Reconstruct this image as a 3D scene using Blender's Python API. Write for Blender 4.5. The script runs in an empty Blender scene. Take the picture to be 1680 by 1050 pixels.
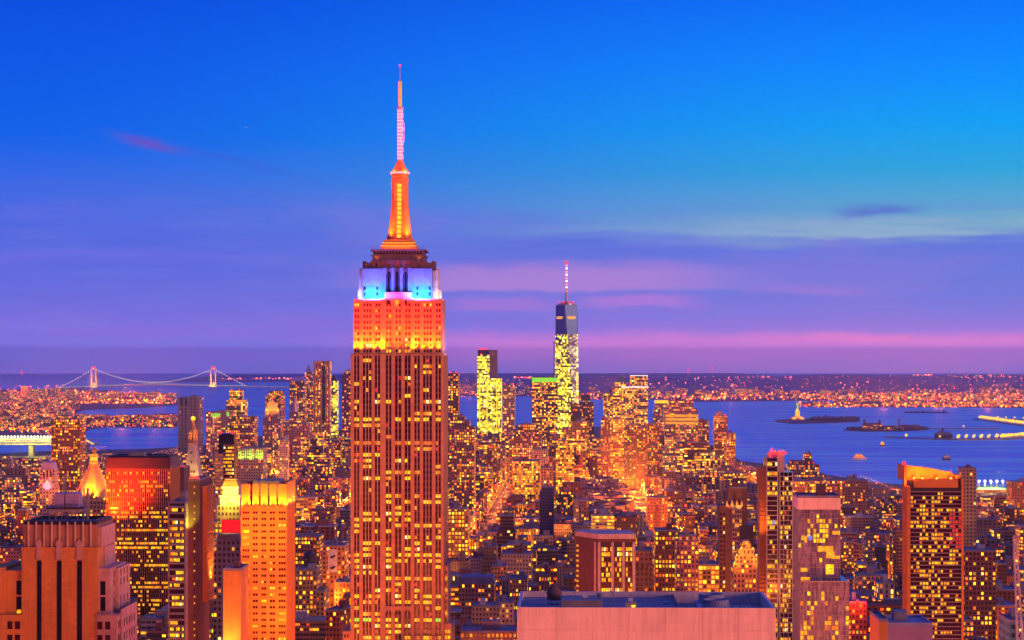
import bpy, math, random
import numpy as np
from math import radians as rad, sin, cos, pi
random.seed(7)
S = bpy.context.scene
COL = S.collection

# ------------------------------------------------------------------ camera
F, CX, EY, CH = 3450.0, 840.0, 590.0, 260.0      # focal length in photo pixels, eye level row, eye height in metres
def X(px, Y): return (px - CX) / F * Y
def Z(py, Y): return CH - (py - EY) / F * Y
def GY(py, z=0.0): return F * (CH - z) / (py - EY)
cd = bpy.data.cameras.new('camera'); cam = bpy.data.objects.new('camera', cd); COL.objects.link(cam)
cam.location = (0, 0, CH); cam.rotation_euler = (rad(90), 0, 0)
cd.sensor_width = 36; cd.lens = 36 * F / 1680; cd.shift_y = (EY - 525) / 1680
cd.clip_start = 1; cd.clip_end = 200000
S.camera = cam

# ------------------------------------------------------------------ colour management and sampling
S.view_settings.view_transform = 'Standard'; S.view_settings.look = 'None'
S.view_settings.exposure = 0; S.view_settings.gamma = 1
S.cycles.use_denoising = True
S.cycles.max_bounces = 4; S.cycles.diffuse_bounces = 2; S.cycles.glossy_bounces = 2; S.cycles.volume_bounces = 0
S.cycles.sample_clamp_indirect = 4

def lin(c):
    return tuple((v / 255 / 12.92) if v / 255 <= .04045 else ((v / 255 + .055) / 1.055) ** 2.4 for v in c)

# ------------------------------------------------------------------ world: dusk sky
W = bpy.data.worlds.new('World'); S.world = W; W.use_nodes = True
class NT:
    def __init__(s, tree): s.t = tree; s.n = tree.nodes; s.l = tree.links
    def put(s, sock, v):
        if hasattr(v, 'is_output'): s.l.new(v, sock)
        elif v is not None: sock.default_value = v
    def m(s, op, a, b=None, c=None, clamp=False):
        n = s.n.new('ShaderNodeMath'); n.operation = op; n.use_clamp = clamp
        for i, v in enumerate((a, b, c)): s.put(n.inputs[i], v)
        return n.outputs[0]
    def mix(s, f, a, b, kind='MIX'):
        n = s.n.new('ShaderNodeMix'); n.data_type = 'RGBA'; n.blend_type = kind
        s.put(n.inputs[0], f)
        for sock, v in ((n.inputs[6], a), (n.inputs[7], b)):
            if isinstance(v, tuple) and len(v) == 3: v = v + (1,)
            s.put(sock, v)
        return n.outputs[2]
    def ramp(s, f, stops, interp='LINEAR'):
        n = s.n.new('ShaderNodeValToRGB'); r = n.color_ramp; r.interpolation = interp
        while len(r.elements) < len(stops): r.elements.new(.5)
        for e, (p, c) in zip(r.elements, stops):
            e.position = p; e.color = tuple(c) + (1,)
        s.put(n.inputs[0], f); return n.outputs[0]
    def smooth(s, v, a, b):
        n = s.n.new('ShaderNodeMapRange'); n.interpolation_type = 'SMOOTHSTEP'
        s.put(n.inputs[0], v); s.put(n.inputs[1], a); s.put(n.inputs[2], b); return n.outputs[0]
    def noise(s, vec, scale, detail=4, rough=.55):
        n = s.n.new('ShaderNodeTexNoise'); n.inputs['Scale'].default_value = scale
        n.inputs['Detail'].default_value = detail; n.inputs['Roughness'].default_value = rough
        if vec is not None: s.l.new(vec, n.inputs['Vector'])
        return n.outputs['Fac']
    def comb(s, x, y, z=0.0):
        n = s.n.new('ShaderNodeCombineXYZ')
        for i, v in enumerate((x, y, z)): s.put(n.inputs[i], v)
        return n.outputs[0]
    def sep(s, v):
        n = s.n.new('ShaderNodeSeparateXYZ'); s.l.new(v, n.inputs[0]); return n.outputs
    def gauss(s, v, c, w):
        d = s.m('DIVIDE', s.m('SUBTRACT', v, c), w)
        return s.m('POWER', 2.71828, s.m('MULTIPLY', s.m('MULTIPLY', d, d), -1.0))

SUN_AZ, SUN_EL = rad(58), rad(4.5)        # low warm afterglow over the camera's right shoulder
w = NT(W.node_tree); w.n.clear()
tc = w.n.new('ShaderNodeTexCoord')
dx, dy, e = w.sep(tc.outputs['Generated'])
az = w.m('ARCTAN2', dx, dy)
t = w.smooth(az, -.25, .26)
def ey(y): return (EY - y) / F
def rp(y): return max(0, min(1, (ey(y) + .01) / .19))
er = w.m('DIVIDE', w.m('ADD', e, .01), .19, clamp=True)
up_l = w.ramp(er, [(rp(y), lin(c)) for y, c in ((430, (86, 100, 226)), (320, (50, 104, 228)), (230, (2, 97, 232)), (100, (0, 86, 230)), (0, (0, 76, 222)))])
up_r = w.ramp(er, [(rp(y), lin(c)) for y, c in ((405, (140, 170, 196)), (345, (92, 166, 206)), (285, (40, 164, 220)), (215, (0, 160, 244)), (120, (0, 140, 255)), (0, (0, 112, 250)))])
lo_l = w.ramp(er, [(rp(y), lin(c)) for y, c in ((615, (112, 106, 218)), (560, (116, 106, 220)), (480, (98, 105, 220)), (400, (78, 102, 220)))])
lo_r = w.ramp(er, [(rp(y), lin(c)) for y, c in ((615, (168, 120, 207)), (585, (186, 122, 208)), (545, (152, 119, 214)), (480, (110, 120, 216)), (380, (86, 118, 218)))])
cv = w.comb(w.m('MULTIPLY', az, 7.0), w.m('MULTIPLY', e, 70.0), 0.0)
n1 = w.noise(cv, 1.0, 6)
cv2 = w.comb(w.m('MULTIPLY', az, 16.0), w.m('MULTIPLY', e, 210.0), 3.0)
n2 = w.noise(cv2, 1.0, 6)
upper = w.mix(t, up_l, up_r); lower = w.mix(t, lo_l, lo_r)
edge = w.m('ADD', w.m('ADD', .068, w.m('MULTIPLY', t, -.012)), w.m('MULTIPLY', w.m('SUBTRACT', n1, .5), .036))
wid = w.m('ADD', .034, w.m('MULTIPLY', w.smooth(az, -.08, .06), -.0285))
msk = w.smooth(e, w.m('SUBTRACT', edge, wid), w.m('ADD', edge, wid))
sky = w.mix(msk, lower, upper)
n3 = w.noise(w.comb(w.m('MULTIPLY', az, 9.0), w.m('MULTIPLY', e, 34.0), 7.0), 1.0, 7, .62)
n4 = w.noise(w.comb(w.m('MULTIPLY', az, 34.0), w.m('MULTIPLY', e, 330.0), 1.0), 1.0, 5, .65)
ew = w.m('ADD', e, w.m('ADD', w.m('MULTIPLY', w.m('SUBTRACT', n3, .5), .016), w.m('MULTIPLY', w.m('SUBTRACT', n4, .5), .004)))
# fine streaks through the whole lower bank
lowk = w.m('SUBTRACT', 1.0, w.smooth(e, .060, .085))
sky = w.mix(w.m('MULTIPLY', lowk, w.m('MULTIPLY', w.smooth(n2, .42, .70), .42)), sky, lin((104, 122, 226)))
sky = w.mix(w.m('MULTIPLY', lowk, w.m('MULTIPLY', w.smooth(n3, .50, .68), .28)), sky, lin((146, 124, 216)))
def band(base, y_top, y_bot, top_s, bot_s, a0, a1, soft, col, amt, thr=None, nn=None):
    '''a cloud bar between two rows: its lower edge crisp, its upper edge soft (or the other way round)'''
    k = w.m('MULTIPLY', w.smooth(ew, ey(y_bot) - bot_s, ey(y_bot) + bot_s), w.m('SUBTRACT', 1.0, w.smooth(ew, ey(y_top) - top_s, ey(y_top) + top_s)))
    k = w.m('MULTIPLY', k, w.m('MULTIPLY', w.smooth(az, a0 - soft, a0 + soft), w.m('SUBTRACT', 1.0, w.smooth(az, a1 - soft, a1 + soft))))
    k = w.m('MULTIPLY', k, amt)
    if nn is not None: k = w.m('MULTIPLY', k, w.smooth(nn, thr - .08, thr + .14))
    return w.mix(k, base, lin(col))
sky = band(sky, 436, 478, .0045, .0016, -.06, .100, .045, (172, 130, 212), .85)
sky = band(sky, 462, 482, .0030, .0016, .118, .165, .020, (160, 122, 214), .6)
sky = band(sky, 486, 506, .0020, .0020, .035, .085, .014, (176, 122, 214), .75)
sky = band(sky, 488, 512, .0025, .0025, -.03, .020, .014, (170, 120, 212), .6)
sky = band(sky, 548, 592, .0035, .0070, -.05, .60, .06, (206, 122, 208), .85)
sky = band(sky, 552, 566, .0020, .0030, .13, .60, .05, (232, 126, 196), .8, .42, n1)
sky = band(sky, 366, 388, .0050, .0016, .10, .60, .05, (158, 186, 200), .75, .42, n2)
sky = band(sky, 342, 356, .0024, .0018, .155, .190, .012, (84, 110, 204), .8)
sky = band(sky, 372, 384, .0030, .0016, .02, .60, .05, (120, 168, 206), .6, .45, n3)
sky = band(sky, 425, 436, .0030, .0040, -.30, -.02, .05, (122, 112, 226), .5, .45, n1)
sky = band(sky, 520, 540, .0040, .0050, -.30, -.06, .05, (132, 108, 220), .6, .42, n1)
et = w.m('ADD', ew, w.m('MULTIPLY', w.m('ADD', az, .172), .22))            # a small tilted cloud
g1 = w.m('MULTIPLY', w.gauss(et, ey(243), .0026), w.gauss(az, -.171, .013))
sky = w.mix(w.m('MULTIPLY', g1, .75), sky, lin((112, 76, 186)))
g2 = w.m('MULTIPLY', w.gauss(et, ey(238), .0018), w.gauss(az, -.135, .03))
sky = w.mix(w.m('MULTIPLY', g2, .30), sky, lin((62, 84, 200)))
path = w.m('MINIMUM', 39000.0, w.m('DIVIDE', 187.0, w.m('MAXIMUM', e, .0005)))        # the haze dims the low sky, so it is brighter behind it
xk = w.m('SUBTRACT', w.m('POWER', 2.71828, w.m('MULTIPLY', path, 2.8e-5)), 1.0)
sky = w.mix(1.0, sky, w.mix(xk, (1.0, 1.0, 1.0), (1.78, 1.77, 1.56)), 'MULTIPLY')
zen = w.smooth(e, .22, .85)
sky = w.mix(zen, sky, (.085, .10, .54))
back = w.m('MULTIPLY', w.smooth(dy, .45, -.35), w.m('SUBTRACT', 1.0, w.m('MULTIPLY', zen, .8)))                  # the eastern half of the sky is already darkening
sky = w.mix(back, sky, w.mix(1.0, sky, (.22, .13, .17), 'MULTIPLY'))
nis = w.n.new('ShaderNodeTexSky'); nis.sky_type = 'NISHITA'; nis.sun_disc = False
nis.sun_elevation = SUN_EL; nis.sun_rotation = pi - SUN_AZ
sky = w.mix(1.0, sky, w.mix(1.0, nis.outputs[0], (.0002, .0002, .0006), 'MULTIPLY'), 'ADD')
bg = w.n.new('ShaderNodeBackground'); w.l.new(sky, bg.inputs[0]); bg.inputs[1].default_value = 1.0
wo = w.n.new('ShaderNodeOutputWorld'); w.l.new(bg.outputs[0], wo.inputs[0])

# ------------------------------------------------------------------ sun: the soft warm afterglow
sl = bpy.data.lights.new('sun', 'SUN'); so = bpy.data.objects.new('sun', sl); COL.objects.link(so)
sl.energy = 2.0; sl.angle = rad(12); sl.color = (1.0, .34, .17)
from mathutils import Vector, Matrix
sdir = Vector((sin(SUN_AZ) * cos(SUN_EL), -cos(SUN_AZ) * cos(SUN_EL), sin(SUN_EL)))
so.rotation_euler = sdir.to_track_quat('Z', 'Y').to_euler()

# ------------------------------------------------------------------ materials
M = {}
def new_mat(name):
    m = bpy.data.materials.new(name); m.use_nodes = True
    M[name] = m; return m, NT(m.node_tree), m.node_tree.nodes['Principled BSDF']
def surf(name, col, rough=.8, metal=0.0, var=.22, scale=.25, bump=0.0):
    m, q, b = new_mat(name)
    tc = q.n.new('ShaderNodeTexCoord'); n = q.noise(tc.outputs['Object'], scale, 5, .6)
    n2 = q.noise(tc.outputs['Object'], scale * 9, 3, .6)
    k = q.m('ADD', q.m('MULTIPLY', n, .7), q.m('MULTIPLY', n2, .3))
    hi = tuple(min(1, c * (1 + var)) for c in col); lo = tuple(c * (1 - var) for c in col)
    q.l.new(q.mix(q.smooth(k, .3, .7), lo, hi), b.inputs['Base Color'])
    b.inputs['Roughness'].default_value = rough; b.inputs['Metallic'].default_value = metal
    if bump:
        bn = q.n.new('ShaderNodeBump'); bn.inputs['Strength'].default_value = bump; bn.inputs['Distance'].default_value = .3
        q.l.new(n2, bn.inputs['Height']); q.l.new(bn.outputs[0], b.inputs['Normal'])
    return m
def stone(name, col, bw, bh, joint=.72, var=.16, streak=.25):
    '''masonry: courses of blocks with thin joints, blotches and vertical rain streaks'''
    m, q, b = new_mat(name)
    tc = q.n.new('ShaderNodeTexCoord'); x_, y_, z_ = q.sep(tc.outputs['Object']); h = q.m('ADD', x_, y_)
    bt = q.n.new('ShaderNodeTexBrick'); q.l.new(q.comb(h, z_), bt.inputs['Vector'])
    bt.inputs['Scale'].default_value = 1; bt.inputs['Brick Width'].default_value = bw; bt.inputs['Row Height'].default_value = bh
    bt.inputs['Mortar Size'].default_value = .035; bt.inputs['Mortar Smooth'].default_value = .3; bt.inputs['Bias'].default_value = 0
    bt.inputs['Color1'].default_value = tuple(c * (1 + var * .5) for c in col) + (1,); bt.inputs['Color2'].default_value = tuple(c * (1 - var * .5) for c in col) + (1,); bt.inputs['Mortar'].default_value = tuple(c * joint for c in col) + (1,)
    s1 = q.noise(q.comb(q.m('MULTIPLY', h, .8), q.m('MULTIPLY', z_, .05)), 1.0, 5, .65); s2 = q.noise(tc.outputs['Object'], .09, 4, .6)
    k = q.m('ADD', q.m('MULTIPLY', q.smooth(s1, .35, .65), streak), q.m('MULTIPLY', q.smooth(s2, .3, .7), .18))
    q.l.new(q.mix(1.0, bt.outputs[0], q.ramp(k, [(0, (1.08, 1.06, 1.05)), (.5, (.72, .70, .70))]), 'MULTIPLY'), b.inputs['Base Color']); b.inputs['Roughness'].default_value = .8
    return m
def glow(name, col, strength, var=.6, scale=.9):
    m, q, b = new_mat(name)
    tc = q.n.new('ShaderNodeNewGeometry'); n = q.noise(tc.outputs['Position'], scale, 3, .6)
    b.inputs['Base Color'].default_value = (.05, .04, .03, 1); b.inputs['Roughness'].default_value = .3
    b.inputs['Emission Color'].default_value = tuple(col) + (1,)
    q.l.new(q.m('MULTIPLY', strength, q.m('ADD', 1 - var, q.m('MULTIPLY', q.smooth(n, .25, .75), 2 * var))), b.inputs['Emission Strength'])
    m.cycles.emission_sampling = 'NONE'
    return m
surf('brown_stone', (.38, .17, .075)); surf('limestone', (.58, .31, .15)); surf('blue_tinted_limestone', (.13, .26, .40)); surf('darkened_limestone', (.20, .11, .12)); surf('limestone_pale', (.58, .48, .40))  # blue tier: floodlight's blue put into the stone; attic: weaker light put in
surf('grey_stone', (.30, .28, .27)); surf('brown_wall', (.16, .075, .045))
surf('dark_metal', (.045, .035, .04), .45, .3); surf('bronze', (.11, .028, .015), .45, .4); surf('steel', (.42, .38, .36), .4, .5)
surf('gold', (.75, .42, .10), .5, .15); surf('roof_tar', (.22, .22, .27), .9, 0, .3, .15); surf('roof_pale', (.34, .36, .44), .85, 0, .3, .12)
surf('black', (.010, .009, .012), .5, 0, .1); surf('red_brick', (.28, .09, .05)); surf('orange_stone', (.68, .27, .04), .8, 0, .1)
surf('green_copper', (.10, .26, .20)); surf('violet_metal', (.46, .36, .56), .45, .3, .1); surf('concrete', (.32, .27, .26))
surf('wood_tank', (.16, .09, .06)); surf('white_paint', (.7, .66, .64), .5); surf('leaf', (.045, .06, .035), .9, 0, .5, .8)
surf('land', (.06, .05, .085), .95, 0, .5, .004); surf('asphalt', (.05, .045, .045), .85, 0, .3, .02)
surf('hill', (.03, .04, .24), 1, 0, .4, .0006); surf('pink_stone', (.52, .30, .24)); surf('copper_gold', (.6, .3, .06), .6)  # the hills' strong blue is distance haze put into the base colour
glow('win_amber', (1, .34, .005), 1.35); glow('win_yellow', (1, .5, .008), 1.55); glow('win_orange', (1, .17, .003), 1.1)
glow('win_pale', (1, .80, .34), 1.7); glow('win_green', (.25, .95, .03), 1.1); glow('win_red', (1, .03, .015), .8); glow('win_blue', (.2, .3, 1), 1.0)
glow('lamp_warm', (1, .36, .03), 3.2, .2); glow('lamp_white', (1, .8, .5), 3, .2); glow('lamp_red', (1, .02, .012), 2.6, .2)
glow('lamp_pink', (1, .15, .20), 4.2, .25, .8); glow('lamp_green', (.3, 1, .06), 3, .2); glow('lamp_violet', (.72, .6, 1), 4, .2)
glow('lamp_yellow', (1, .5, .008), 2.2, .2); glow('sign_red', (1, .006, .008), 1.0, .05); glow('strip_green', (.28, .9, .02), 1.0, .3); glow('strip_white', (1, .8, .8), 1.4, .2)
glow('glass_backlit', (1, .50, .02), 1.5, .3)
stone('tan_stone', (.66, .27, .05), 2.6, 1.3); stone('white_panel', (.90, .74, .64), 1.12, 2.5, .82, .07, .22)
def glass(name, col, rough=.12, spec=.5):
    m, q, b = new_mat(name)
    g = q.n.new('ShaderNodeNewGeometry'); n = q.noise(g.outputs['Position'], .2, 3)
    q.l.new(q.mix(n, tuple(c * .6 for c in col), tuple(c * 1.4 for c in col)), b.inputs['Base Color'])
    b.inputs['Roughness'].default_value = rough; b.inputs['Specular IOR Level'].default_value = spec
    return m
glass('win_dark', (.060, .006, .006), .15, .3); glass('glass_black', (.012, .010, .016), .1)
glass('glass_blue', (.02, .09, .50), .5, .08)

def wall_mat(name, warm, strength, glassc=(.02, .014, .018), a=.23, b0=.25, b1=.8, glossy=.25):
    '''wall whose window grid follows the UVs (one unit = one window bay); face colour in Col, share of lit windows in its alpha'''
    m, q, b = new_mat(name)
    uv = q.n.new('ShaderNodeUVMap'); uv.uv_map = 'UVMap'
    u, v, _ = q.sep(uv.outputs[0])
    at = q.n.new('ShaderNodeAttribute'); at.attribute_name = 'Col'
    fu, fv = q.m('FRACT', u), q.m('FRACT', v)
    cu, cvv = q.m('FLOOR', u), q.m('FLOOR', v)
    inx = q.m('LESS_THAN', q.m('ABSOLUTE', q.m('SUBTRACT', fu, .5)), .5 - a)
    iny = q.m('LESS_THAN', q.m('ABSOLUTE', q.m('SUBTRACT', fv, (b0 + b1) / 2)), (b1 - b0) / 2)
    mask = q.m('MULTIPLY', inx, iny)
    wn = q.n.new('ShaderNodeTexWhiteNoise'); wn.noise_dimensions = '2D'; q.l.new(q.comb(cu, cvv), wn.inputs['Vector'])
    wr = q.n.new('ShaderNodeTexWhiteNoise'); wr.noise_dimensions = '2D'
    q.l.new(q.comb(q.m('ADD', q.m('FLOOR', q.m('DIVIDE', u, 9.0)), 7.5), cvv), wr.inputs['Vector'])
    row = q.m('POWER', wr.outputs[0], 2.5)
    thr = q.m('MULTIPLY', at.outputs['Alpha'], q.m('ADD', .45, q.m('MULTIPLY', row, 1.9)))
    lit = q.m('LESS_THAN', wn.outputs[0], thr)
    r, g, bl = q.sep(wn.outputs[1])
    ec = q.ramp(g, warm, 'CONSTANT')
    q.l.new(ec, b.inputs['Emission Color'])
    st = q.m('MULTIPLY', q.m('MULTIPLY', lit, mask), q.m('MULTIPLY', strength, q.m('ADD', .3, q.m('MULTIPLY', q.m('MULTIPLY', bl, bl), 2.2))))
    q.l.new(st, b.inputs['Emission Strength'])
    tco = q.n.new('ShaderNodeNewGeometry')
    n = q.noise(tco.outputs['Position'], .12, 4, .65)
    base = q.mix(1.0, at.outputs['Color'], q.ramp(n, [(.3, (.72, .72, .72)), (.7, (1.15, 1.12, 1.1))]), 'MULTIPLY')
    # string course under each row of windows
    sc = q.m('LESS_THAN', fv, .07)
    base = q.mix(q.m('MULTIPLY', sc, .35), base, q.mix(1.0, base, (.6, .6, .6), 'MULTIPLY'))
    gmix = q.mix(mask, base, q.mix(.75, q.mix(1.0, base, (.5, .4, .45), 'MULTIPLY'), glassc))
    q.l.new(gmix, b.inputs['Base Color'])
    q.l.new(q.m('SUBTRACT', .85, q.m('MULTIPLY', mask, .85 - glossy)), b.inputs['Roughness'])
    m.cycles.emission_sampling = 'NONE'
    return m
WARM = [(0, (1, .09, .002)), (.18, (1, .20, .003)), (.42, (1, .34, .004)), (.75, (1, .44, .006)), (.95, (1, .66, .10))]
GOLD = [(0, (1, .16, .004)), (.25, (1, .28, .006)), (.55, (1, .40, .008)), (.92, (1, .6, .06))]
LIME = [(0, (.6, .5, .01)), (.3, (1, .68, .02)), (.6, (1, .56, .015)), (.85, (1, .8, .2))]
wall_mat('city_wall', WARM, 2.2)
wall_mat('ribbon_wall', WARM, 2.0, a=.05, b0=.3, b1=.78)
wall_mat('slit_wall', WARM, 2.3, a=.29, b0=.12, b1=.86)
wall_mat('gold_wall', GOLD, 2.2, a=.12, b0=.2, b1=.85)
wall_mat('lime_wall', LIME, 2.2, glassc=(.2, .2, .02), a=.03, b0=.1, b1=.95)
wall_mat('pale_wall', [(0, (1, .62, .12)), (.4, (1, .8, .35)), (.7, (.75, .8, .7))], .8, glassc=(.16, .22, .34), a=.06, b0=.12, b1=.9, glossy=.12)
wall_mat('glass_wall', GOLD, 1.25, glassc=(.035, .04, .055), a=.05, b0=.12, b1=.9, glossy=.1)

m, q, b = new_mat('painted_mirror_glass')  # reflection streaks are painted into this glass's base colour
g = q.n.new('ShaderNodeNewGeometry'); gx, gy, gz = q.sep(g.outputs['Position'])
n = q.noise(q.comb(q.m('MULTIPLY', gx, .9), gy, q.m('MULTIPLY', gz, .16)), 1.0, 5, .7)
q.l.new(q.mix(q.smooth(n, .38, .66), (.09, .085, .15), (.38, .33, .46)), b.inputs['Base Color']); b.inputs['Roughness'].default_value = .25

# water
m, q, b = new_mat('water')
g = q.n.new('ShaderNodeNewGeometry'); px_, py_, _ = q.sep(g.outputs['Position'])
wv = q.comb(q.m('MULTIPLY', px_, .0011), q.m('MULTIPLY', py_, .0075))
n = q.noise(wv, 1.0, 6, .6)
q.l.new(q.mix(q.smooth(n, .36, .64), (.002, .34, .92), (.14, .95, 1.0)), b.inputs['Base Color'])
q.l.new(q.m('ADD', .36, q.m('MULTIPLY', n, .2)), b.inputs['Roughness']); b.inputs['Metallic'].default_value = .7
wn_ = q.noise(q.comb(q.m('MULTIPLY', px_, .05), q.m('MULTIPLY', py_, .12)), 1.0, 3)
bn = q.n.new('ShaderNodeBump'); bn.inputs['Strength'].default_value = .6; bn.inputs['Distance'].default_value = 4
q.l.new(wn_, bn.inputs['Height']); q.l.new(bn.outputs[0], b.inputs['Normal'])
b.inputs['IOR'].default_value = 1.33

# ------------------------------------------------------------------ mesh helpers
WALLC = (.4, .3, .25, 0.0)
class MB:
    def __init__(s): s.v = []; s.f = []; s.m = []; s.uv = []; s.c = []
    def poly(s, pts, mat=0, col=WALLC, uv=None):
        i = len(s.v); s.v += [tuple(p) for p in pts]; s.f.append(tuple(range(i, i + len(pts))))
        s.m.append(mat); s.c.append(col); s.uv.append(uv or [(0.0, 0.0)] * len(pts))
    def prism(s, P, z0, z1, mat=0, col=WALLC, pitch=None, Q=None, top=True, bottom=False, tmat=None, tcol=None):
        '''sides from polygon P (counter-clockwise) at z0 to Q at z1; with a pitch the UVs count window bays'''
        Q = Q or P; n = len(P)
        o = random.randint(0, 4000); ov = random.randint(0, 4000)
        nv = max(1, round((z1 - z0) / pitch[1])) if pitch else 0
        for i in range(n):
            j = (i + 1) % n; a, b2, c2, d = P[i], P[j], Q[j], Q[i]
            uv = None
            if pitch:
                nu = max(1, round(math.dist(a, b2) / pitch[0])); uv = [(o, ov), (o + nu, ov), (o + nu, ov + nv), (o, ov + nv)]; o += nu + 3
            s.poly([(*a, z0), (*b2, z0), (*c2, z1), (*d, z1)], mat, col, uv)
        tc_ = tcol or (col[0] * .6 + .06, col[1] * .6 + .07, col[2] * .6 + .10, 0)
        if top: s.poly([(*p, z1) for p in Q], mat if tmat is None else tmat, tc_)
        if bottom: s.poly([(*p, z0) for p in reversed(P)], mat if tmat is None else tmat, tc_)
    def box(s, x0, x1, y0, y1, z0, z1, mat=0, col=WALLC, pitch=None, **k):
        s.prism([(x0, y0), (x1, y0), (x1, y1), (x0, y1)], z0, z1, mat, col, pitch, **k)
    def taper(s, x0, x1, y0, y1, z0, z1, kx, ky=None, mat=0, col=WALLC, pitch=None, **k):
        ky = kx if ky is None else ky; cx, cy = (x0 + x1) / 2, (y0 + y1) / 2; hx, hy = (x1 - x0) / 2 * kx, (y1 - y0) / 2 * ky
        s.prism([(x0, y0), (x1, y0), (x1, y1), (x0, y1)], z0, z1, mat, col, pitch, Q=[(cx - hx, cy - hy), (cx + hx, cy - hy), (cx + hx, cy + hy), (cx - hx, cy + hy)], **k)
    def cyl(s, x, y, r0, z0, z1, r1=None, n=12, mat=0, col=WALLC, a0=0.0, **k):
        r1 = r0 if r1 is None else max(r1, .001)
        s.prism([(x + r0 * cos(a0 + 2 * pi * i / n), y + r0 * sin(a0 + 2 * pi * i / n)) for i in range(n)], z0, z1, mat, col,
                Q=[(x + r1 * cos(a0 + 2 * pi * i / n), y + r1 * sin(a0 + 2 * pi * i / n)) for i in range(n)], **k)
    def lathe(s, x, y, prof, n=12, mat=0, col=WALLC):
        for (r0, z0), (r1, z1) in zip(prof, prof[1:]): s.cyl(x, y, r0, z0, z1, r1, n, mat, col, top=False)
        s.cyl(x, y, prof[-1][0], prof[-1][1] - .01, prof[-1][1], n=n, mat=mat, col=col)
    def bar(s, p, q2, r=.2, n=4, mat=0, col=WALLC, r2=None):
        p, q2 = Vector(p), Vector(q2); d = q2 - p
        if d.length < 1e-6: return
        R = d.to_track_quat('Z', 'Y').to_matrix(); r2 = r if r2 is None else r2
        A = [p + R @ Vector((r * cos(2 * pi * i / n + pi / 4), r * sin(2 * pi * i / n + pi / 4), 0)) for i in range(n)]
        B = [q2 + R @ Vector((r2 * cos(2 * pi * i / n + pi / 4), r2 * sin(2 * pi * i / n + pi / 4), 0)) for i in range(n)]
        for i in range(n): s.poly([A[i], A[(i + 1) % n], B[(i + 1) % n], B[i]], mat, col)
        s.poly(list(reversed(A)), mat, col); s.poly(B, mat, col)
    def blob(s, x, y, z, r, mat=0, col=WALLC):
        P = [(x + r, y, z), (x, y + r, z), (x - r, y, z), (x, y - r, z)]; T, B = (x, y, z + r), (x, y, z - r)
        for i in range(4):
            s.poly([P[i], P[(i + 1) % 4], T], mat, col); s.poly([P[(i + 1) % 4], P[i], B], mat, col)
    def ball(s, x, y, z, r, n=10, mat=0, col=WALLC, squash=1.0):
        k = 6; s.lathe(x, y, [(max(.01, r * sin(pi * i / k)), z - r * squash * cos(pi * i / k)) for i in range(k + 1)], n, mat, col)
    def mesh(s, name, mats):
        me = bpy.data.meshes.new(name); me.from_pydata(s.v, [], s.f)
        for mm in mats: me.materials.append(M[mm])
        me.polygons.foreach_set('material_index', s.m)
        uvl = me.uv_layers.new(name='UVMap'); uvl.data.foreach_set('uv', [x for f in s.uv for p in f for x in p])
        ca = me.attributes.new('Col', 'FLOAT_COLOR', 'FACE'); ca.data.foreach_set('color', [x for c in s.c for x in c])
        me.update(); return me
    def build(s, name, mats, parent=None, label=None, kind=None):
        if isinstance(mats, str): mats = [mats]
        o = bpy.data.objects.new(name, s.mesh(name, mats)); COL.objects.link(o)
        if parent: o.parent = parent
        if label: o['label'] = label
        if kind: o['kind'] = kind
        return o
def part(name, mats, parent, fn, **k):
    b = MB(); fn(b); return b.build(name, mats, parent, **k)
def place(me, name, parent, loc):
    o = bpy.data.objects.new(name, me); COL.objects.link(o); o.parent = parent; o.location = loc; return o
def thing(name, label, cat, loc=(0, 0, 0), rotz=0.0, group=None):
    o = bpy.data.objects.new(name, None); COL.objects.link(o); o.location = loc; o.rotation_euler = (0, 0, rotz)
    o.empty_display_size = 5
    o['label'] = label; o['category'] = cat
    if group: o['group'] = group
    return o
def tag(o, label, cat, group=None):
    o['label'] = label; o['category'] = cat
    if group: o['group'] = group
    return o
def spot(name, loc, target, power, col, parent=None, angle=60, blend=.6, size=.3):
    l = bpy.data.lights.new(name, 'SPOT'); l.energy = power; l.color = col; l.spot_size = rad(angle); l.spot_blend = blend; l.shadow_soft_size = size
    o = bpy.data.objects.new(name, l); COL.objects.link(o); o.location = loc
    o.rotation_euler = (Vector(loc) - Vector(target)).to_track_quat('Z', 'Y').to_euler()
    if parent: o.parent = parent
    return o
def area(name, loc, target, sx, sy, power, col, parent=None):
    l = bpy.data.lights.new(name, 'AREA'); l.shape = 'RECTANGLE'; l.size = sx; l.size_y = sy; l.energy = power; l.color = col
    o = bpy.data.objects.new(name, l); COL.objects.link(o); o.location = loc
    d = (Vector(loc) - Vector(target)).normalized(); xa = Vector((1, 0, 0)) if abs(d.x) < .9 else Vector((0, 1, 0))
    xa = (xa - d * xa.dot(d)).normalized(); ya = d.cross(xa)
    o.rotation_euler = Matrix((xa, ya, d)).transposed().to_euler()
    if parent: o.parent = parent
    return o
def point(name, loc, power, col, parent=None, size=1.0):
    l = bpy.data.lights.new(name, 'POINT'); l.energy = power; l.color = col; l.shadow_soft_size = size
    o = bpy.data.objects.new(name, l); COL.objects.link(o); o.location = loc
    if parent: o.parent = parent
    return o

ROT = -rad(1.7)                                  # the avenues run 1.7 degrees off the view axis
OCC = []                                         # px0, px1, top row, depth of every named building (for crowding and labels)
FOOT = []                                        # footprints in the plan
MARKS = []                                       # short phrase, px, row
def reg(short, px0, px1, py, Y, depth, mark=True, bottom=1050):
    OCC.append((px0, px1, py, Y)); FOOT.append((X(px0, Y) - 6, X(px1, Y) + 8 + .03 * depth, Y - 6, Y + depth + 6))
    if mark: MARKS.append((short, (px0 + px1) / 2, (py + min(bottom, 1050)) / 2, px0, px1, py, min(bottom, 1050)))

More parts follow.
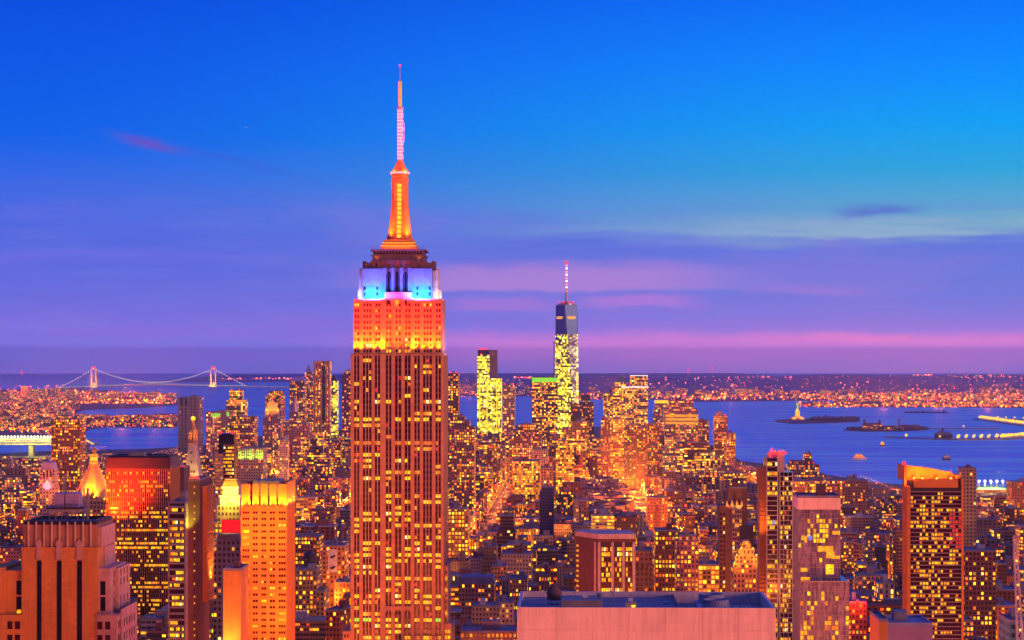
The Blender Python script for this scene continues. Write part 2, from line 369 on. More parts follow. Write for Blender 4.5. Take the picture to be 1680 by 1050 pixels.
# windows that are real meshes: the 100 that matter most stand alone, the others are one part
WMESH = {}
class Windows:
    def __init__(s, parent): s.p = parent; s.w = []
    def add(s, face, u, z, plane, ww, wh, mat, prio):
        s.w.append((prio + random.random() * .1, face, u, z, plane, ww, wh, mat))
    def geo(s, b, face, u, z, plane, ww, wh, mi):
        h = ww / 2
        if face == 'front': b.box(u - h, u + h, plane - .07, plane + .05, z, z + wh, mi, bottom=True)
        elif face == 'right': b.box(plane - .05, plane + .07, u - h, u + h, z, z + wh, mi, bottom=True)
        else: b.box(plane - .07, plane + .05, u - h, u + h, z, z + wh, mi, bottom=True)
    def finish(s, alone=100):
        s.w.sort(key=lambda r: -r[0])
        for (_, face, u, z, plane, ww, wh, mat) in s.w[:alone]:
            key = (face, round(ww, 2), round(wh, 2), mat)
            if key not in WMESH:
                b = MB(); s.geo(b, face, 0, 0, 0, ww, wh, 0); WMESH[key] = b.mesh('window', [mat])
            place(WMESH[key], 'window', s.p, (u, plane, z) if face == 'front' else (plane, u, z))
        rest = s.w[alone:]
        if rest:
            names = sorted({r[7] for r in rest}); b = MB()
            for (_, face, u, z, plane, ww, wh, mat) in rest: s.geo(b, face, u, z, plane, ww, wh, names.index(mat))
            o = b.build('window', names, s.p); o['kind'] = 'stuff'
def pick_lit(warmth=.5):
    r = random.random()
    return 'win_yellow' if r < .42 else 'win_amber' if r < .78 else 'win_orange' if r < .92 else 'win_pale' if r < .975 else 'win_red'

# ================================================================== ground, water, hills
def sheet(name, pts, z, mat):
    b = MB(); b.poly([(x, y, z) for x, y in pts]); o = b.build(name, mat); o['kind'] = 'structure'; return o
def ppoly(name, pix, z, mat): return sheet(name, [(X(px, GY(py, z)), GY(py, z)) for px, py in pix], z, mat)
sheet('water', [(-60000, -9000), (60000, -9000), (60000, 39500), (-60000, 39500)], 0, 'water')
SHORE = [(1900, 838), (1690, 812), (1600, 806), (1560, 800), (1440, 792), (1345, 777), (1262, 762), (1215, 756), (1185, 738), (1130, 718), (1085, 706), (990, 700),
         (870, 698), (760, 698), (640, 701), (540, 706), (440, 714), (330, 731), (225, 737), (120, 738), (0, 744), (-260, 768)]
MAN = [(X(px, GY(py, 2)), GY(py, 2)) for px, py in SHORE]
MAN = [(4200, -9000)] + MAN + [(-4200, -9000)]
sheet('ground', MAN[::-1] if False else MAN, 2, 'asphalt')
ppoly('far_shore', [(-320, 720), (-320, 646), (-40, 640), (110, 637), (180, 640), (240, 650), (292, 655), (296, 664), (238, 669), (140, 672), (118, 680), (200, 684), (288, 692), (286, 702), (180, 700), (146, 704), (128, 716), (40, 716)], 2, 'land')
ppoly('far_shore', [(716, 644), (720, 618.5), (1000, 618), (1330, 617), (1700, 617), (2100, 617), (2100, 672), (1680, 669), (1590, 668), (1460, 668), (1330, 667), (1308, 664), (1322, 661), (1400, 660), (1420, 657), (1330, 657), (1140, 659), (1070, 655), (940, 655), (860, 650), (780, 651)], 2, 'land')
ppoly('far_shore', [(330, 627), (345, 620.5), (560, 620), (600, 630), (480, 626)], 2, 'land')
HILLF = []
def ridge(px0, px1, Y, pytop, seed, rough=.25):
    r = random.Random(seed); b = MB(); n = 60; ph = [(r.uniform(2, 26), r.uniform(0, 6), r.uniform(.2, 1)) for _ in range(6)]
    H = []
    for i in range(n + 1):
        t = i / n; px = px0 + (px1 - px0) * t
        k = sum(a * sin(f * t + p) for f, p, a in ph) / 3
        env = min(1, t * 7, (1 - t) * 7); env = env * env * (3 - 2 * env)
        top = Z(pytop, Y); H.append((X(px, Y), max(4, (4 + (top - 4) * env) * (1 + rough * k * .3))))
    D = Y * .16
    for (x0, h0), (x1, h1) in zip(H, H[1:]):
        b.poly([(x0, Y - D, 0), (x1, Y - D, 0), (x1, Y - D * .3, h1 * .75), (x0, Y - D * .3, h0 * .75)])
        b.poly([(x0, Y - D * .3, h0 * .75), (x1, Y - D * .3, h1 * .75), (x1, Y, h1), (x0, Y, h0)])
        b.poly([(x0, Y, h0), (x1, Y, h1), (x1 * 1.03, Y + D, 0), (x0 * 1.03, Y + D, 0)])
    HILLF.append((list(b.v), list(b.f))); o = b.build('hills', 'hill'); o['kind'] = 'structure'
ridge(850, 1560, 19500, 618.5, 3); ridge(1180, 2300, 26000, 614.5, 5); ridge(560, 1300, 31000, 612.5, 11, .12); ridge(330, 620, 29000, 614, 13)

# ================================================================== the floodlit skyscraper
ORANGE = (1, .20, .004)
def floodlit_skyscraper():
    Y = 1290; T = thing('floodlit_skyscraper', 'tall limestone skyscraper with floodlit orange crown, blue tier and glowing spire', 'skyscraper', (X(651.5, Y), Y, 0), ROT)
    reg('the floodlit orange-crowned skyscraper', 574, 736, 580, Y, 43)
    k = 57.2 / 675.0
    strips = [(25, 63, 2), (88, 152, 3), (175, 215, 2), (253, 295, 2), (320, 367, 2), (390, 435, 2), (462, 502, 2), (525, 590, 3), (615, 655, 2)]
    strips = [(a * k - 28.6, b * k - 28.6, n) for a, b, n in strips]
    top, zb = 263.7, 108.0
    # backing of the window strips and the recessed centre bay
    def core(b):
        b.box(-28.0, -8.2, .6, 42.4, 0, top - 1.2); b.box(8.9, 28.0, .6, 42.4, 0, top - 1.2); b.box(-8.2, 8.9, 2.0, 42.4, 0, top - 1.2)
        b.box(-8.2, 8.9, .6, 1.99, 0, zb - 4)
    part('spandrels', 'bronze', T, core)
    edges = [-28.6] + [e for s_ in strips for e in s_[:2]] + [28.6]
    def piers(b):
        for i in range(0, len(edges), 2):
            x0, x1 = edges[i], edges[i + 1]; mid = (x0 + x1) / 2
            inner = -8.0 < mid < 8.6
            yb = .62 if abs(mid) > 8.7 or not inner else 2.02
            if i in (6, 12):     # the wide piers beside the recess
                b.box(x0, x1, 0, 2.6, 0, top, tcol=(.3, .22, .16, 0))
            elif inner: b.box(x0, x1, 1.1, yb, zb, top); b.box(x0, x1, 0, .62, 0, zb)
            else: b.box(x0, x1, 0, yb, 0, top)
        for yy0, yy1 in ((0.63, 3), (6.5, 9), (14, 17), (20.5, 22.5), (26, 29), (34, 36.5), (40, 43)):
            b.box(28.02, 28.6, yy0, yy1, 0, top); b.box(-28.6, -28.02, yy0, yy1, 0, top)
        b.box(-28.62, -8.2, -.04, 42.9, top - 1.2, top); b.box(8.9, 28.62, -.04, 42.9, top - 1.2, top); b.box(-8.2, 8.9, 1.0, 42.9, top - 1.2, top)
        b.box(-28, 28, 42.4, 43, 0, top - 1.3)
        # arched heads where the recess begins
        b.box(-8.1, 8.8, -.02, 2.2, zb - .6, zb + .6)
    part('piers', 'limestone', T, piers)
    def arches(b):
        for s0, s1, _ in (arch_strip,):
            c, r = (s0 + s1) / 2, (s1 - s0) / 2; z = zb - 3.4; P = [(s0, z), (s0, z + 3.2)]
            for i in range(9):
                a = pi - pi * i / 8; P.append((c + r * cos(a), z + r * sin(a)))
            P += [(s1, z + 3.2), (s1, z)]
            for p0, p1 in zip(P[2:11], P[3:11]):
                b.poly([(p0[0], .1, p0[1]), (p1[0], .1, p1[1]), (p1[0], .1, z + 3.2), (p0[0], .1, z + 3.2)])
            b.poly([(s0, .1, z), (s0, .1, z + 3.2), (s0 - .01, .1, z + 3.2)]); 
    for arch_strip in strips[3:6]: part('arch', 'limestone', T, arches)
    def mull(b):
        for i, (s0, s1, n) in enumerate(strips):
            c = 3 <= i <= 5
            for j in range(1, n):
                x = s0 + (s1 - s0) * j / n
                if c: b.box(x - .2, x + .2, 1.55, 2.02, zb, top - 1.2); b.box(x - .2, x + .2, .15, .62, 0, zb)
                else: b.box(x - .2, x + .2, .15, .62, 0, top - 1.2)
    part('mullions', 'limestone_pale', T, mull)
    # windows: rows lit as in the photograph (row on the photo, share lit left / centre / right)
    ROWS = {600: (.05, .5, .9), 610: (.1, 0, .1), 620: (.3, .1, .3), 640: (.1, .1, .2), 649: (0, .4, .1), 658: (.4, .4, .4), 678: (.05, .3, .95), 688: (.95, .95, .95), 699: (.9, .2, .1), 710: (0, 0, .3), 717: (.2, .3, .2),
            728: (.75, .85, .8), 738: (.15, 0, .9), 747: (.85, .05, .1), 761: (.6, .1, .2), 771: (0, .7, .6), 789: (.3, .7, .1), 819: (.2, .5, .5), 829: (.45, .2, .4), 848: (.8, .9, .1), 859: (.1, .1, .7), 868: (.3, .4, .2), 878: (.05, .1, .5), 889: (.8, .05, .85),
            897: (.4, .5, .4), 908: (.5, .8, .9), 917: (.85, .95, .9), 928: (.5, .1, .3), 937: (.5, .1, .5), 946: (.05, .5, .8), 956: (.05, .2, .4), 965: (.4, .3, .3), 975: (.5, .6, .7), 984: (.6, .7, .3), 994: (.1, .3, .8), 1008: (.6, .1, .2), 1018: (.95, .95, .95), 1028: (.6, .6, .2), 1037: (.4, .5, .1), 1047: (.8, .85, .8)}
    keys = sorted(ROWS)
    wn = Windows(T)
    nf = 57
    for f in range(nf):
        z = top - 5.2 - f * 3.62; row = EY - (z + 1 - CH) * F / Y
        kk = min(keys, key=lambda r: abs(r - row)); sh = ROWS[kk] if abs(kk - row) < 5.5 else (.04, .05, .06)
        for i, (s0, s1, n) in enumerate(strips):
            p = sh[0] if i < 3 else sh[1] if i < 6 else sh[2]
            lit_strip = random.random() < p
            for j in range(n):
                wd = (s1 - s0) / n; u = s0 + wd * (j + .5); pl = .6
                if 3 <= i <= 5: pl = 2.0 if z > zb else .6
                if 3 <= i <= 5 and zb - 5.5 < z < zb + .7: continue
                mt = 'win_dark'
                if (lit_strip and random.random() < .9) or random.random() < .015:
                    mt = pick_lit()
                    if kk == 1018 and i in (0, 1, 8): mt = 'win_green'
                    elif kk in (728, 678) and random.random() < .6: mt = 'win_orange'
                    elif kk in (688, 917, 908, 889): mt = 'win_yellow' if random.random() < .7 else 'win_amber'
                elif random.random() < .02: mt = 'win_red'
                wn.add('front', u, z, pl, wd - .5, 2.05, mt, 2 if mt != 'win_dark' and z > 85 else 0)
        for y0, y1 in ((3, 6.5), (9, 14), (17, 20.5), (22.5, 26), (29, 34), (36.5, 40)):
            for j in range(2):
                u = y0 + (y1 - y0) * (j + .5) / 2
                wn.add('right', u, z, 28.0, (y1 - y0) / 2 - .5, 2.05, pick_lit() if random.random() < .15 else 'win_dark', 0)
    wn.finish()
    # the orange tier
    z0, z1 = top, 297.4
    def tier(b):
        b.box(-26.9, -8.2, 1.6, 40, z0, z1); b.box(8.9, 26.9, 1.6, 40, z0, z1); b.box(-8.2, 8.9, 2.4, 39.5, z0, z1 + 4)
        for i in range(0, len(edges), 2):
            x0, x1 = max(edges[i], -26.9), min(edges[i + 1], 26.9)
            if i in (6, 12): b.box(x0, x1, .9, 2.5, z0, z1 + .4)
            elif -8 < (x0 + x1) / 2 < 8.6: b.box(x0, x1, 1.7, 2.5, z0, z1 + 4)
            elif x1 - x0 > .8: b.box(x0, x1, 1.1, 1.7, z0, z1 + .3)
        for y0, y1 in ((3, 6), (12, 15), (26, 29), (35, 38)): b.box(26.9, 27.5, y0, y1, z0, z1)
    part('crown_tier', 'limestone', T, tier)
    wn = Windows(T)
    for f in range(9):
        z = z1 - 4.6 - f * 3.55
        if z < z0 + .5: break
        for i, (s0, s1, n) in enumerate(strips):
            for j in range(n):
                wd = (s1 - s0) / n; u = s0 + wd * (j + .5); c = 3 <= i <= 5
                p = .95 if f == 7 else (.8 if f == 8 and c else (.35 if f == 0 and i not in (2,) else .06))
                lit = random.random() < p
                wn.add('front', u, z, 2.4 if c else 1.6, min(1.15, wd - .3), 1.75, pick_lit() if lit else 'win_dark', 1 if lit else 0)
    wn.finish(60)
    # the blue and violet tier
    z2 = 316.0
    def blue(b):
        b.box(-21.7, -8.4, 4, 39, z1, z2); b.box(8.0, 21.2, 4, 39, z1, z2); b.box(-8.4, 8.0, 5.4, 38, z1, z2)
        for x in (-8.1, -3.0, 2.2, 7.2): b.box(x - .9, x + .9, 3.6, 5.5, z1, z2 + .5)
        for x in (-6.4, -4.7, -1.3, .5, 3.9, 5.5): b.box(x - .12, x + .12, 4.9, 5.42, z1 + 4.02, z2 - 2)
    part('tower_tier', 'blue_tinted_limestone', T, blue)  # stone tinted towards the blue floodlight that falls on it
    def wings(b):
        for s in (side,):
            xo = 24.0 * s; xi = 21.75 * s if s < 0 else 21.25
            b.box(min(xo, xi), max(xo, xi), 9, 34, z1, z2 - 1); b.box(min(xo * 1.07, xo), max(xo * 1.07, xo), 14, 29, z1, z1 + 5.5)
            for q in range(5): b.box(*sorted((xo * 1.015, xo)), 9 + q * 5, 11 + q * 5, z1, z2 + .6)
    for side in (-1, 1): part('side_wing', 'limestone_pale', T, wings)
    def archw(b):
        for c in (-5.55, -.4, 4.7):
            P = [(c - 1.55, z1 + 4), (c + 1.55, z1 + 4), (c + 1.55, z2 - 5)]
            for i in range(7): a = pi * (i + 1) / 8; P.append((c + 1.55 * cos(a), z2 - 5 + 3.2 * sin(a)))
            P.append((c - 1.55, z2 - 5)); b.poly([(x, 5.34, z) for x, z in P])
    part('arched_window', 'glass_black', T, archw)
    wn = Windows(T)
    for x in (-20.4, -12.6, 12.2, 19.8):
        for z in (z1 + 2, z1 + 5.6): wn.add('front', x, z, 4.0, 1.2, 2.0, 'win_dark', 0)
    for x in (-5.5, -.4, 4.7):
        for z in (z1 + .2, z1 - 3.2): wn.add('front', x, z, 5.4 if z > z1 else 2.4, 2.4, 2.4, random.choice(['win_amber', 'win_dark']), 0)
    wn.finish()
    # brown tiers below the mast
    def upper(b):
        b.box(-20.9, 20.4, 6.5, 36.5, z2, 319.8); b.box(-16.9, 16.8, 6.0, 37, z2, 321.2)
        for x in np.arange(-15.5, 16.5, 3.1): b.box(x - .35, x + .35, 5.6, 6.0, z2 + .6, 321.9)
        b.box(-22.4, -20.95, 12, 31, z2 - 1, 321.0); b.box(20.45, 22.2, 12, 31, z2 - 1, 321.0)
    part('attic', 'darkened_limestone', T, upper)  # same limestone, darkened in colour for the weaker light up here
    def deck(b):
        b.box(-16.0, 15.9, 8, 35, 321.2, 324.0); b.box(-16.8, 16.6, 7.4, 35.6, 324.0, 324.7)
        b.box(-15.6, 15.4, 8.4, 34.6, 324.7, 327.0); b.box(-17.0, 17.0, 7.2, 35.8, 327.0, 328.2)
        for x in np.arange(-16.8, 16.9, 1.2): b.box(x - .06, x + .06, 7.22, 7.3, 328.2, 330)
        b.box(-17, 17, 7.2, 7.3, 329.9, 330.05)
    part('observation_deck', 'darkened_limestone', T, deck)
    wn = Windows(T)
    for x in (-13.2, -5.8, -.2, 6.1, 12.6): wn.add('front', x, z2 + 1.2, 6.0, 1.4, 2.0, 'win_dark', 0)
    for x in np.arange(-14.5, 15, 1.9): wn.add('front', x, 325.2, 8.4, 1.0, 1.3, 'win_dark', 0)
    wn.finish()
    yc = 21.5
    def base(b):
        for i, (h, za, zb_) in enumerate(((11.2, 328.2, 330.4), (10.3, 330.4, 332.4), (9.2, 332.4, 334.4))):
            b.taper(-h, h, yc - h, yc + h, za, zb_, .97)
    part('mast_base', 'orange_stone', T, base)
    def steps(b):
        for h, z in ((11.25, 330.2), (10.3, 332.2)): b.box(-h, h, yc - h - .1, yc - h + .3, z, z + .35)
    part('step_lamp', 'glass_backlit', T, steps)
    def mast(b):
        prof = [(8.0, 334.4), (7.2, 338), (6.4, 343.5), (5.7, 350), (5.2, 357), (5.0, 371)]
        for (r0, za), (r1, zb_) in zip(prof, prof[1:]):
            c = lambda r: [(-r, yc - r * .55), (-r * .62, yc - r), (-1.9, yc - r), (-1.9, yc - r + .55), (1.9, yc - r + .55), (1.9, yc - r), (r * .62, yc - r), (r, yc - r * .55), (r, yc + r * .55), (r * .62, yc + r), (-r * .62, yc + r), (-r, yc + r * .55)]
            b.prism(c(r0), za, zb_, Q=c(r1), top=False)
        b.prism(c(5.0), 371, 371.2)
        for s in (-1, 1):
            for (r0, za), (r1, zb_) in zip(prof[:4], prof[1:5]):
                b.prism([(s * 2.6 - .7, yc - r0 - .7), (s * 2.6 + .7, yc - r0 - .7), (s * 2.6 + .7, yc - r0 + 1), (s * 2.6 - .7, yc - r0 + 1)], za, zb_,
                        Q=[(s * 2.6 - .5, yc - r1 - .35), (s * 2.6 + .5, yc - r1 - .35), (s * 2.6 + .5, yc - r1 + 1), (s * 2.6 - .5, yc - r1 + 1)])
    part('mooring_mast', 'orange_stone', T, mast)
    prof = [(8.0, 334.4), (7.2, 338), (6.4, 343.5), (5.7, 350), (5.2, 357), (5.0, 371)]
    for i in range(12):
        za = 335.6 + i * 2.86; zm = za + 1.2; r = np.interp(zm, [p[1] for p in prof], [p[0] for p in prof]); r2 = np.interp(za + 2.3, [p[1] for p in prof], [p[0] for p in prof]); r1 = np.interp(za, [p[1] for p in prof], [p[0] for p in prof])
        b = MB(); b.poly([(-1.35, yc - r1 + .35, za), (1.35, yc - r1 + .35, za), (1.35, yc - r2 + .35, za + 2.3), (-1.35, yc - r2 + .35, za + 2.3)]); b.build('mast_window', 'glass_backlit', T)
    part('lantern_drum', 'orange_stone', T, lambda b: (b.cyl(0, yc, 5.6, 371, 372.2, n=20), b.cyl(0, yc, 5.1, 372.2, 375.2, n=20), b.cyl(0, yc, 5.7, 375.2, 375.9, n=20)))
    part('ring_lamp', 'lamp_pink', T, lambda b: b.cyl(0, yc, 6.0, 376.0, 376.7, n=20))
    part('lantern_cap', 'orange_stone', T, lambda b: b.lathe(0, yc, [(5.2, 376.7), (4.9, 378.2), (3.6, 379.8), (2.6, 381.8), (2.0, 383.5), (1.6, 384.2)], 16))
    def ant(b):
        for s in (-1, 1):
            for q in (-1, 1):
                b.bar((s * 1.35, yc + q * 1.35, 384), (s * 1.15, yc + q * 1.15, 417), .16); b.bar((s * .85, yc + q * .85, 417), (s * .55, yc + q * .55, 434), .16)
        b.cyl(0, yc, .55, 384, 417, n=8); b.cyl(0, yc, .45, 417, 434, n=8); b.cyl(0, yc, .2, 434, 443, n=6)
        b.cyl(0, yc, 1.9, 416.4, 417.2, n=10)
        for z in np.arange(385, 417, 4.4): b.box(2.0, 2.2, yc - .1, yc + .1, z, z + 2.6)
        b.bar((2.6, yc, 396), (2.6, yc, 408), .12)
    part('antenna', 'white_paint', T, ant)
    lampm = MB(); lampm.box(-1.55, 1.55, -1.55, 1.55, 0, .75); me = lampm.mesh('antenna_lamp', ['lamp_pink'])
    for i in range(15): place(me, 'antenna_lamp', T, (0, yc, 385.2 + i * 2.12))
    lampo = MB(); lampo.box(-.95, .95, -.95, .95, 0, 1.0); me = lampo.mesh('antenna_lamp', ['lamp_orange'])
    for i in range(8): place(me, 'antenna_lamp', T, (0, yc, 418.2 + i * 2.0))
    part('beacon', 'lamp_red', T, lambda b: b.ball(0, yc, 443.4, .7, 8))
    # low wings at the shaft's foot, seen at the bottom of the picture
    def low(b):
        b.box(28.62, 33.2, 3, 40, 0, 96.5); b.box(28.62, 30.9, 6, 36, 96.5, 133)
        for y0 in (3, 39.6): b.box(28.7, 33.2, y0, y0 + .4, 96.5, 98)
    part('lower_wing', 'limestone', T, low); part('lower_wing', 'limestone', T, lambda b: b.box(-33.8, -28.62, 3, 40, 0, 93))
    wn = Windows(T)
    for f in range(10):
        for u in (30, 31.8): wn.add('front', u, 92 - f * 3.6, 3.0, 1.2, 2.0, pick_lit() if f in (0, 1, 4) else 'win_dark', 0)
        for u in (-32.4, -30.6): wn.add('front', u, 89 - f * 3.6, 3.0, 1.2, 2.0, pick_lit() if random.random() < .4 else 'win_dark', 0)
        wn.add('front', 29.8, 128 - f * 3.6, 6.0, 1.2, 2.0, 'win_amber' if random.random() < .5 else 'win_dark', 0)
    wn.finish()
    # floodlights on the setbacks
    fl = MB(); fl.box(-.5, .5, -.35, .35, 0, .5); fl.box(-.4, .4, -.25, .25, .5, .56, 1); fme = fl.mesh('floodlight', ['dark_metal', 'lamp_warm'])
    KE = 1.0
    for x, p in ((-26, 1.0), (-22.2, 1.0), (-14.5, .9), (-9.6, 1.6), (-7.6, .5), (8.6, .5), (10.6, 1.6), (20.5, .9), (25.6, 1.0), (-18, .6), (15.5, .6), (0, .25)):
        place(fme, 'floodlight', T, (x, -2.3, top)); part('bracket', 'dark_metal', T, lambda b: b.box(x - .12, x + .12, -2.6, -.05, top - .4, top - .01))
        spot('flood', (x, -2.4, top + .7), (x, 1.6, top + 6), 40000 * p * KE, (1, .22, .002), T, 52, .8, .5)
    area('flood_wash', (0, -9, top - 3), (0, 0, top + 11), 52, 1.5, 90000 * KE, (1, .014, .0), T).data.spread = rad(46)
    area('flood_side', (36, 20, top + 1), (27, 20, top + 22), 1.5, 34, 14000, (.32, .30, 1), T)
    for x0 in (-15, 14.6):
        area('flood_blue', (x0, -1.6, z1 + .4), (x0, 4.2, z1 + 11), 13, .8, 36000, (.0, .11, 1), T)
        for dx_ in (-5, -1.5, 4.5): place(fme, 'floodlight', T, (x0 + dx_, 2.6, z1 + .05))
        point('flood_spark', (x0 + (2.4 if x0 < 0 else -2.4), 2.9, z1 + 1.2), 160, (.45, .7, 1), T, .3)
    area('flood_violet', (-.4, .6, z1 + 1), (-.4, 5, z1 + 11), 11, .6, 4200, (.5, .01, 1), T)
    for s in (-1, 1):
        area('flood_white', (26.6 * s, 7, z1 + .8), (23 * s, 16, z1 + 11), 2, 2, 1300, (1, .8, .62), T)
        area('flood_white', (28.6 * s, 20, z1 + 1.0), (23 * s, 20, z1 + 11), 2, 16, 900, (.9, .85, 1), T)
    for x in (-13.6, 13.4):
        spot('flood_deck', (x, 6.3, 321.6), (x * .94, 8.0, 325.5), 600, (1, .3, .03), T, 120, .8, .3)
    for s in (-1, 1):
        spot('flood_mast', (9.0 * s, yc - 11.0, 333.2), (3.6 * s, yc - 5.5, 346), 70000, (1, .2, .003), T, 60, .8, .4)
    spot('flood_mast', (0, yc - 13.5, 331), (0, yc - 5, 352), 130000, (1, .04, .0), T, 50, .8, .4)
    spot('flood_mast', (0, yc - 24, 330.4), (0, yc - 4, 376), 1400000, (1, .015, .0), T, 22, .8, .4)
    area('flood_base', (0, yc - 14.6, 329.2), (0, yc - 9, 332), 18, .5, 2600, (1, .09, .002), T)
    spot('flood_mast', (12, yc - 2, 331), (5, yc, 350), 50000, (.3, .3, 1), T, 50, .8, .4)
    for q in range(4):
        a = pi / 4 + q * pi / 2; point('ring_glow', (7.6 * cos(a), yc + 7.6 * sin(a), 377.5), 9000, (1, .07, .006), T, .4)
    for zz in (388, 396, 404, 412): point('antenna_glow', (2.4, yc - 3.2, zz), 1600, (1, .12, .16), T, .3)
    for zz in (421, 429): point('antenna_glow', (1.6, yc - 2.6, zz), 1200, (1, .08, .004), T, .3)
    return T
glow('lamp_orange', (1, .11, .004), 4, .25, .8)
floodlit_skyscraper()

# ================================================================== other named buildings
class Tower:
    def __init__(s, name, label, short, px0, px1, py, Y, depth, cat='skyscraper', rot=ROT, mark=True, bottom=1050, group=None):
        s.Y, s.px0, s.px1, s.py, s.d = Y, px0, px1, py, depth
        s.cx = X((px0 + px1) / 2, Y); s.w = X(px1, Y) - X(px0, Y); s.h = Z(py, Y)
        s.T = thing(name, label, cat, (s.cx, Y, 0), rot, group)
        reg(short, px0, px1, py, Y, depth, mark, bottom)
    def x(s, px): return X(px, s.Y) - s.cx
    def z(s, py): return Z(py, s.Y)
def roof_kit(t, x0, x1, y0, y1, z, tank=False, unit=True, seed=0, mat='roof_tar', para=True):
    '''roof sheet with parapet, a bulkhead and sometimes a water tank'''
    r = random.Random(seed); w, d = x1 - x0, y1 - y0
    def rf(b):
        b.box(x0 + .02, x1 - .02, y0 + .02, y1 - .02, z + .004, z + .25)
        if para:
            k = min(.5, w * .05)
            b.box(x0, x1, y0, y0 + k, z + .25, z + 1.2); b.box(x0, x1, y1 - k, y1, z + .25, z + 1.2)
            b.box(x0, x0 + k, y0 + k, y1 - k, z + .25, z + 1.2); b.box(x1 - k, x1, y0 + k, y1 - k, z + .25, z + 1.2)
    part('roof', mat, t, rf)
    if unit:
        bx, by = x0 + w * r.uniform(.2, .55), y0 + d * r.uniform(.3, .6); bw, bd, bh = w * r.uniform(.2, .34), d * r.uniform(.2, .35), r.uniform(3, 6)
        def bk(b):
            b.box(bx, bx + bw, by, by + bd, z + .25, z + bh, 0); b.box(bx - .2, bx + bw + .2, by - .2, by + bd + .2, z + bh, z + bh + .3)
        part('bulkhead', r.choice(['concrete', 'roof_pale', 'red_brick', 'grey_stone']), t, bk)
    if tank:
        tx, ty = x0 + w * r.uniform(.65, .85), y0 + d * r.uniform(.25, .6)
        def tk(b):
            for a in range(4): b.bar((tx + 1.3 * cos(a * pi / 2), ty + 1.3 * sin(a * pi / 2), z + .2), (tx + 1.3 * cos(a * pi / 2), ty + 1.3 * sin(a * pi / 2), z + 4), .12)
            b.cyl(tx, ty, 2.0, z + 4, z + 8.2, n=10); b.cyl(tx, ty, 2.25, z + 8.2, z + 10, .1, 10, top=False)
        part('water_tank', 'wood_tank', t, tk)
def simple(name, label, short, px0, px1, py, Y, depth, col, lit, pitch, mat='city_wall', tiers=(), cat='skyscraper', roof=None, unit=True, tank=False, beacon=False, mark=True, bottom=760, fn=None, rot=ROT, group=None):
    '''a building of stacked tiers (each tier: px0, px1, top row, inset in metres) whose small windows belong to its wall'''
    t = Tower(name, label, short, px0, px1, py, Y, depth, cat, rot, mark, bottom, group)
    col4 = tuple(col) + (lit,)
    def wl(b):
        b.box(-t.w / 2, t.w / 2, 0, depth, 0, t.h, 0, col4, pitch)
        zc = t.h
        for (a, c, r, ins) in tiers:
            b.box(t.x(a), t.x(c), ins, depth - ins, zc, t.z(r), 0, col4, pitch); zc = t.z(r)
    part('wall', mat, t.T, wl)
    if tiers: a, c, r, ins = tiers[-1]; bx = (t.x(a), t.x(c), ins, depth - ins, t.z(r))
    else: bx = (-t.w / 2, t.w / 2, 0, depth, t.h)
    if roof is None: roof_kit(t.T, *bx, unit=unit, tank=tank, seed=hash(short) % 999)
    else: roof(t, *bx)
    if beacon:
        for q in (.2, .8):
            part('beacon', 'lamp_red', t.T, lambda b: b.ball(bx[0] + (bx[1] - bx[0]) * q, bx[2] + 1, bx[4] + 2.2, Y * .00038, 8))
    if fn: fn(t, *bx)
    return t
def pyramid_roof(mat, zt, k=.03, mid=None):
    def f(t, x0, x1, y0, y1, z):
        def p(b):
            if mid: b.taper(x0, x1, y0, y1, z, z + (t.z(zt) - z) * mid[0], mid[1], mat=0); s = mid[1]; cx, cy = (x0 + x1) / 2, (y0 + y1) / 2; hx, hy = (x1 - x0) / 2 * s, (y1 - y0) / 2 * s; b.taper(cx - hx, cx + hx, cy - hy, cy + hy, z + (t.z(zt) - z) * mid[0], t.z(zt), k)
            else: b.taper(x0, x1, y0, y1, z, t.z(zt), k)
        part('pyramid_roof', mat, t.T, p)
    return f

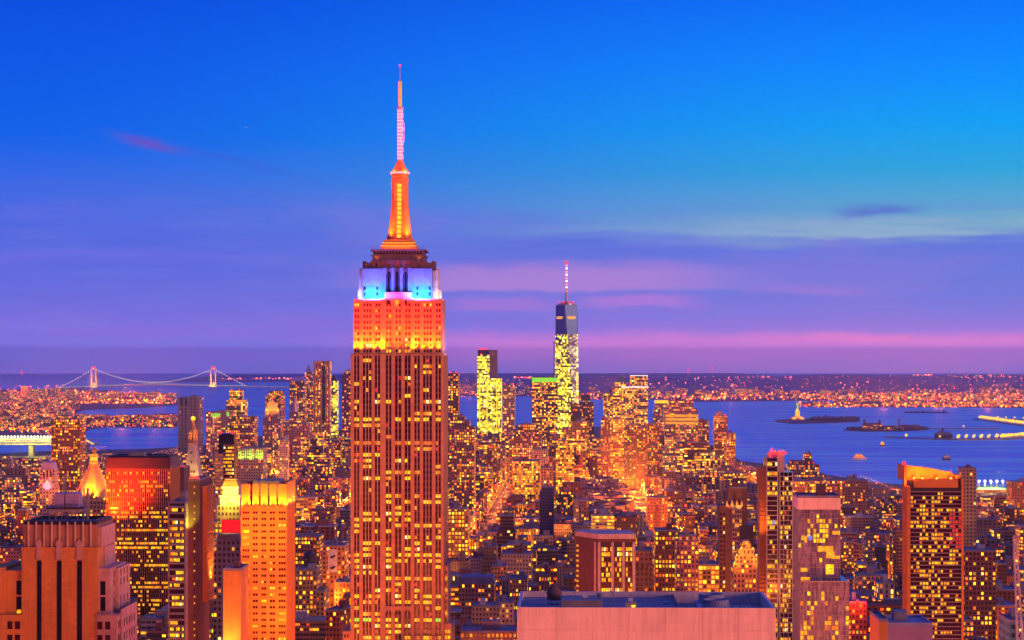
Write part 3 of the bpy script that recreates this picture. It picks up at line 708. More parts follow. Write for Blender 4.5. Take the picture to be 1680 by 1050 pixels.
# ---- the Art Deco tower in the left foreground
def deco_tower():
    t = Tower('art_deco_tower', 'tan Art Deco tower with three black window strips and ribbed crown, in the left foreground', 'the tan Art Deco tower', 35, 160, 899, 700, 26)
    T = t.T; x, z = t.x, t.z; zt = t.h
    bays = [(59.5, 68), (92.3, 101.2), (125.7, 134.8)]
    def wl(b):
        xs = [35] + [v for a in bays for v in a] + [160]
        for i in range(0, len(xs), 2): b.box(x(xs[i]), x(xs[i + 1]), 0, 26, 0, zt)
        for a, c in bays: b.box(x(a), x(c), .9, 25, 0, zt - 3.9); b.box(x(a), x(c), .02, 25, z(919) + .5, zt)
        b.box(x(35) - .15, x(160) + .15, -.25, 26.2, zt - .6, zt + .25)
    part('wall', 'tan_stone', T, wl)
    for a, c in bays:
        part('window_strip', 'glass_black', T, lambda b: b.box(x(a) + .02, x(c) - .02, .55, .88, 0, z(921)))
        def key(b):
            m_ = (x(a) + x(c)) / 2; hw = (x(c) - x(a)) / 2 - .1
            P = [(m_ - hw, z(918)), (m_ + hw, z(918)), (m_ + hw, z(897)), (m_ + hw * 1.25, z(894)), (m_ + hw * 1.1, z(889)), (m_, z(884.5)), (m_ - hw * 1.1, z(889)), (m_ - hw * 1.25, z(894)), (m_ - hw, z(897))]
            for y in (-.45,): b.poly([(p[0], y, p[1]) for p in P])
            for p, q in zip(P, P[1:] + P[:1]): b.poly([(p[0], -.45, p[1]), (p[0], .3, p[1]), (q[0], .3, q[1]), (q[0], -.45, q[1])])
        part('keystone', 'pink_stone', T, key)
    za = z(861)
    def crown(b): b.box(x(38.5), x(158), .5, 25, zt + .25, za)
    part('crown', 'brown_stone', T, crown)
    for i in range(9):
        px = 46 + i * 12.9
        def fin(b, px=px):
            b.box(x(px) - .2, x(px) + .2, -.05, .5, zt + .26, za + .5); b.taper(x(px) - .3, x(px) + .3, -.15, .5, za + .5, za + 1.2, .2)
        part('fin', 'limestone_pale', T, fin)
    roof_kit(T, x(38.5), x(158), .5, 25, za, unit=False, mat='black')
    # stepped wings to the right: narrow fronts, long flanks
    def wing(b):
        b.box(x(158) + .02, x(164), 3, 24, z(899), z(866)); b.box(x(160) + .02, x(163), 9, 25, 0, z(899) - .3)
        b.box(x(160) + .01, x(180), .8, 26, 0, z(933)); b.box(x(180) + .01, x(186), 8, 27, 0, z(936))
        b.box(x(160), x(193), -.6, 28, 0, z(1009)); b.box(x(193) + .01, x(196), 5, 29, 0, z(1002))
        for i in range(7): b.box(x(160) + i * .95, x(160) + i * .95 + .5, -.75, -.1, z(1009), z(1006.5) + (.35 if i % 2 else 0))
    part('right_wing', 'pink_stone', T, wing)  # pinker than the main wall: western dusk light put into its colour
    def lwing(b):
        b.box(x(4), x(35), 1.2, 24, 0, z(937)); b.box(x(-14), x(5), .4, 24, 0, z(932)); b.box(x(-30), x(35), -.6, 28, 0, z(1009))
        for q in (164, 176, 188): pass
    part('left_wing', 'tan_stone', T, lwing)
    wn = Windows(T)
    for q in (29, 168.5):
        for r0 in (953.5, 979.5): wn.add('front', x(q), z(r0 + 23), 1.2 if q < 100 else .8, 1.7, 4.6, 'glass_black', 3)
    for q in (16.5, 29, 165, 178):
        for r0 in (1018, 1040, 1062): wn.add('front', x(q), z(r0 + 14), -.6, 1.7, 2.6, 'win_dark', 2)
    for yv in (1.5, 4, 8, 12, 16, 20, 24):
        for r0 in (1018, 1040, 1062): wn.add('right', yv, z(r0 + 14), x(193) if yv < 5 else x(196), 1.1, 2.6, 'win_dark', 2)
    wn.add('front', x(29), z(1007), 1.2, 1.4, 1.3, 'win_amber', 3)
    for yv in (4, 9, 14, 19):
        for r0 in (900, 915, 945, 960, 975): wn.add('right', yv + 3, z(r0 + 50), x(180) if yv < 5 else x(186), 1.0, 2.2, 'win_dark', 0)
    wn.finish()
    # steel staging and plant on the roof
    fr = [(75, 124)]
    def frame(b):
        for px in (76, 87, 123):
            for y in (4, 12): b.bar((x(px), y, za), (x(px), y, z(840)), .16)
        for y in (4, 12):
            b.box(x(71), x(126), y - .2, y + .2, z(841.5), z(837)); b.bar((x(76), y, z(848)), (x(123), y, z(848)), .12)
            b.bar((x(87), y, za), (x(123), y, z(840)), .1)
        for px in (71, 126): b.box(x(px) - .2, x(px) + .2, 4, 12, z(841), z(837.5))
    part('steel_staging', 'steel', T, frame)
    def plat(b):
        b.box(x(70), x(132), 3.6, 13, z(836.6), z(834))
        for i in range(8): px = 72 + i * 8; b.bar((x(px), 3.7, z(834)), (x(px), 3.7, z(828.5)), .06)
        b.bar((x(72), 3.7, z(828.5)), (x(130), 3.7, z(828.5)), .06); b.bar((x(72), 3.7, z(831)), (x(130), 3.7, z(831)), .05)
    part('platform', 'dark_metal', T, plat)
    part('plant_box', 'violet_metal', T, lambda b: (b.box(x(83), x(98), 5, 12, z(834), z(812)), b.box(x(84), x(97), 5.4, 11.6, z(812), z(810.5))))
    part('plant_box', 'violet_metal', T, lambda b: (b.box(x(100), x(122), 6, 12, z(834), z(812)), b.box(x(103), x(118), 6.5, 11, z(812), z(810))))
    for px, y, r0, r1, rr in ((94, 9, 812, 782, .35), (97, 9, 812, 780, .2), (129, 8, 861, 804, .3), (136, 6, 861, 826, .15), (133, 10, 861, 804, .5)):
        part('roof_mast', 'steel', T, lambda b: b.bar((x(px), y, z(r0)), (x(px), y, z(r1)), rr))
    part('roof_rail', 'steel', T, lambda b: [b.bar((x(156 + i * 4), 2 + i * 2, za), (x(156 + i * 4), 2 + i * 2, z(853 - i)), .08) for i in range(6)] + [b.bar((x(156), 2, z(853)), (x(176), 12, z(848)), .08)])
deco_tower()

# ---- amber floodlit tower with slotted crown
def amber_tower():
    t = Tower('amber_tower', 'slim office tower floodlit bright amber with a glowing slotted crown', 'the amber floodlit tower', 395, 470.5, 833, 1100, 34)
    T = t.T; x, z = t.x, t.z
    groups = [(397.3, 409, 3), (414.3, 423, 2), (428.5, 437, 2), (442.3, 451.5, 2), (457, 469, 3)]
    ed = [395] + [v for g_ in groups for v in g_[:2]] + [470.5]
    def wl(b):
        b.box(x(395) + .3, x(470.5) - .3, .4, 34, 0, z(833))
        for i in range(0, len(ed), 2): b.box(x(ed[i]), x(ed[i + 1]), 0, .39, 0, z(833))
        f = 0
        while 839 + f * 10.35 < 1200:
            r = 839 + f * 10.35
            for a, c, n in groups: b.box(x(a), x(c), .06, .39, z(r), z(r - 6.2))
            f += 1
        for yy in np.arange(0, 34, 2.0): b.box(x(470.5) - .29, x(470.5) + .05, yy, yy + .75, 0, z(833))
        b.box(x(395) - .15, x(470.5) + .15, -.15, 34.1, z(833), z(831.4))
    part('wall', 'orange_stone', T, wl)
    wn = Windows(T); f = 0
    while 839 + f * 10.35 < 1100:
        r = 839 + f * 10.35
        for a, c, n in groups:
            lit = random.random() < (.12 if f < 7 else .3)
            for j in range(n):
                wd = (x(c) - x(a)) / n; wn.add('front', x(a) + wd * (j + .5), z(r + 3.9), .4, wd - .22, 1.25, ('win_yellow' if random.random() < .5 else 'win_amber') if lit and random.random() < .85 else 'win_dark', 100 - f)
        f += 1
    wn.finish(100)
    zc = z(831.4); zt = z(794)
    def cr(b):
        for a, c in ((396, 410), (414, 424), (428, 438.5), (442.5, 453), (457, 471)): b.box(x(a), x(c), .3, 1.4, zc, zt)
        for r in (800, 806, 812):
            b.box(x(410), x(457), .9, 1.3, z(r) - .12, z(r) + .12)
        b.box(x(471) - 1.2, x(471), 1.41, 33.6, zc, zt + .8); b.box(x(396), x(471) - 1.21, 32.4, 33.6, zc, zt); b.box(x(396), x(396) + 1.1, 1.41, 32.39, zc, zt)
    part('crown', 'orange_stone', T, cr)
    part('roof', 'roof_tar', T, lambda b: (b.box(x(400), x(467), 3, 31, zc, zc + .5), b.box(x(412), x(455), 7, 27, zc + .5, zt + 1.4)))
    for px in (397, 412, 426, 440.5, 455, 469):
        part('floodlight', 'lamp_yellow', T, lambda b: b.box(x(px) - .3, x(px) + .3, -.12, .18, zc + .01, zc + .4))
        spot('flood_crown', (x(px), -1.0, zc + .3), (x(px), .6, zc + 7), 14000, (1, .46, .02), T, 110, .8, .3)
    for yy in (6, 16, 27): spot('flood_crown', (x(471) + 1.2, yy, zc + .3), (x(471), yy, zc + 8), 14000, (1, .46, .03), T, 110, .8, .3)
    for zz, p in ((60, 110000), (125, 75000), (168, 70000)):
        for q in (-1, 1):
            spot('flood_front', (q * 13, -24, zz), (q * 3, 0, zz + 10), p, (1, .17, .0), T, 130, .9, .6)
    return t
amber_tower()

# ---- dark slab glowing red
def red_slab():
    t = Tower('dark_slab', 'broad dark office slab with flat black top and red-orange glow on its left half', 'the dark red-glowing slab', 174, 279, 751, 1600, 40)
    T = t.T; x, z = t.x, t.z
    part('wall', 'bronze', T, lambda b: (b.box(x(174), x(279), .5, 40, 0, z(769)),))
    part('top_band', 'dark_metal', T, lambda b: (b.box(x(173.2), x(279.8), -.2, 40.3, z(769), z(752.5)), b.box(x(173), x(280), -.4, 40.5, z(752.5), z(751))))
    def mul(b):
        for i in range(31): px = 174 + i * 3.5; b.box(x(px) - .14, x(px) + .14, 0, .5, 0, z(769))
        for yy in np.arange(0, 40, 3): b.box(x(279) - .01, x(279) + .3, yy, yy + .4, 0, z(769))
    part('mullions', 'copper_gold', T, mul)
    wn = Windows(T)
    for f in range(44):
        rw = random.random() ** 1.6; r = 778 + f * 7.2
        for i in range(30):
            lit = random.random() < .12 + .7 * rw
            if lit: wn.add('front', x(174 + i * 3.5 + 1.75), z(r), .5, 1.25, 1.7, random.choice(['win_amber', 'win_amber', 'win_orange', 'win_yellow']), 50 - f if f < 30 else 0)
            else: wn.add('front', x(174 + i * 3.5 + 1.75), z(r), .5, 1.25, 1.7, 'win_dark', -1)
    wn.finish()
    roof_kit(T, x(176), x(277), 3, 38, z(751), unit=True, seed=4, mat='black')
    spot('glow_red', (x(168), -38, z(842)), (x(196), 0, z(790)), 1500000, (1, .05, .002), T, 80, 1, 2)
    spot('glow_red', (x(165), -30, z(1000)), (x(200), 0, z(930)), 500000, (1, .06, .002), T, 100, 1, 2)
red_slab()

# ---- golden pyramid
def gold_pyramid():
    t = Tower('gold_pyramid_tower', 'stone tower topped by a steep floodlit golden pyramid with lantern', 'the golden pyramid roof', 112, 182, 822, 1950, 39)
    T = t.T; x, z = t.x, t.z; yc = 19.5; c = x(146)
    part('wall', 'city_wall', T, lambda b: (b.box(x(112), x(182), 0, 39, 0, t.h, 0, (.42, .26, .15, .4), (3.2, 3.8)), b.box(x(70), x(205), -14, 60, 0, t.h - 42, 0, (.42, .26, .15, .4), (3.2, 3.8))))
    def cr(b):
        for px in (114, 122, 130, 138, 146, 154, 162, 170, 178): b.box(x(px) - .7, x(px) + .7, -.2, 1.4, t.h, t.h + 3.2); b.taper(x(px) - .7, x(px) + .7, -.2, 1.4, t.h + 3.2, t.h + 6, .1)
        b.box(x(112), x(182), .2, .8, t.h, t.h + 1.5)
    part('parapet', 'limestone', T, cr)
    H = z(763) - t.h
    def py(b):
        n = 8; R = (x(179) - x(113)) / 2 / cos(pi / 8)
        b.cyl(c, yc, R, t.h, t.h + H * .08, R * .9, n, a0=pi / 8, top=False); b.cyl(c, yc, R * .9, t.h + H * .08, t.h + H, R * .17, n, a0=pi / 8)
        for i in range(8):
            a = pi / 8 + i * pi / 4; b.bar((c + R * .9 * cos(a), yc + R * .9 * sin(a), t.h + H * .08), (c + R * .17 * cos(a), yc + R * .17 * sin(a), t.h + H), .35)
    part('pyramid_roof', 'gold', T, py)
    def lan(b):
        zz = z(763); b.cyl(c, yc, 4.2, zz, zz + 2, n=8, a0=pi / 8); b.cyl(c, yc, 3.2, zz + 2, zz + 8, n=8, a0=pi / 8); b.cyl(c, yc, 4.0, zz + 8, zz + 9.5, n=8, a0=pi / 8)
        b.cyl(c, yc, 2.4, zz + 9.5, zz + 13, n=8); b.cyl(c, yc, 2.8, zz + 13, z(733), .05, 8, top=False)
        for i in range(8): a = i * pi / 4; b.bar((c + 3.6 * cos(a), yc + 3.6 * sin(a), zz + 2), (c + 3.6 * cos(a), yc + 3.6 * sin(a), zz + 8), .3)
    part('lantern', 'gold', T, lan)
    part('lantern_lamp', 'lamp_yellow', T, lambda b: b.cyl(c, yc, 3.3, z(763) + 3, z(763) + 6.5, n=8))
    for i, (dx_, dy_) in enumerate(((-20, -21), (-7, -24), (7, -24), (20, -21), (24, 0), (-24, 0))):
        spot('flood_roof', (c + dx_, yc + dy_, t.h + 1.5), (c + dx_ * .25, yc + dy_ * .25, t.h + 26), 260000, (1, .2, .003), T, 75, .8, .6)
    for px in (172, 178, 121, 128): part('roof_lamp', 'lamp_warm', T, lambda b: b.ball(x(px), -1.2, t.h + 2.2, .9, 8))
gold_pyramid()

# ---- campanile with golden cupola
def campanile():
    t = Tower('campanile_tower', 'pale campanile tower with steep lit roof and golden lantern cupola', 'the pale campanile with golden cupola', 299, 328, 797, 2100, 23)
    T = t.T; x, z = t.x, t.z; yc = t.d / 2; c = 0
    part('wall', 'city_wall', T, lambda b: (b.box(-t.w / 2, t.w / 2, 0, 23, 0, t.h, 0, (.5, .42, .32, .15), (3, 4)), b.box(-t.w / 2 - .6, t.w / 2 + .6, -.6, 23.6, z(800), z(798)), b.box(-t.w / 2 - 14, t.w / 2 + 8, -4, 50, 0, z(900), 0, (.4, .32, .26, .4), (3, 4))))
    part('cornice', 'limestone_pale', T, lambda b: (b.box(-t.w / 2 - .8, t.w / 2 + .8, -.8, 23.8, t.h, t.h + 1.6), b.box(-t.w / 2 + 1, t.w / 2 - 1, 1, 22, t.h + 1.6, t.h + 3)))
    za, zb = t.h + 3, z(729)
    part('spire_roof', 'limestone_pale', T, lambda b: b.taper(-t.w / 2 + .6, t.w / 2 - .6, .6, 22.4, za, zb, .42))
    for i, (px, r) in enumerate(((313, 776), (308, 776), (318, 776), (313, 760), (313, 745))):
        part('dormer', 'glass_black', T, lambda b: b.box(x(px) - .55, x(px) + .55, .6 + (t.d / 2 - .6) * .58 * (z(r) - za) / (zb - za) - .5, 5 + (t.d / 2) * .58 * (z(r) - za) / (zb - za), z(r), z(r) + 1.8))
    def lan(b):
        b.box(-5, 5, yc - 5, yc + 5, zb, zb + 1.2)
        for i in range(8): a = pi / 8 + i * pi / 4; b.cyl(4 * cos(a), yc + 4 * sin(a), .55, zb + 1.2, z(712), n=6)
        b.cyl(0, yc, 2.4, zb + 1.2, z(712), n=8); b.cyl(0, yc, 5.0, z(712), z(710), n=8)
    part('belfry', 'limestone', T, lan)
    part('cupola', 'gold', T, lambda b: b.lathe(0, yc, [(4.6, z(710)), (4.2, z(706)), (3.0, z(702)), (2.2, z(699)), (1.6, z(694)), (1.9, z(692)), (1.2, z(689)), (.2, z(683))], 10))
    part('lantern_lamp', 'lamp_yellow', T, lambda b: b.ball(0, yc, z(687), 2.3, 10))
    for s in (-1, 1):
        spot('flood_roof', (s * 8, -6, za - 2), (s * 3, 6, za + 22), 30000, (1, .62, .12), T, 60, .8, .6)
        spot('flood_cupola', (s * 6, yc - 9, zb - 1), (s, yc - 2, z(700)), 16000, (1, .34, .02), T, 60, .8, .6)
    spot('flood_cupola', (10, yc, zb - 1), (2, yc, z(704)), 12000, (1, .34, .02), T, 60, .8, .6)
campanile()

# ---- banded block and slim dark tower below the campanile
def banded():
    t = Tower('banded_block', 'narrow dark office block striped by pale horizontal bands, beside the slim black-brown tower', 'the pale-banded block', 276, 304, 826, 1180, 30)
    T = t.T; x, z = t.x, t.z
    part('wall', 'black', T, lambda b: b.box(-t.w / 2, t.w / 2, .4, 30, 0, t.h))
    def bands(b):
        for f in range(26): r = 830 + f * 10.3; b.box(-t.w / 2, t.w / 2, 0, .39, z(r + 3.2), z(r)); b.box(t.w / 2 - .01, t.w / 2 + .2, .4, 30, z(r + 3.2), z(r))
        b.box(-t.w / 2, -t.w / 2 + .6, -.1, .39, 0, t.h); b.box(t.w / 2 - .6, t.w / 2, -.1, .39, 0, t.h)
    part('bands', 'grey_stone', T, bands)
    wn = Windows(T)
    for f in range(25):
        rw = random.random() < .45
        for i in range(7): wn.add('front', -t.w / 2 + 1.4 + i * 1.12, z(830 + f * 10.3 + 9.2), .4, .95, 1.8, pick_lit() if rw and random.random() < .75 else 'win_dark', 30 - f)
    wn.finish(); roof_kit(T, -t.w / 2, t.w / 2, .4, 30, t.h, seed=5)
    t = Tower('slim_tower', 'slim black-brown tower with ribbed pale flank catching yellow-green light', 'the slim black-brown tower', 304, 328, 789, 1130, 30)
    T = t.T; x, z = t.x, t.z
    part('wall', 'brown_wall', T, lambda b: b.box(x(309), x(328), 0, 30, 0, t.h))
    def fl(b):
        b.box(x(304), x(309), 1.2, 29, 0, z(826))
        for r in range(830, 1060, 5): b.box(x(304) - .05, x(309), .95, 1.2, z(r + 2), z(r))
    part('left_flank', 'limestone_pale', T, fl)
    def fr(b):
        for r in range(806, 990, 5): b.box(x(328) - .01, x(328) + 2.6, 8, 30, z(r + 2.8), z(r))
        b.box(x(328), x(328) + 2.2, 8.3, 29.8, z(990), z(800))
    part('right_flank', 'orange_stone', T, fr)
    wn = Windows(T)
    for f in range(24): wn.add('front', x(319), z(800 + f * 10.6), 0, .7, .9, 'win_amber' if random.random() < .7 else 'win_dark', 3)
    wn.finish(); roof_kit(T, x(309), x(328), 0, 30, t.h, seed=6, unit=False)
    part('beacon', 'lamp_red', T, lambda b: b.box(x(309) + .5, x(328) - .5, .4, .9, t.h + 1.3, t.h + 2.1))
    spot('flood_flank', (x(306), -7, z(880)), (x(306), 1, z(838)), 24000, (.75, .8, .03), T, 70, .8, .4)
    spot('flood_flank', (x(345), 18, z(960)), (x(332), 20, z(890)), 90000, (1, .32, .02), T, 110, .8, .6)
    t = Tower('dark_narrow_tower', 'narrow dark tower edged with red roof lights, between the red-glowing slab and campanile', 'the narrow dark tower with red roof lights', 282, 302, 768, 1700, 26)
    T = t.T; x, z = t.x, t.z
    part('wall', 'brown_wall', T, lambda b: b.box(-t.w / 2, t.w / 2, 0, 26, 0, t.h))
    wn = Windows(T)
    for f in range(12): wn.add('front', -1.2, z(786 + f * 8), 0, 2.0, 3.0, 'win_amber' if random.random() < .75 else 'win_dark', 3)
    wn.finish(); roof_kit(T, -t.w / 2, t.w / 2, 0, 26, t.h, seed=8)
    for q in (-.45, -.15, .15, .45): part('beacon', 'lamp_red', T, lambda b: b.ball(q * t.w, .6, t.h + 1.6, .8, 8))
banded()

# ---- slim tower with black glass top and two red lights
def slim_glass():
    t = Tower('slim_glass_tower', 'slim residential tower with black glass top, two red beacons and lit lower floors', 'the black-topped slim tower', 353, 384, 711, 2050, 18, bottom=790)
    T = t.T; x, z = t.x, t.z
    part('wall', 'grey_stone', T, lambda b: (b.box(x(353), x(366), 0, 17, 0, z(744)),))
    part('glass_shaft', 'glass_black', T, lambda b: (b.box(x(358), x(384), 1.5, 18, z(744) + .05, z(727)), b.box(x(366), x(384), .6, 18, 0, z(744) + .04), b.box(x(358.5), x(383.5), 2, 17.5, z(727), t.h)))
    def sl(b):
        for r in range(730, 800, 6): b.box(x(366), x(384.3), .2, .6, z(r + .9), z(r))
        for r in range(746, 800, 6): b.box(x(353) - .1, x(366), -.3, -.01, z(r + 2.2), z(r))
    part('slabs', 'limestone', T, sl)
    wn = Windows(T)
    for f in range(14):
        r = 733 + f * 6
        for i in range(5): wn.add('front', x(368 + i * 3.5), z(r + 4), .6 if r > 744 else 1.5, 1.7, 2.4, pick_lit() if random.random() < (.75 if r < 780 else .3) else 'win_dark', 3)
        if r > 746:
            for i in range(3): wn.add('front', x(355.5 + i * 4), z(r + 4), 0, 1.9, 1.9, pick_lit() if random.random() < .5 else 'win_dark', 3)
    wn.finish()
    for px in (361, 381): part('beacon', 'lamp_red', T, lambda b: b.ball(x(px), 2.4, t.h + .8, 1.7, 10))
slim_glass()

# ---- building with a yellow lit lantern, red billboard and the grey and tan blocks below it
def lantern_house():
    t = Tower('lantern_house', 'old stepped building crowned by a dazzling yellow-lit square lantern', 'the yellow-lit lantern house', 348, 394, 851, 1420, 26, cat='building')
    T = t.T; x, z = t.x, t.z; yc = 13
    part('wall', 'city_wall', T, lambda b: (b.box(x(340), x(396), 0, 34, 0, z(858), 0, (.3, .22, .16, .45), (2.6, 3.6)), b.box(x(355), x(392), 3, 24, z(858), z(830), 0, (.34, .26, .16, .25), (2.6, 3.6))))
    part('lantern_stage', 'limestone_pale', T, lambda b: (b.box(x(359), x(391), 5, 21, z(830), z(815)), b.box(x(357.5), x(392.5), 4.4, 21.6, z(816), z(814)), b.box(x(363), x(388), 7, 19, z(814), z(802)), b.box(x(361), x(389.5), 6, 20, z(802), z(799))))
    part('roof', 'copper_gold', T, lambda b: (b.taper(x(362), x(388), 6.4, 19.6, z(799), z(790), .8), b.box(x(366), x(384), 8, 18, z(790), z(787))))
    part('lantern_lamp', 'lamp_yellow', T, lambda b: b.box(x(370), x(378), 4.2, 4.99, z(828), z(818)))
    point('lantern_glow', (x(374), -2.5, z(822)), 26000, (1, .66, .05), T, 1)
    point('lantern_glow', (x(362), 1.5, z(806)), 9000, (1, .62, .05), T, 1); point('lantern_glow', (x(388), 1.5, z(806)), 9000, (1, .62, .05), T, 1)
    b = MB(); b.box(-6.4, 6.4, 0, .6, 0, 8.6); b.box(-6.4, 6.4, .65, 1.0, -.3, 8.9, 1)
    for q in (-5, 0, 5): b.bar((q, .8, 0), (q, .8, -3.5), .2, mat=1)
    o = b.build('billboard', ['sign_red', 'dark_metal']); o.location = (X(379, 1404), 1404, Z(874, 1404)); o.rotation_euler = (0, 0, ROT)
    tag(o, 'plain glowing red billboard standing on the grey block under the lantern', 'billboard'); MARKS.append(('the red billboard', 379, 864, 364, 394, 853, 876))
    t = Tower('grey_block', 'weathered grey block carrying the red billboard, left of the amber tower', 'the grey block under the red billboard', 349, 394, 886, 1400, 30, cat='building')
    T = t.T; x, z = t.x, t.z
    part('wall', 'city_wall', T, lambda b: (b.box(x(349), x(394), 0, 30, 0, t.h, 0, (.28, .26, .24, .22), (3.2, 4)), b.box(x(356), x(390), .5, 28, t.h, Z(879, 1400), 0, (.3, .24, .24, .0))))
    roof_kit(T, x(356), x(390), .5, 28, Z(879, 1400), seed=3, unit=False)
    t = Tower('blank_slab', 'windowless tan slab in front of the grey block, against the amber tower', 'the windowless tan slab', 366, 395, 938, 1060, 26, cat='building')
    T = t.T; x, z = t.x, t.z
    part('wall', 'tan_stone', T, lambda b: (b.box(-t.w / 2, t.w / 2, 0, 26, 0, t.h), b.box(-t.w / 2 - .1, t.w / 2 + .1, -.12, 26, t.h, t.h + .5)))
    roof_kit(T, -t.w / 2, t.w / 2, 0, 26, t.h + .5, seed=12)
    spot('flood_wall', (x(372), -9, z(1080)), (x(380), 0, z(990)), 60000, (1, .5, .08), T, 90, .9, .6)
lantern_house()

# ---- white slab roof in the foreground
def white_slab():
    t = Tower('white_slab', 'wide white-panelled slab in the foreground with plant on its flat blue roof', 'the white foreground slab', 848, 1272, 998, 600, 42)
    T = t.T; x, z = t.x, t.z; h = t.h; hw = t.w / 2
    def wl(b):
        b.box(-hw, hw, .12, 42, 0, h - 4.2)
        b.box(-hw, hw, .12, .9, h - 4.2, h); b.box(-hw, hw, 41.2, 42, h - 4.2, h); b.box(-hw, -hw + .8, .9, 41.2, h - 4.2, h); b.box(hw - .8, hw, .9, 41.2, h - 4.2, h)
        seams = [848, 853, 908, 912.5, 968, 972.5, 1027.5, 1032, 1087.5, 1092, 1147, 1152, 1206.5, 1211, 1266, 1272]
        for i in range(len(seams) - 1):
            zz = h
            for k, dz in enumerate((6.2, 4.9, 5.2, 9, 20, 40)):
                b.box(x(seams[i]) + .09, x(seams[i + 1]) - .09, 0 if (i % 2 == 1) else .03, .119, zz - dz + .05, zz); zz -= dz
        b.box(-hw - .05, hw + .05, -.06, .95, h, h + .16)
        for s in (-1, 1): b.box(*sorted((s * hw + s * .05, s * hw - s * .85)), .96, 42.05, h, h + .16)
        b.box(-hw + .86, hw - .86, 41.15, 42.05, h, h + .16)
    part('wall', 'white_panel', T, wl)
    part('roof', 'roof_tar', T, lambda b: (b.box(-hw + .81, x(1115), .91, 41.19, h - 4.19, h - 1.5), b.box(x(1115), hw - .81, .91, 41.19, h - 4.19, h - 3.2), b.box(x(1115), x(1116), .95, 41.1, h - 3.9, h - .5)))
    def bk(b):
        b.box(x(921), x(989), 4, 17, h - 2.39, h + 1.4); b.box(x(920.5), x(989.5), 3.7, 17.3, h + 1.4, h + 1.7)
    part('bulkhead', 'concrete', T, bk)
    part('bulkhead', 'concrete', T, lambda b: (b.box(x(1027), x(1046), 6, 12, h - 2.39, h + .7), b.box(x(1026.6), x(1046.4), 5.7, 12.3, h + .7, h + .95)))
    part('doorway_lamp', 'lamp_yellow', T, lambda b: b.box(x(1037), x(1043), 5.8, 5.99, h - 1.9, h + .2))
    spot('doorway_glow', (x(1040), 5.5, h - .6), (x(1040), 1.5, h - 2.4), 900, (1, .55, .04), T, 150, .8, .4)
    def tank(b):
        tx, ty = x(908), 22
        for i in range(6): a = i * pi / 3; b.bar((tx + 1.8 * cos(a), ty + 1.8 * sin(a), h - 2.4), (tx + 1.8 * cos(a), ty + 1.8 * sin(a), h - .2), .12)
        b.lathe(tx, ty, [(2.1, h - .2), (2.1, h + 1.7), (2.45, h + 1.7), (1.3, h + 3.7), (.1, h + 4.9)], 16)
    part('water_tank', 'wood_tank', T, tank)
    def drum(b):
        b.box(x(1150), x(1208), 8, 34, h - 3.89, h - 1.6)
        b.lathe(x(1180), 15, [(4.0, h - 1.6), (3.6, h - .2), (3.7, h + .9), (3.4, h + .9), (3.2, h - .4)], 28)
        b.lathe(x(1177), 28, [(4.0, h - 1.6), (3.7, h - .2), (3.8, h + 1.1), (3.5, h + 1.1), (3.2, h - .4)], 28)
        for i in range(28): a = 2 * pi * i / 28; b.bar((x(1180) + 3.95 * cos(a), 15 + 3.95 * sin(a), h - 1.5), (x(1180) + 3.75 * cos(a), 15 + 3.75 * sin(a), h + .8), .06)
    part('cooling_tower', 'roof_pale', T, drum)
    def pipes(b):
        for i in range(5): b.bar((x(1222 + i * 7), 3 + i, h - 3.2), (x(1216 + i * 7), 34, h - 3.2), .35, 8)
        for i in range(3): b.bar((x(1120), 8 + i * 3, h - 3.3), (x(1148), 8 + i * 3, h - 3.3), .3, 8)
        b.bar((x(1210), 12, h - 1.0), (x(1222), 12, h - 3.2), .4, 8)
    part('pipes', 'steel', T, pipes)
    def low(b):
        for i, (a, c, y0, y1, hh) in enumerate(((868, 872, 8, 10, 1.0), (872, 884, 12, 13, .5), (876, 879, 9, 11, .9), (885, 902, 6, 7, .4), (905, 916, 5, 9, .5), (868, 890, 6, 6.4, .3), (992, 1000, 7, 10, 1.2), (1000, 1006, 5, 8, .8), (1050, 1110, 20, 21, .5), (1060, 1064, 6, 8, .6), (1095, 1100, 24, 27, 1.4))):
            b.box(x(a), x(c), y0, y1, h - 2.39, h - 2.39 + hh)
        for px in (869, 880, 889, 1010): b.bar((x(px), 9, h - 2.39), (x(px), 9, h - .9), .08)
        for y in (9, 14): b.bar((x(868), y, h - 1.2), (x(892), y, h - 1.2), .07)
    part('roof_fittings', 'steel', T, low)
    part('satellite_box', 'white_paint', T, lambda b: (b.box(x(956), x(965), 9, 10, h + 2.0, h + 3.6), b.bar((x(960), 9.5, h + 1.7), (x(960), 9.5, h + 2.0), .2)))
    part('satellite_box', 'white_paint', T, lambda b: (b.box(x(1032), x(1040), 8, 9, h + 1.0, h + 2.0),))
    def ae(b):
        b.bar((x(921), 16, h - 2), (x(921), 16, h + 9), .09); b.bar((x(942), 8, h + 1.7), (x(942), 8, h + 3.8), .14); b.bar((x(1063), 20, h - 2.4), (x(1063), 20, h + 1.5), .07)
        b.lathe(x(985), 10, [(.15, h + 1.7), (.9, h + 2.6), (1.0, h + 3.2), (.6, h + 3.3)], 10)
        b.bar((x(1004), 9, h - 2.4), (x(1008), 9, h + 2.8), .16); b.bar((x(1008), 9, h + 2.8), (x(1001), 10, h + 4.4), .12); b.bar((x(1005), 11, h - 2.4), (x(1006), 11, h + 2.2), .2)
    part('aerial', 'steel', T, ae)
white_slab()

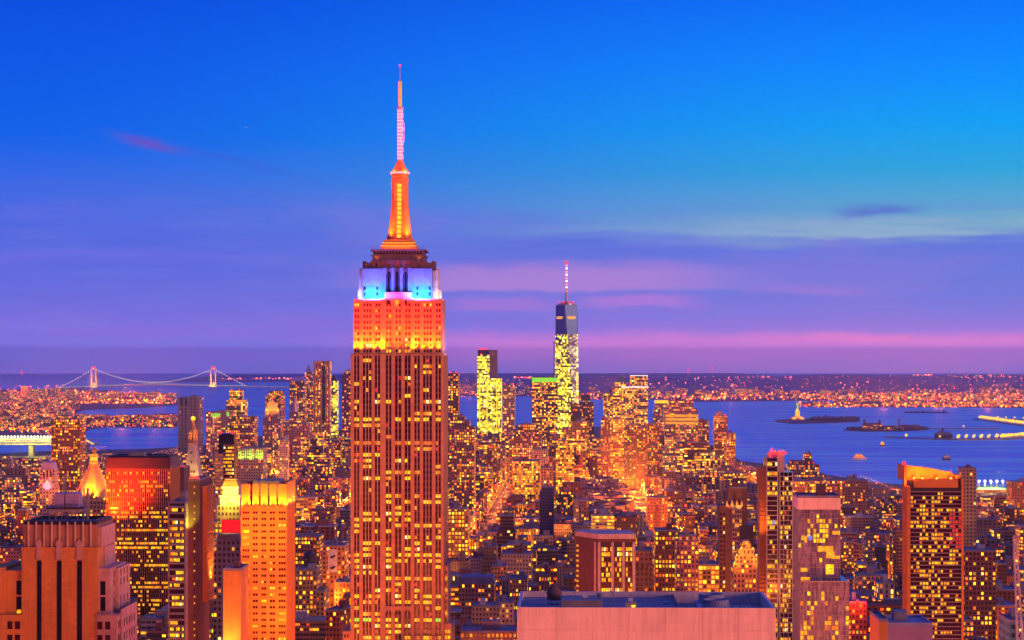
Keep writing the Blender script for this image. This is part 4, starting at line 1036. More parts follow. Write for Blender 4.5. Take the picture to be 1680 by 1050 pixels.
# ---- block with white piers turned to the street
def pier_block():
    t = Tower('white_pier_block', 'brown office block with bold white piers and blank brown flank', 'the white-piered brown block', 946, 1042, 876, 1250, 28, rot=rad(0), cat='office block')
    T = t.T; x, z = t.x, t.z; h = t.h
    A, B, C = (x(946), 21), (x(981), 0), (x(1042), 1.0); D = (x(1042) - 2, 29); E = (x(955), 34)
    part('wall', 'brown_wall', T, lambda b: b.prism([A, B, C, D, E], 0, z(884)))
    part('roof', 'limestone_pale', T, lambda b: (b.prism([(A[0] - .3, A[1]), (B[0] - .1, B[1] - .5), (C[0] + .4, C[1] - .5), (D[0] + .3, D[1] + .3), (E[0], E[1] + .3)], z(884), h, tcol=(.3, .2, .2, 0)),))
    def rib(b):
        for f in np.linspace(0, 1, 9)[1:-1]:
            px_, py_ = A[0] + (B[0] - A[0]) * f, A[1] + (B[1] - A[1]) * f
    for px in (983, 1005, 1023, 1040): part('pier', 'limestone_pale', T, lambda b: b.box(x(px) - .75, x(px) + .75, -.35 + .02 * (px - 981) / 60, .8 + (px - 981) / 61, 0, z(889.5)))
    for px in (976.5,): part('pier', 'limestone_pale', T, lambda b: b.box(x(px) - .6, x(px) + .6, 1.0, 4.5, 0, z(889.5)))
    wn = Windows(T)
    for f in range(22):
        r = 898 + f * 8.4; rw = random.random()
        for a in (986, 1008, 1026):
            n = 5 if a == 986 else 4
            for i in range(n):
                wn.add('front', x(a + 2.6 + i * 3.6), z(r + 6), (a - 981 + i * 3.6) / 61 - .02, 1.0, 2.2, pick_lit() if random.random() < (.95 if f < 2 or f in (8, 9, 16, 17) else .22 + .3 * rw) else 'win_dark', 30 - f)
    wn.finish()
    def sl(b):
        for f in range(18): b.box(x(948) - .2, x(951), 18.2, 20.5, z(901 + f * 8.4), z(898 + f * 8.4))
    o = part('stair_window', 'win_amber', T, sl)
    def dark(b):
        for a, c in ((985.5, 1002.5), (1007.5, 1020.5), (1025.5, 1037.5)): b.box(x(a), x(c), (a - 981) / 61 - .06, (c - 981) / 61 + .2, z(898), z(890))
    part('top_panel', 'dark_metal', T, dark)
pier_block()

# ---- white-framed tower with red-lit roof
def framed_tower():
    t = Tower('white_framed_tower', 'tall dark glass tower in a pale frame with red-lit roof plant and golden flank', 'the pale-framed tower with red roof', 1258, 1301, 775, 1350, 24)
    T = t.T; x, z = t.x, t.z
    part('wall', 'glass_black', T, lambda b: (b.box(x(1258), x(1276), .5, 24, 0, z(752)), b.box(x(1276), x(1301), .5, 24, 0, z(775)), b.box(x(1276), x(1286), 2, 24, z(775), z(747))))
    def fr(b):
        for px in (1258, 1276, 1279.5, 1300.5): b.box(x(px) - .35, x(px) + .35, 0, .5, 0, z(752) if px < 1278 else z(775))
        for px in (1286, 1293): b.box(x(px) - .15, x(px) + .15, .2, .5, 0, z(775))
        for f in range(40):
            r = 757 + f * 8.0
            b.box(x(1258) + .36, x(1276) - .36, .12, .5, z(r + 1.3), z(r))
            if r > 776: b.box(x(1280) + .36, x(1300.5) - .36, .12, .5, z(r + 1.3), z(r))
        b.box(x(1276) - .35, x(1287), 1.4, 5, z(775), z(745))
    part('frame', 'limestone_pale', T, fr)
    def fk(b):
        b.box(x(1247.5), x(1258) - .36, 3, 24, 0, z(768))
        for f in range(42): r = 770 + f * 7; b.taper(x(1247), x(1258) - .4, 2.5, 3, z(r + 3), z(r), 1)
    part('left_flank', 'orange_stone', T, fk)
    wn = Windows(T)
    for f in range(38):
        r = 757 + f * 8.0; rw = random.random() < .25
        for i in range(4): wn.add('front', x(1261 + i * 4.2), z(r + 7), .5, 1.4, 2.0, pick_lit() if random.random() < (.8 if rw else .12) else ('win_blue' if f == 12 and i > 1 else 'win_dark'), 40 - f)
        if r > 776:
            for i in range(6): wn.add('front', x(1282.2 + i * 3.3), z(r + 7), .5, 1.05, 2.0, pick_lit() if random.random() < (.3 if not rw else .6) else 'win_dark', 40 - f)
    wn.finish()
    def pl(b):
        b.box(x(1260), x(1274), 3, 12, z(752), z(746)); b.box(x(1264), x(1290), 4, 18, z(746), z(742)); b.bar((x(1268), 6, z(742)), (x(1268), 6, z(734)), .25)
        for px in (1266, 1272, 1280, 1287): b.cyl(x(px), 6, .8, z(742), z(739), n=8)
    part('roof_plant', 'violet_metal', T, pl)
    for px in (1262, 1267, 1272, 1278, 1284, 1290): part('beacon', 'lamp_red', T, lambda b: b.ball(x(px), 2.6, z(743.5 + (px % 3)), .75, 8))
    for px in (1264, 1282): point('roof_red', (x(px), 1.2, z(739)), 5000, (1, .02, .01), T, .6)
    spot('flood_flank', (x(1235), -10, z(880)), (x(1252), 3, z(830)), 26000, (1, .26, .01), T, 110, .9, .6)
    spot('flood_flank', (x(1238), -8, z(1010)), (x(1252), 3, z(950)), 26000, (1, .26, .01), T, 110, .9, .6)
framed_tower()

# ---- mirrored glass tower
def mirror_tower():
    t = Tower('mirror_tower', 'mirror glass tower with blank pink top band and wider glass base', 'the mirror glass tower with pink top', 1309, 1379, 817, 1050, 26)
    T = t.T; x, z = t.x, t.z; h = t.h
    part('top_band', 'white_panel', T, lambda b: (b.box(x(1309), x(1379), 0, 26, z(836), h)))
    roof_kit(T, x(1309), x(1379), 0, 26, h, seed=2)
    def gl(b):
        b.box(x(1310), x(1379), .6, 26, z(952), z(836)); b.box(x(1311), x(1391), -5, 24, 0, z(952))
    part('glass_wall', 'painted_mirror_glass', T, gl)
    def mu(b):
        for i in range(15): px = 1310 + i * 4.93; b.box(x(px) - .05, x(px) + .05, .45, .6, z(952), z(836))
        for r in range(843, 952, 8): b.box(x(1310), x(1379), .5, .6, z(r) - .08, z(r) + .08)
        for i in range(15): px = 1311 + i * 5.7; b.box(x(px) - .05, x(px) + .05, -5.15, -5, 0, z(952))
        for r in range(960, 1110, 8): b.box(x(1311), x(1391), -5.1, -5, z(r) - .08, z(r) + .08)
        b.box(x(1311) - .1, x(1391) + .1, -5.3, -4.9, z(953.5), z(951.2))
    part('mullions', 'steel', T, mu)
    wn = Windows(T); r_ = random.Random(5)
    for f in range(14):
        for i in range(14):
            r = 843 + f * 8; px = 1310 + i * 4.93 + 2.46
            p = .5 if 850 < r < 884 and 1322 < px < 1358 else .04
            if r_.random() < p: wn.add('front', x(px), z(r + 7.2), .6, 1.2, 1.9, r_.choice(['win_amber', 'win_yellow']), 3)
    for (a, c, r0, r1, mt) in ((1342, 1367, 896, 905, 'win_amber'), (1356, 1369, 905, 916, 'win_amber'), (1355, 1368, 926, 942, 'win_yellow'), (1315, 1324, 879, 886, 'win_amber'), (1326, 1332, 879, 886, 'win_blue'), (1314, 1326, 932, 938, 'win_amber'), (1314, 1329, 947, 952, 'win_amber'), (1366, 1378, 912, 917, 'win_amber'), (1366, 1378, 871, 877, 'win_amber')):
        wn.add('front', (x(a) + x(c)) / 2, z(r1), .55, x(c) - x(a), z(r0) - z(r1), mt, 4)
    for f in range(13):
        for i in range(14):
            r = 960 + f * 8; px = 1311 + i * 5.7 + 2.8
            if r_.random() < (.22 if px < 1350 or r > 990 else .06): wn.add('front', x(px), z(r + 7), -5, 1.45, 1.9, r_.choice(['win_amber', 'win_yellow', 'win_amber', 'win_orange']), 3)
    wn.finish()
mirror_tower()

# ---- tower with sloping golden crown
def sail_tower():
    t = Tower('sloped_crown_tower', 'large apartment tower with sloping golden floodlit crown and scattered lit windows', 'the sloped golden-crown tower', 1494, 1580, 800, 1100, 28, cat='apartment tower')
    T = t.T; x, z = t.x, t.z
    part('wall', 'dark_metal', T, lambda b: b.box(x(1494), x(1577), .5, 28, 0, z(800)))
    def sl(b):
        for f in range(42): r = 806 + f * 6.7; b.box(x(1490) if f % 3 == 0 else x(1494), x(1577), -.25 if f % 2 else 0, .5, z(r + 1.4), z(r))
    part('floor_slabs', 'concrete', T, sl)
    def side(b):
        b.box(x(1484.5), x(1488), 1, 8, 0, z(764)); b.box(x(1488) + .01, x(1494), .2, 12, 0, z(797))
        b.box(x(1577), x(1580.5), -.5, 27, 0, z(784))
    part('side_pier', 'orange_stone', T, side)
    wn = Windows(T); r_ = random.Random(9)
    for f in range(38):
        r = 806 + f * 6.7
        for i in range(17):
            px = 1496.5 + i * 4.9
            p = .62 if 1508 < px < 1550 else .4
            mt = 'win_dark'
            if r_.random() < p * (.3 + .6 * (f % 3 != 0)): mt = r_.choice(['win_amber', 'win_yellow', 'win_amber', 'win_orange', 'win_amber'])
            if px > 1560 and 834 < r < 898 and r_.random() < .6: mt = 'win_red'
            wn.add('front', x(px), z(r + 6), .5, r_.choice([.9, 1.2, 1.35, 1.5]), 1.25, mt, (60 - f) if mt != 'win_dark' else -1)
    wn.finish()
    part('crown_base', 'orange_stone', T, lambda b: (b.box(x(1500), x(1572), .2, 26, z(800), z(787)), b.box(x(1507), x(1543), -.1, .2, z(798), z(793))))
    P = [(1484.5, 764), (1490, 764), (1524, 768), (1560, 775), (1566, 778)]
    def crown(b):
        Q = [(x(a), z(c)) for a, c in P]; zb = z(789)
        for (xa, za), (xb, zb2) in zip(Q, Q[1:]):
            b.prism([(xa, 6), (xb, 6), (xb, 7), (xa, 7)], zb, 0) if False else None
            b.poly([(xa, 6, zb), (xb, 6, zb), (xb, 6, zb2), (xa, 6, za)]); b.poly([(xb, 7, zb), (xa, 7, zb), (xa, 7, za), (xb, 7, zb2)]); b.poly([(xa, 6, za), (xb, 6, zb2), (xb, 7, zb2), (xa, 7, za)])
        b.box(x(1484.5), x(1486), 6, 25, zb, z(764)); b.box(x(1565), x(1566), 7, 25, zb, z(779)); b.box(x(1570), x(1580), 4, 20, z(787), z(780))
    part('crown', 'orange_stone', T, crown)
    part('beacon', 'lamp_red', T, lambda b: b.ball(x(1486), 5, z(761), 1.1, 10)); part('beacon', 'lamp_red', T, lambda b: b.ball(x(1563), 6.5, z(775), .7, 8))
    for px in (1501, 1515, 1538, 1561):
        part('floodlight', 'lamp_warm', T, lambda b: b.ball(x(px), 2.8, z(785), .55, 8))
        spot('flood_crown', (x(px), 1.0, z(786.5)), (x(px) + 1, 6, z(774)), 14000, (1, .2, .004), T, 120, .9, .5)
    spot('flood_crown', (x(1484), -6, z(800)), (x(1487), 3, z(772)), 14000, (1, .2, .005), T, 90, .9, .5)
sail_tower()

# ---- stepped dark building group around the orange apartment house
def dark_pair():
    t = Tower('black_tower', 'black-brown tower with four small lit roof finials and pale right bay', 'the black-brown tower with finials', 1180, 1230, 829, 1650, 24)
    T = t.T; x, z = t.x, t.z
    part('wall', 'brown_wall', T, lambda b: (b.box(x(1180), x(1203), .5, 24, 0, z(829)), b.box(x(1196), x(1227), 6, 24, 0, z(802))))
    part('pale_bay', 'concrete', T, lambda b: b.box(x(1201), x(1217), 0, 5.9, 0, z(829)))
    for px in (1193, 1201, 1209, 1217): part('finial', 'limestone', T, lambda b: (b.box(x(px) - .9, x(px) + .9, -.3, 1.4, z(830), z(826)), b.taper(x(px) - .8, x(px) + .8, -.2, 1.3, z(826), z(819), .05)))
    part('right_block', 'dark_metal', T, lambda b: b.box(x(1213), x(1236), -1, 22, 0, z(862)))
    wn = Windows(T)
    for f in range(20):
        for i in range(4): wn.add('front', x(1203.5 + i * 3.8), z(842 + f * 7.4), 0, 1.3, 2.2, pick_lit() if random.random() < .35 else 'win_dark', 3)
        for i in range(2): wn.add('front', x(1183 + i * 5), z(846 + f * 7.4), .5, 1.4, 2.0, pick_lit() if random.random() < .3 else 'win_dark', 2)
    wn.finish(); roof_kit(T, x(1196), x(1227), 6, 24, z(802), seed=14)
    for px in (1196, 1213): spot('flood_finial', (x(px), -4, z(836)), (x(px), 0, z(822)), 6000, (1, .36, .03), T, 110, .9, .5)
    t = Tower('orange_apartments', 'stepped orange-lit apartment house with glowing arched top, in front of the black-brown tower', 'the orange stepped apartment house', 1203, 1247, 900, 1450, 26, cat='apartment house')
    T = t.T; x, z = t.x, t.z
    def wl(b):
        c = (.55, .27, .14, .28)
        b.box(x(1203), x(1247), 0, 26, 0, z(925), 0, c, (2.6, 3.4)); b.box(x(1207), x(1243), 1.5, 25, z(925), z(912), 0, c, (2.6, 3.4)); b.box(x(1213), x(1238), 3, 24, z(912), z(901), 0, c, (2.6, 3.4)); b.box(x(1218), x(1233), 5, 22, z(901), z(893), 0, c, (2.6, 3.4))
    part('wall', 'city_wall', T, wl)
    part('roof', 'copper_gold', T, lambda b: (b.box(x(1220), x(1231), 6, 20, z(893), z(889)),))
    for px, r in ((1205, 926), (1245, 926), (1209, 913), (1241, 913), (1216, 902), (1235, 902), (1225, 894)):
        part('terrace_lamp', 'lamp_warm', T, lambda b: b.ball(x(px), -.4, z(r) + 1.2, .55, 8)); point('terrace_glow', (x(px), -1.8, z(r) + 1.4), 2600, (1, .34, .02), T, .5)
dark_pair()

# ================================================================== downtown and far towers
glass('glass_painted_sky', (.26, .62, .92), .5, .1)  # paler copy of the facade glass, sky reflection put into its colour
def one_tall():
    Y = 5850; t = Tower('tapering_glass_tower', 'tallest downtown skyscraper, tapering faceted glass with a white-lit antenna', 'the tapering glass skyscraper', 911, 948, 500, Y, 61, bottom=705)
    T = t.T; z = t.z; a = 30.5; yc = 31; H = t.h; zb = 58
    ang = rad(-9)
    R = lambda p: (p[0] * cos(ang) - p[1] * sin(ang), yc + p[0] * sin(ang) + p[1] * cos(ang))
    Bs = [R(p) for p in ((-a, -a), (a, -a), (a, a), (-a, a))]; k = a * 1.0
    Ts = [R(p) for p in ((0, -k), (k, 0), (0, k), (-k, 0))]
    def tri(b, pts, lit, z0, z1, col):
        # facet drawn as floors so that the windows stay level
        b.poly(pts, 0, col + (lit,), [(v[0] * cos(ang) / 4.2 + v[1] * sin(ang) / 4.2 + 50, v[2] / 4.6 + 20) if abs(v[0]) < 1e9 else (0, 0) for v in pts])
    zc = z(548)
    lerp = lambda p, q2, s: tuple(p[i] + (q2[i] - p[i]) * s for i in range(len(p)))
    s = (zc - zb) / (H - zb)
    def facets(b, low):
        for i in range(4):
            B0, B1 = Bs[i] + (zb,), Bs[(i + 1) % 4] + (zb,); A = Ts[i] + (H,); A2 = Ts[(i + 1) % 4] + (H,)
            if low:
                tri(b, [B0, B1, lerp(B1, A, s), lerp(B0, A, s)], .95, 0, 0, (.3, .24, .08))
                tri(b, [B1, lerp(B1, A2, s), lerp(B1, A, s)], .5 if i == 0 else .75, 0, 0, (.25, .25, .25))
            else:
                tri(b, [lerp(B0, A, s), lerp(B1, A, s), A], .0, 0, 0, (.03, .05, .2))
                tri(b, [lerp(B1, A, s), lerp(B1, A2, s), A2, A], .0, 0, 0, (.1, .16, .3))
    # lower floors are lit, upper floors still dark glass
    bl = MB(); facets(bl, True)
    part('bright_facet', 'pale_wall', T, lambda b: [tri(b, [(p[0] * 1.002, (p[1] - yc) * 1.002 + yc, p[2]) for p in (Bs[1] + (zb,), lerp(Bs[1] + (zb,), Ts[1] + (H,), s), lerp(Bs[1] + (zb,), Ts[0] + (H,), s))], .95, 0, 0, (.5, .45, .35))])
    part('bright_crown', 'glass_painted_sky', T, lambda b: b.poly([(p[0] * 1.002, (p[1] - yc) * 1.002 + yc, p[2]) for p in (lerp(Bs[1] + (zb,), Ts[0] + (H,), s), lerp(Bs[1] + (zb,), Ts[1] + (H,), s), Ts[1] + (H,), Ts[0] + (H,))]))
    bl.box(-31, 31, -1, 62, 0, zb, 0, (.3, .22, .1, .85), (5, 5), top=False); bl.build('lower_facade', 'lime_wall', T)
    bu = MB(); facets(bu, False); bu.poly([p + (H,) for p in Ts]); bu.build('upper_facade', 'glass_blue', T)
    part('lit_floor', 'win_amber', T, lambda b: b.prism([(p[0] * 1.004, (p[1] - yc) * 1.004 + yc) for p in [R(v) for v in ((-.35 * a, -.86 * a), (.35 * a, -.86 * a), (.86 * a, -.35 * a), (.86 * a, .35 * a), (.35 * a, .86 * a), (-.35 * a, .86 * a), (-.86 * a, .35 * a), (-.86 * a, -.35 * a))]], z(523), z(519)))
    part('ring', 'steel', T, lambda b: (b.cyl(0, yc, 24, H, H + 4, n=20), b.cyl(0, yc, 15, H + 4, H + 9, n=16)))
    for x in (-20, -9, 8, 19): part('beacon', 'lamp_red', T, lambda b: b.ball(x, yc - 18, H + 7, 2.4, 8))
    part('spire', 'white_paint', T, lambda b: (b.lathe(0, yc, [(4.5, H + 4), (3.2, z(480)), (2.4, z(470)), (1.6, z(450)), (.9, z(428))], 10)))
    lm = MB(); lm.cyl(0, 0, 3.0, 0, 2.4, n=8); me = lm.mesh('spire_lamp', ['lamp_pink']); lw = MB(); lw.cyl(0, 0, 2.6, 0, 4.2, n=8); mw = lw.mesh('spire_lamp', ['lamp_violet'])
    for i in range(11): place(mw if i % 2 else me, 'spire_lamp', T, (0, yc, z(488) + i * 8.9))
    part('beacon', 'lamp_red', T, lambda b: b.ball(0, yc, z(430), 4.2, 8))
    part('hoist', 'dark_metal', T, lambda b: (b.box(-36, -33.5, 20, 24, z(660), z(560)), b.bar((-35, 22, z(563)), (-41, 22, z(561)), .8)))
one_tall()

G = (.36, .24, .12); P_ = (.34, .22, .22); BR = (.2, .09, .06); DK = (.09, .06, .06); GY_ = (.3, .25, .25); CR = (.5, .38, .26)
def lit_top(mat, r0, inset=.3):
    def f(t, x0, x1, y0, y1, z): part('lit_band', mat, t.T, lambda b: b.box(x0 - inset, x1 + inset, y0 - inset, y1 + inset, z - (t.z(t.py) - t.z(r0)) - 3, z - 1))
    return f
simple('lime_tower', 'stepped downtown glass tower lit yellow-green with red lights on its dark cap', 'the yellow-green lit tower', 783, 822.5, 621, 6000, 60, (.42, .36, .04), 1.0, (4.6, 4.6), 'lime_wall', tiers=[(783, 815, 582, 6)], beacon=True, bottom=705,
       fn=lambda t, x0, x1, y0, y1, z: (part('cap', 'dark_metal', t.T, lambda b: b.box(x0 + 1, x1 - 22, y0 + 1, y1 - 1, z + 1.3, t.z(574))), part('pink_slab', 'pink_stone', t.T, lambda b: b.box(x1 - 21, x1 + .6, y0 - .8, y1, t.z(622), t.z(574))),
           [part('beacon', 'lamp_red', t.T, lambda b: b.ball(x0 + q, y0 + 2, t.z(572.5), 3.2, 8)) for q in (7, 15, 23)],
           [part('light_strip', 'lamp_yellow', t.T, lambda b: b.box(t.x(px) - .9, t.x(px) + .9, -1.6 if px != 808.1 else 4, .2 if px != 808.1 else 7, t.z(703), t.z(ra))) for px, ra in ((787, 622), (799, 622), (815, 622))]))
simple('cream_tower', 'cream tower with red rooftop lights beside the yellow-green tower', 'the cream tower with red lights', 824, 845, 632, 5700, 40, CR, .3, (6, 5.2), 'gold_wall', beacon=True, bottom=705,
       fn=lambda t, x0, x1, y0, y1, z: part('pier', 'limestone_pale', t.T, lambda b: [b.box(x0 + q - 1.4, x0 + q + 1.4, -1, 0, t.z(700), z) for q in (1.4, 12, 23, 33)]))
simple('green_topped_tower', 'boxy glass tower with green-lit top floors in front of the tapering skyscraper', 'the green-topped glass tower', 873, 915, 619, 5500, 50, (.2, .12, .06), .75, (5, 5), 'gold_wall', unit=False, bottom=712, fn=lit_top('strip_green', 625))
simple('tower', 'narrow dark tower just right of the floodlit skyscraper, dotted with lights', 'the narrow dark tower right of the skyscraper', 735, 752, 613, 3600, 30, DK, .4, (4, 4.2), beacon=True, bottom=690)
simple('tower', 'small brown tower standing before the foot of the tapering skyscraper', 'the small brown tower at the tapering skyscraper', 936, 955, 664, 4900, 40, BR, .3, (5, 5), bottom=705)
simple('tower', 'dark stepped tower right of the tapering skyscraper, sparsely lit', 'the dark stepped tower', 950, 974, 660, 5300, 44, DK, .35, (5, 5), tiers=[(953, 968, 648, 6)], beacon=True, bottom=720)
simple('terraced_block', 'gold-lit terraced glass block below the green-topped tower', 'the gold terraced block', 906, 966, 713, 4500, 60, (.4, .3, .14), .7, (4.4, 4.4), 'gold_wall', tiers=[(922, 966, 702, 4), (936, 966, 692, 8)], bottom=735)
simple('financial_tower', 'gold-lit office tower with green pyramid roof near the water', 'the green pyramid-roofed tower', 1006, 1032, 634, 6100, 50, G, .75, (5.5, 5.2), 'gold_wall', tiers=[(1009, 1030, 627, 3)], roof=pyramid_roof('green_copper', 617), bottom=700)
simple('financial_tower', 'sheer glass bank tower with a white-lit stepped top beside the pyramid roof', 'the white-topped glass tower', 1020, 1063, 636, 5900, 50, (.34, .26, .2), .8, (5, 5), 'gold_wall', tiers=[(1034, 1063, 617, 5)], bottom=702,
       fn=lambda t, x0, x1, y0, y1, z: (part('lit_edge', 'strip_white', t.T, lambda b: b.box(x0, x1, y0 - .5, y0, z + .3, z + 2.6)), part('lit_edge', 'strip_white', t.T, lambda b: b.box(t.x(1019), t.x(1064), -.6, 0, t.z(636), t.z(634)))))
simple('financial_tower', 'squat gold-lit tower at the left of the green pyramid roof', 'the squat gold tower', 990, 1006, 646, 6000, 46, G, .8, (5, 5), 'gold_wall', bottom=685)
simple('financial_tower', 'dark tower with domed shoulder behind the green pyramid roof', 'the dark shouldered tower', 1000, 1014, 640, 6300, 46, DK, .35, (5, 5), tiers=[(1002, 1012, 636, 3)], mark=False, bottom=690)
simple('tower', 'violet tower with a bright gold-lit flat crown right of the glass bank tower', 'the gold-crowned violet tower', 1072, 1100, 672, 5000, 42, GY_, .3, (5, 5), tiers=[(1075, 1098, 661, 3)], bottom=705, fn=lit_top('win_yellow', 666))
simple('wide_office_block', 'wide stone office block with a band of gold windows under dark red-lit roof', 'the wide gold-banded block', 1090, 1145, 671, 4700, 60, (.4, .25, .22), .4, (5, 4.6), tiers=[(1098, 1138, 658, 8)], beacon=True, bottom=745,
       fn=lambda t, x0, x1, y0, y1, z: (part('window_band', 'win_amber', t.T, lambda b: [b.box(t.x(1092 + i * 3), t.x(1094.3 + i * 3), -.4, .2, t.z(684 + j * 6), t.z(680 + j * 6)) for i in range(18) for j in range(3)]), part('window_band', 'win_yellow', t.T, lambda b: b.box(t.x(1090), t.x(1145), -.5, .2, t.z(728.5), t.z(726)))))
simple('apartment_tower', 'orange-lit riverside apartment tower with red roof lights', 'the riverside apartment tower', 1172, 1194, 682, 4500, 34, (.4, .2, .1), .6, (4.4, 4.4), 'city_wall', beacon=True, bottom=752, cat='apartment tower',
       fn=lambda t, x0, x1, y0, y1, z: part('roof_room', 'pink_stone', t.T, lambda b: b.box(x0 + 6, x0 + 17, 4, 20, z + .3, t.z(675))))
simple('apartment_tower', 'lower orange-lit apartment block at the water, right of the riverside tower', 'the lower riverside block', 1192, 1207, 711, 4450, 34, (.4, .2, .1), .55, (4.4, 4.4), bottom=752, cat='apartment block')
simple('apartment_tower', 'dim dotted tower left of the riverside apartment tower', 'the dim riverside tower', 1146, 1163, 690, 4700, 34, BR, .4, (4.4, 4.4), bottom=745, cat='apartment tower')
for (a, c, r, Y, s_) in ((986, 1001, 686, 4300, 'dark brown dotted tower with red cap, left of the gold-red tower'), (1026, 1046, 698, 4200, 'dark dotted tower below the glass bank tower'), (1045, 1062, 703, 4150, 'squarish dark dotted tower beside its taller twin'), (1062, 1085, 696, 4100, 'wide dark dotted tower left of the wide gold-banded block')):
    simple('apartment_tower', s_, s_, a, c, r, Y, 34, (.16, .08, .08), .38, (4, 4.2), mark=False, bottom=760, cat='apartment tower', tank=True)
simple('apartment_tower', 'gold and red lit tower with bright red roof light near the water gap', 'the gold-red tower', 1000, 1024, 688, 4350, 34, (.42, .2, .08), .7, (4, 4.2), 'gold_wall', beacon=True, bottom=755, cat='apartment tower')
# left cluster
simple('wavy_tower', 'tall steel apartment tower with rippling lit facade and two uneven halves', 'the rippled steel tower', 515, 541, 593, 5500, 40, (.5, .36, .22), .5, (4.6, 5), 'gold_wall', unit=False, bottom=715, cat='apartment tower',
       fn=lambda t, x0, x1, y0, y1, z: (part('rippled_bay', 'orange_stone', t.T, lambda b: [b.cyl(t.x(px), 0, 2.1, t.z(710), t.z(592), n=8) for px in (516.5, 521, 526.5, 535.5, 540)]), part('notch', 'dark_metal', t.T, lambda b: b.box(t.x(528), t.x(534), -.6, .1, t.z(690), t.z(601)))))
simple('pointed_tower', 'dark tower with a tall pointed crown left of the rippled steel tower', 'the pointed dark tower', 497, 514, 622, 5900, 34, (.28, .18, .14), .5, (5, 5), tiers=[(499.5, 511.5, 611, 4)], roof=pyramid_roof('violet_metal', 597, mid=(.25, .7)), bottom=700)
simple('office_block', 'dark block with sloped purple roof left of the pointed tower', 'the purple-roofed block', 475, 500, 625, 5800, 46, (.2, .12, .1), .6, (5, 5), roof=pyramid_roof('violet_metal', 618, .6), bottom=660)
simple('office_tower', 'gold-lit tower with dark pyramid roof right of the rippled steel tower', 'the pyramid-roofed tower', 541, 553, 625, 6000, 36, (.36, .26, .1), .7, (5, 5), 'lime_wall', roof=pyramid_roof('dark_metal', 616, .25), bottom=660)
simple('office_tower', 'stepped brown tower half hidden by the floodlit skyscraper on its left side', 'the half-hidden stepped tower', 561, 579, 614, 5200, 40, BR, .4, (5, 5), tiers=[(564, 578, 609, 5)], bottom=690)
simple('municipal_tower', 'pinkish civic tower with a tall ornate tiered spire', 'the ornate spired civic tower', 468, 494, 690, 5000, 40, (.42, .24, .22), .35, (5, 5), tiers=[(474, 489, 676, 6)], bottom=740,
       roof=lambda t, x0, x1, y0, y1, z: part('spire', 'violet_metal', t.T, lambda b: (b.cyl(0, 20, 9.5, z, t.z(668), n=10), b.cyl(0, 20, 10.5, t.z(668), t.z(667), n=10), b.cyl(0, 20, 6.4, t.z(667), t.z(661), n=10), b.cyl(0, 20, 5, t.z(661), t.z(652), .2, 10))))
simple('civic_slab', 'wide pinkish civic building with tall piers below the ornate spire', 'the pink civic slab', 462, 506, 696, 4800, 50, (.42, .22, .2), .3, (4.5, 5), bottom=742, cat='building')
def gilded(t, x0, x1, y0, y1, z):
    part('pyramid_roof', 'gold', t.T, lambda b: (b.taper(x0, x1, y0, y1, z, t.z(656), .05), b.bar(((x0 + x1) / 2, (y0 + y1) / 2, t.z(657)), ((x0 + x1) / 2, (y0 + y1) / 2, t.z(652)), .8)))
    spot('flood_roof', (x0 - 8, y0 - 26, z + 2), (0, y0 + 6, z + 10), 300000, (1, .3, .015), t.T, 70, .8, 2); spot('flood_roof', (x1 + 18, y0 - 8, z + 2), (4, y0 + 8, z + 10), 300000, (1, .3, .015), t.T, 80, .8, 2)
simple('court_tower', 'pink stone courthouse tower capped by a glowing golden pyramid', 'the golden-capped courthouse tower', 431, 460, 687, 5200, 42, (.44, .26, .22), .3, (5, 5.4), tiers=[(434, 456, 674, 3)], roof=gilded, bottom=745)
simple('office_tower', 'gold-lit block with dark crown left of the golden-capped courthouse', 'the dark-crowned gold block', 371, 402, 656, 5600, 50, (.28, .2, .06), .75, (5.4, 5.4), 'gold_wall', tiers=[(375, 396, 641, 8)], beacon=True, bottom=700)
simple('office_tower', 'brown tower with boxy lit top left of the courthouse pyramid', 'the boxy brown tower', 435, 464, 649, 6300, 50, BR, .5, (5, 5), tiers=[(440, 463, 642, 8)], mark=False, bottom=665)
simple('telephone_slab', 'windowless pale slab with vertical ribs, tallest left of the dark-crowned gold block', 'the ribbed windowless slab', 292, 327, 652, 5800, 60, (.46, .3, .28), .04, (9, 9), unit=True, bottom=735,
       fn=lambda t, x0, x1, y0, y1, z: (part('rib', 'pink_stone', t.T, lambda b: [b.box(t.x(px) - 1.5, t.x(px) + 1.5, -1.6, .0, t.z(735), z) for px in (294, 301.5, 309, 316.5, 325)]), part('dark_top', 'dark_metal', t.T, lambda b: [b.box(t.x(px), t.x(px + 4), -.6, 0, z - 22, z - 3) for px in (296, 303.5)])))
simple('green_sign_block', 'violet slab with green-lit strips at its roofline', 'the green-signed slab', 338, 377, 676, 4700, 44, (.36, .24, .26), .4, (5, 5), bottom=760,
       fn=lambda t, x0, x1, y0, y1, z: (part('lit_sign', 'strip_green', t.T, lambda b: [b.box(t.x(346 + i * 3.2), t.x(348.4 + i * 3.2), -.6, 0, t.z(684), t.z(678)) for i in range(5)]), part('lit_sign', 'strip_green', t.T, lambda b: b.box(t.x(372), t.x(376), -.6, 0, t.z(683), t.z(676)))))
simple('apartment_tower', 'broad brown apartment tower with glowing windows above the left waterfront', 'the broad brown apartment tower', 84, 131, 688, 3100, 40, (.2, .08, .04), .45, (3.2, 4), cat='apartment tower', bottom=770, tiers=[(96, 110, 682, 10)])
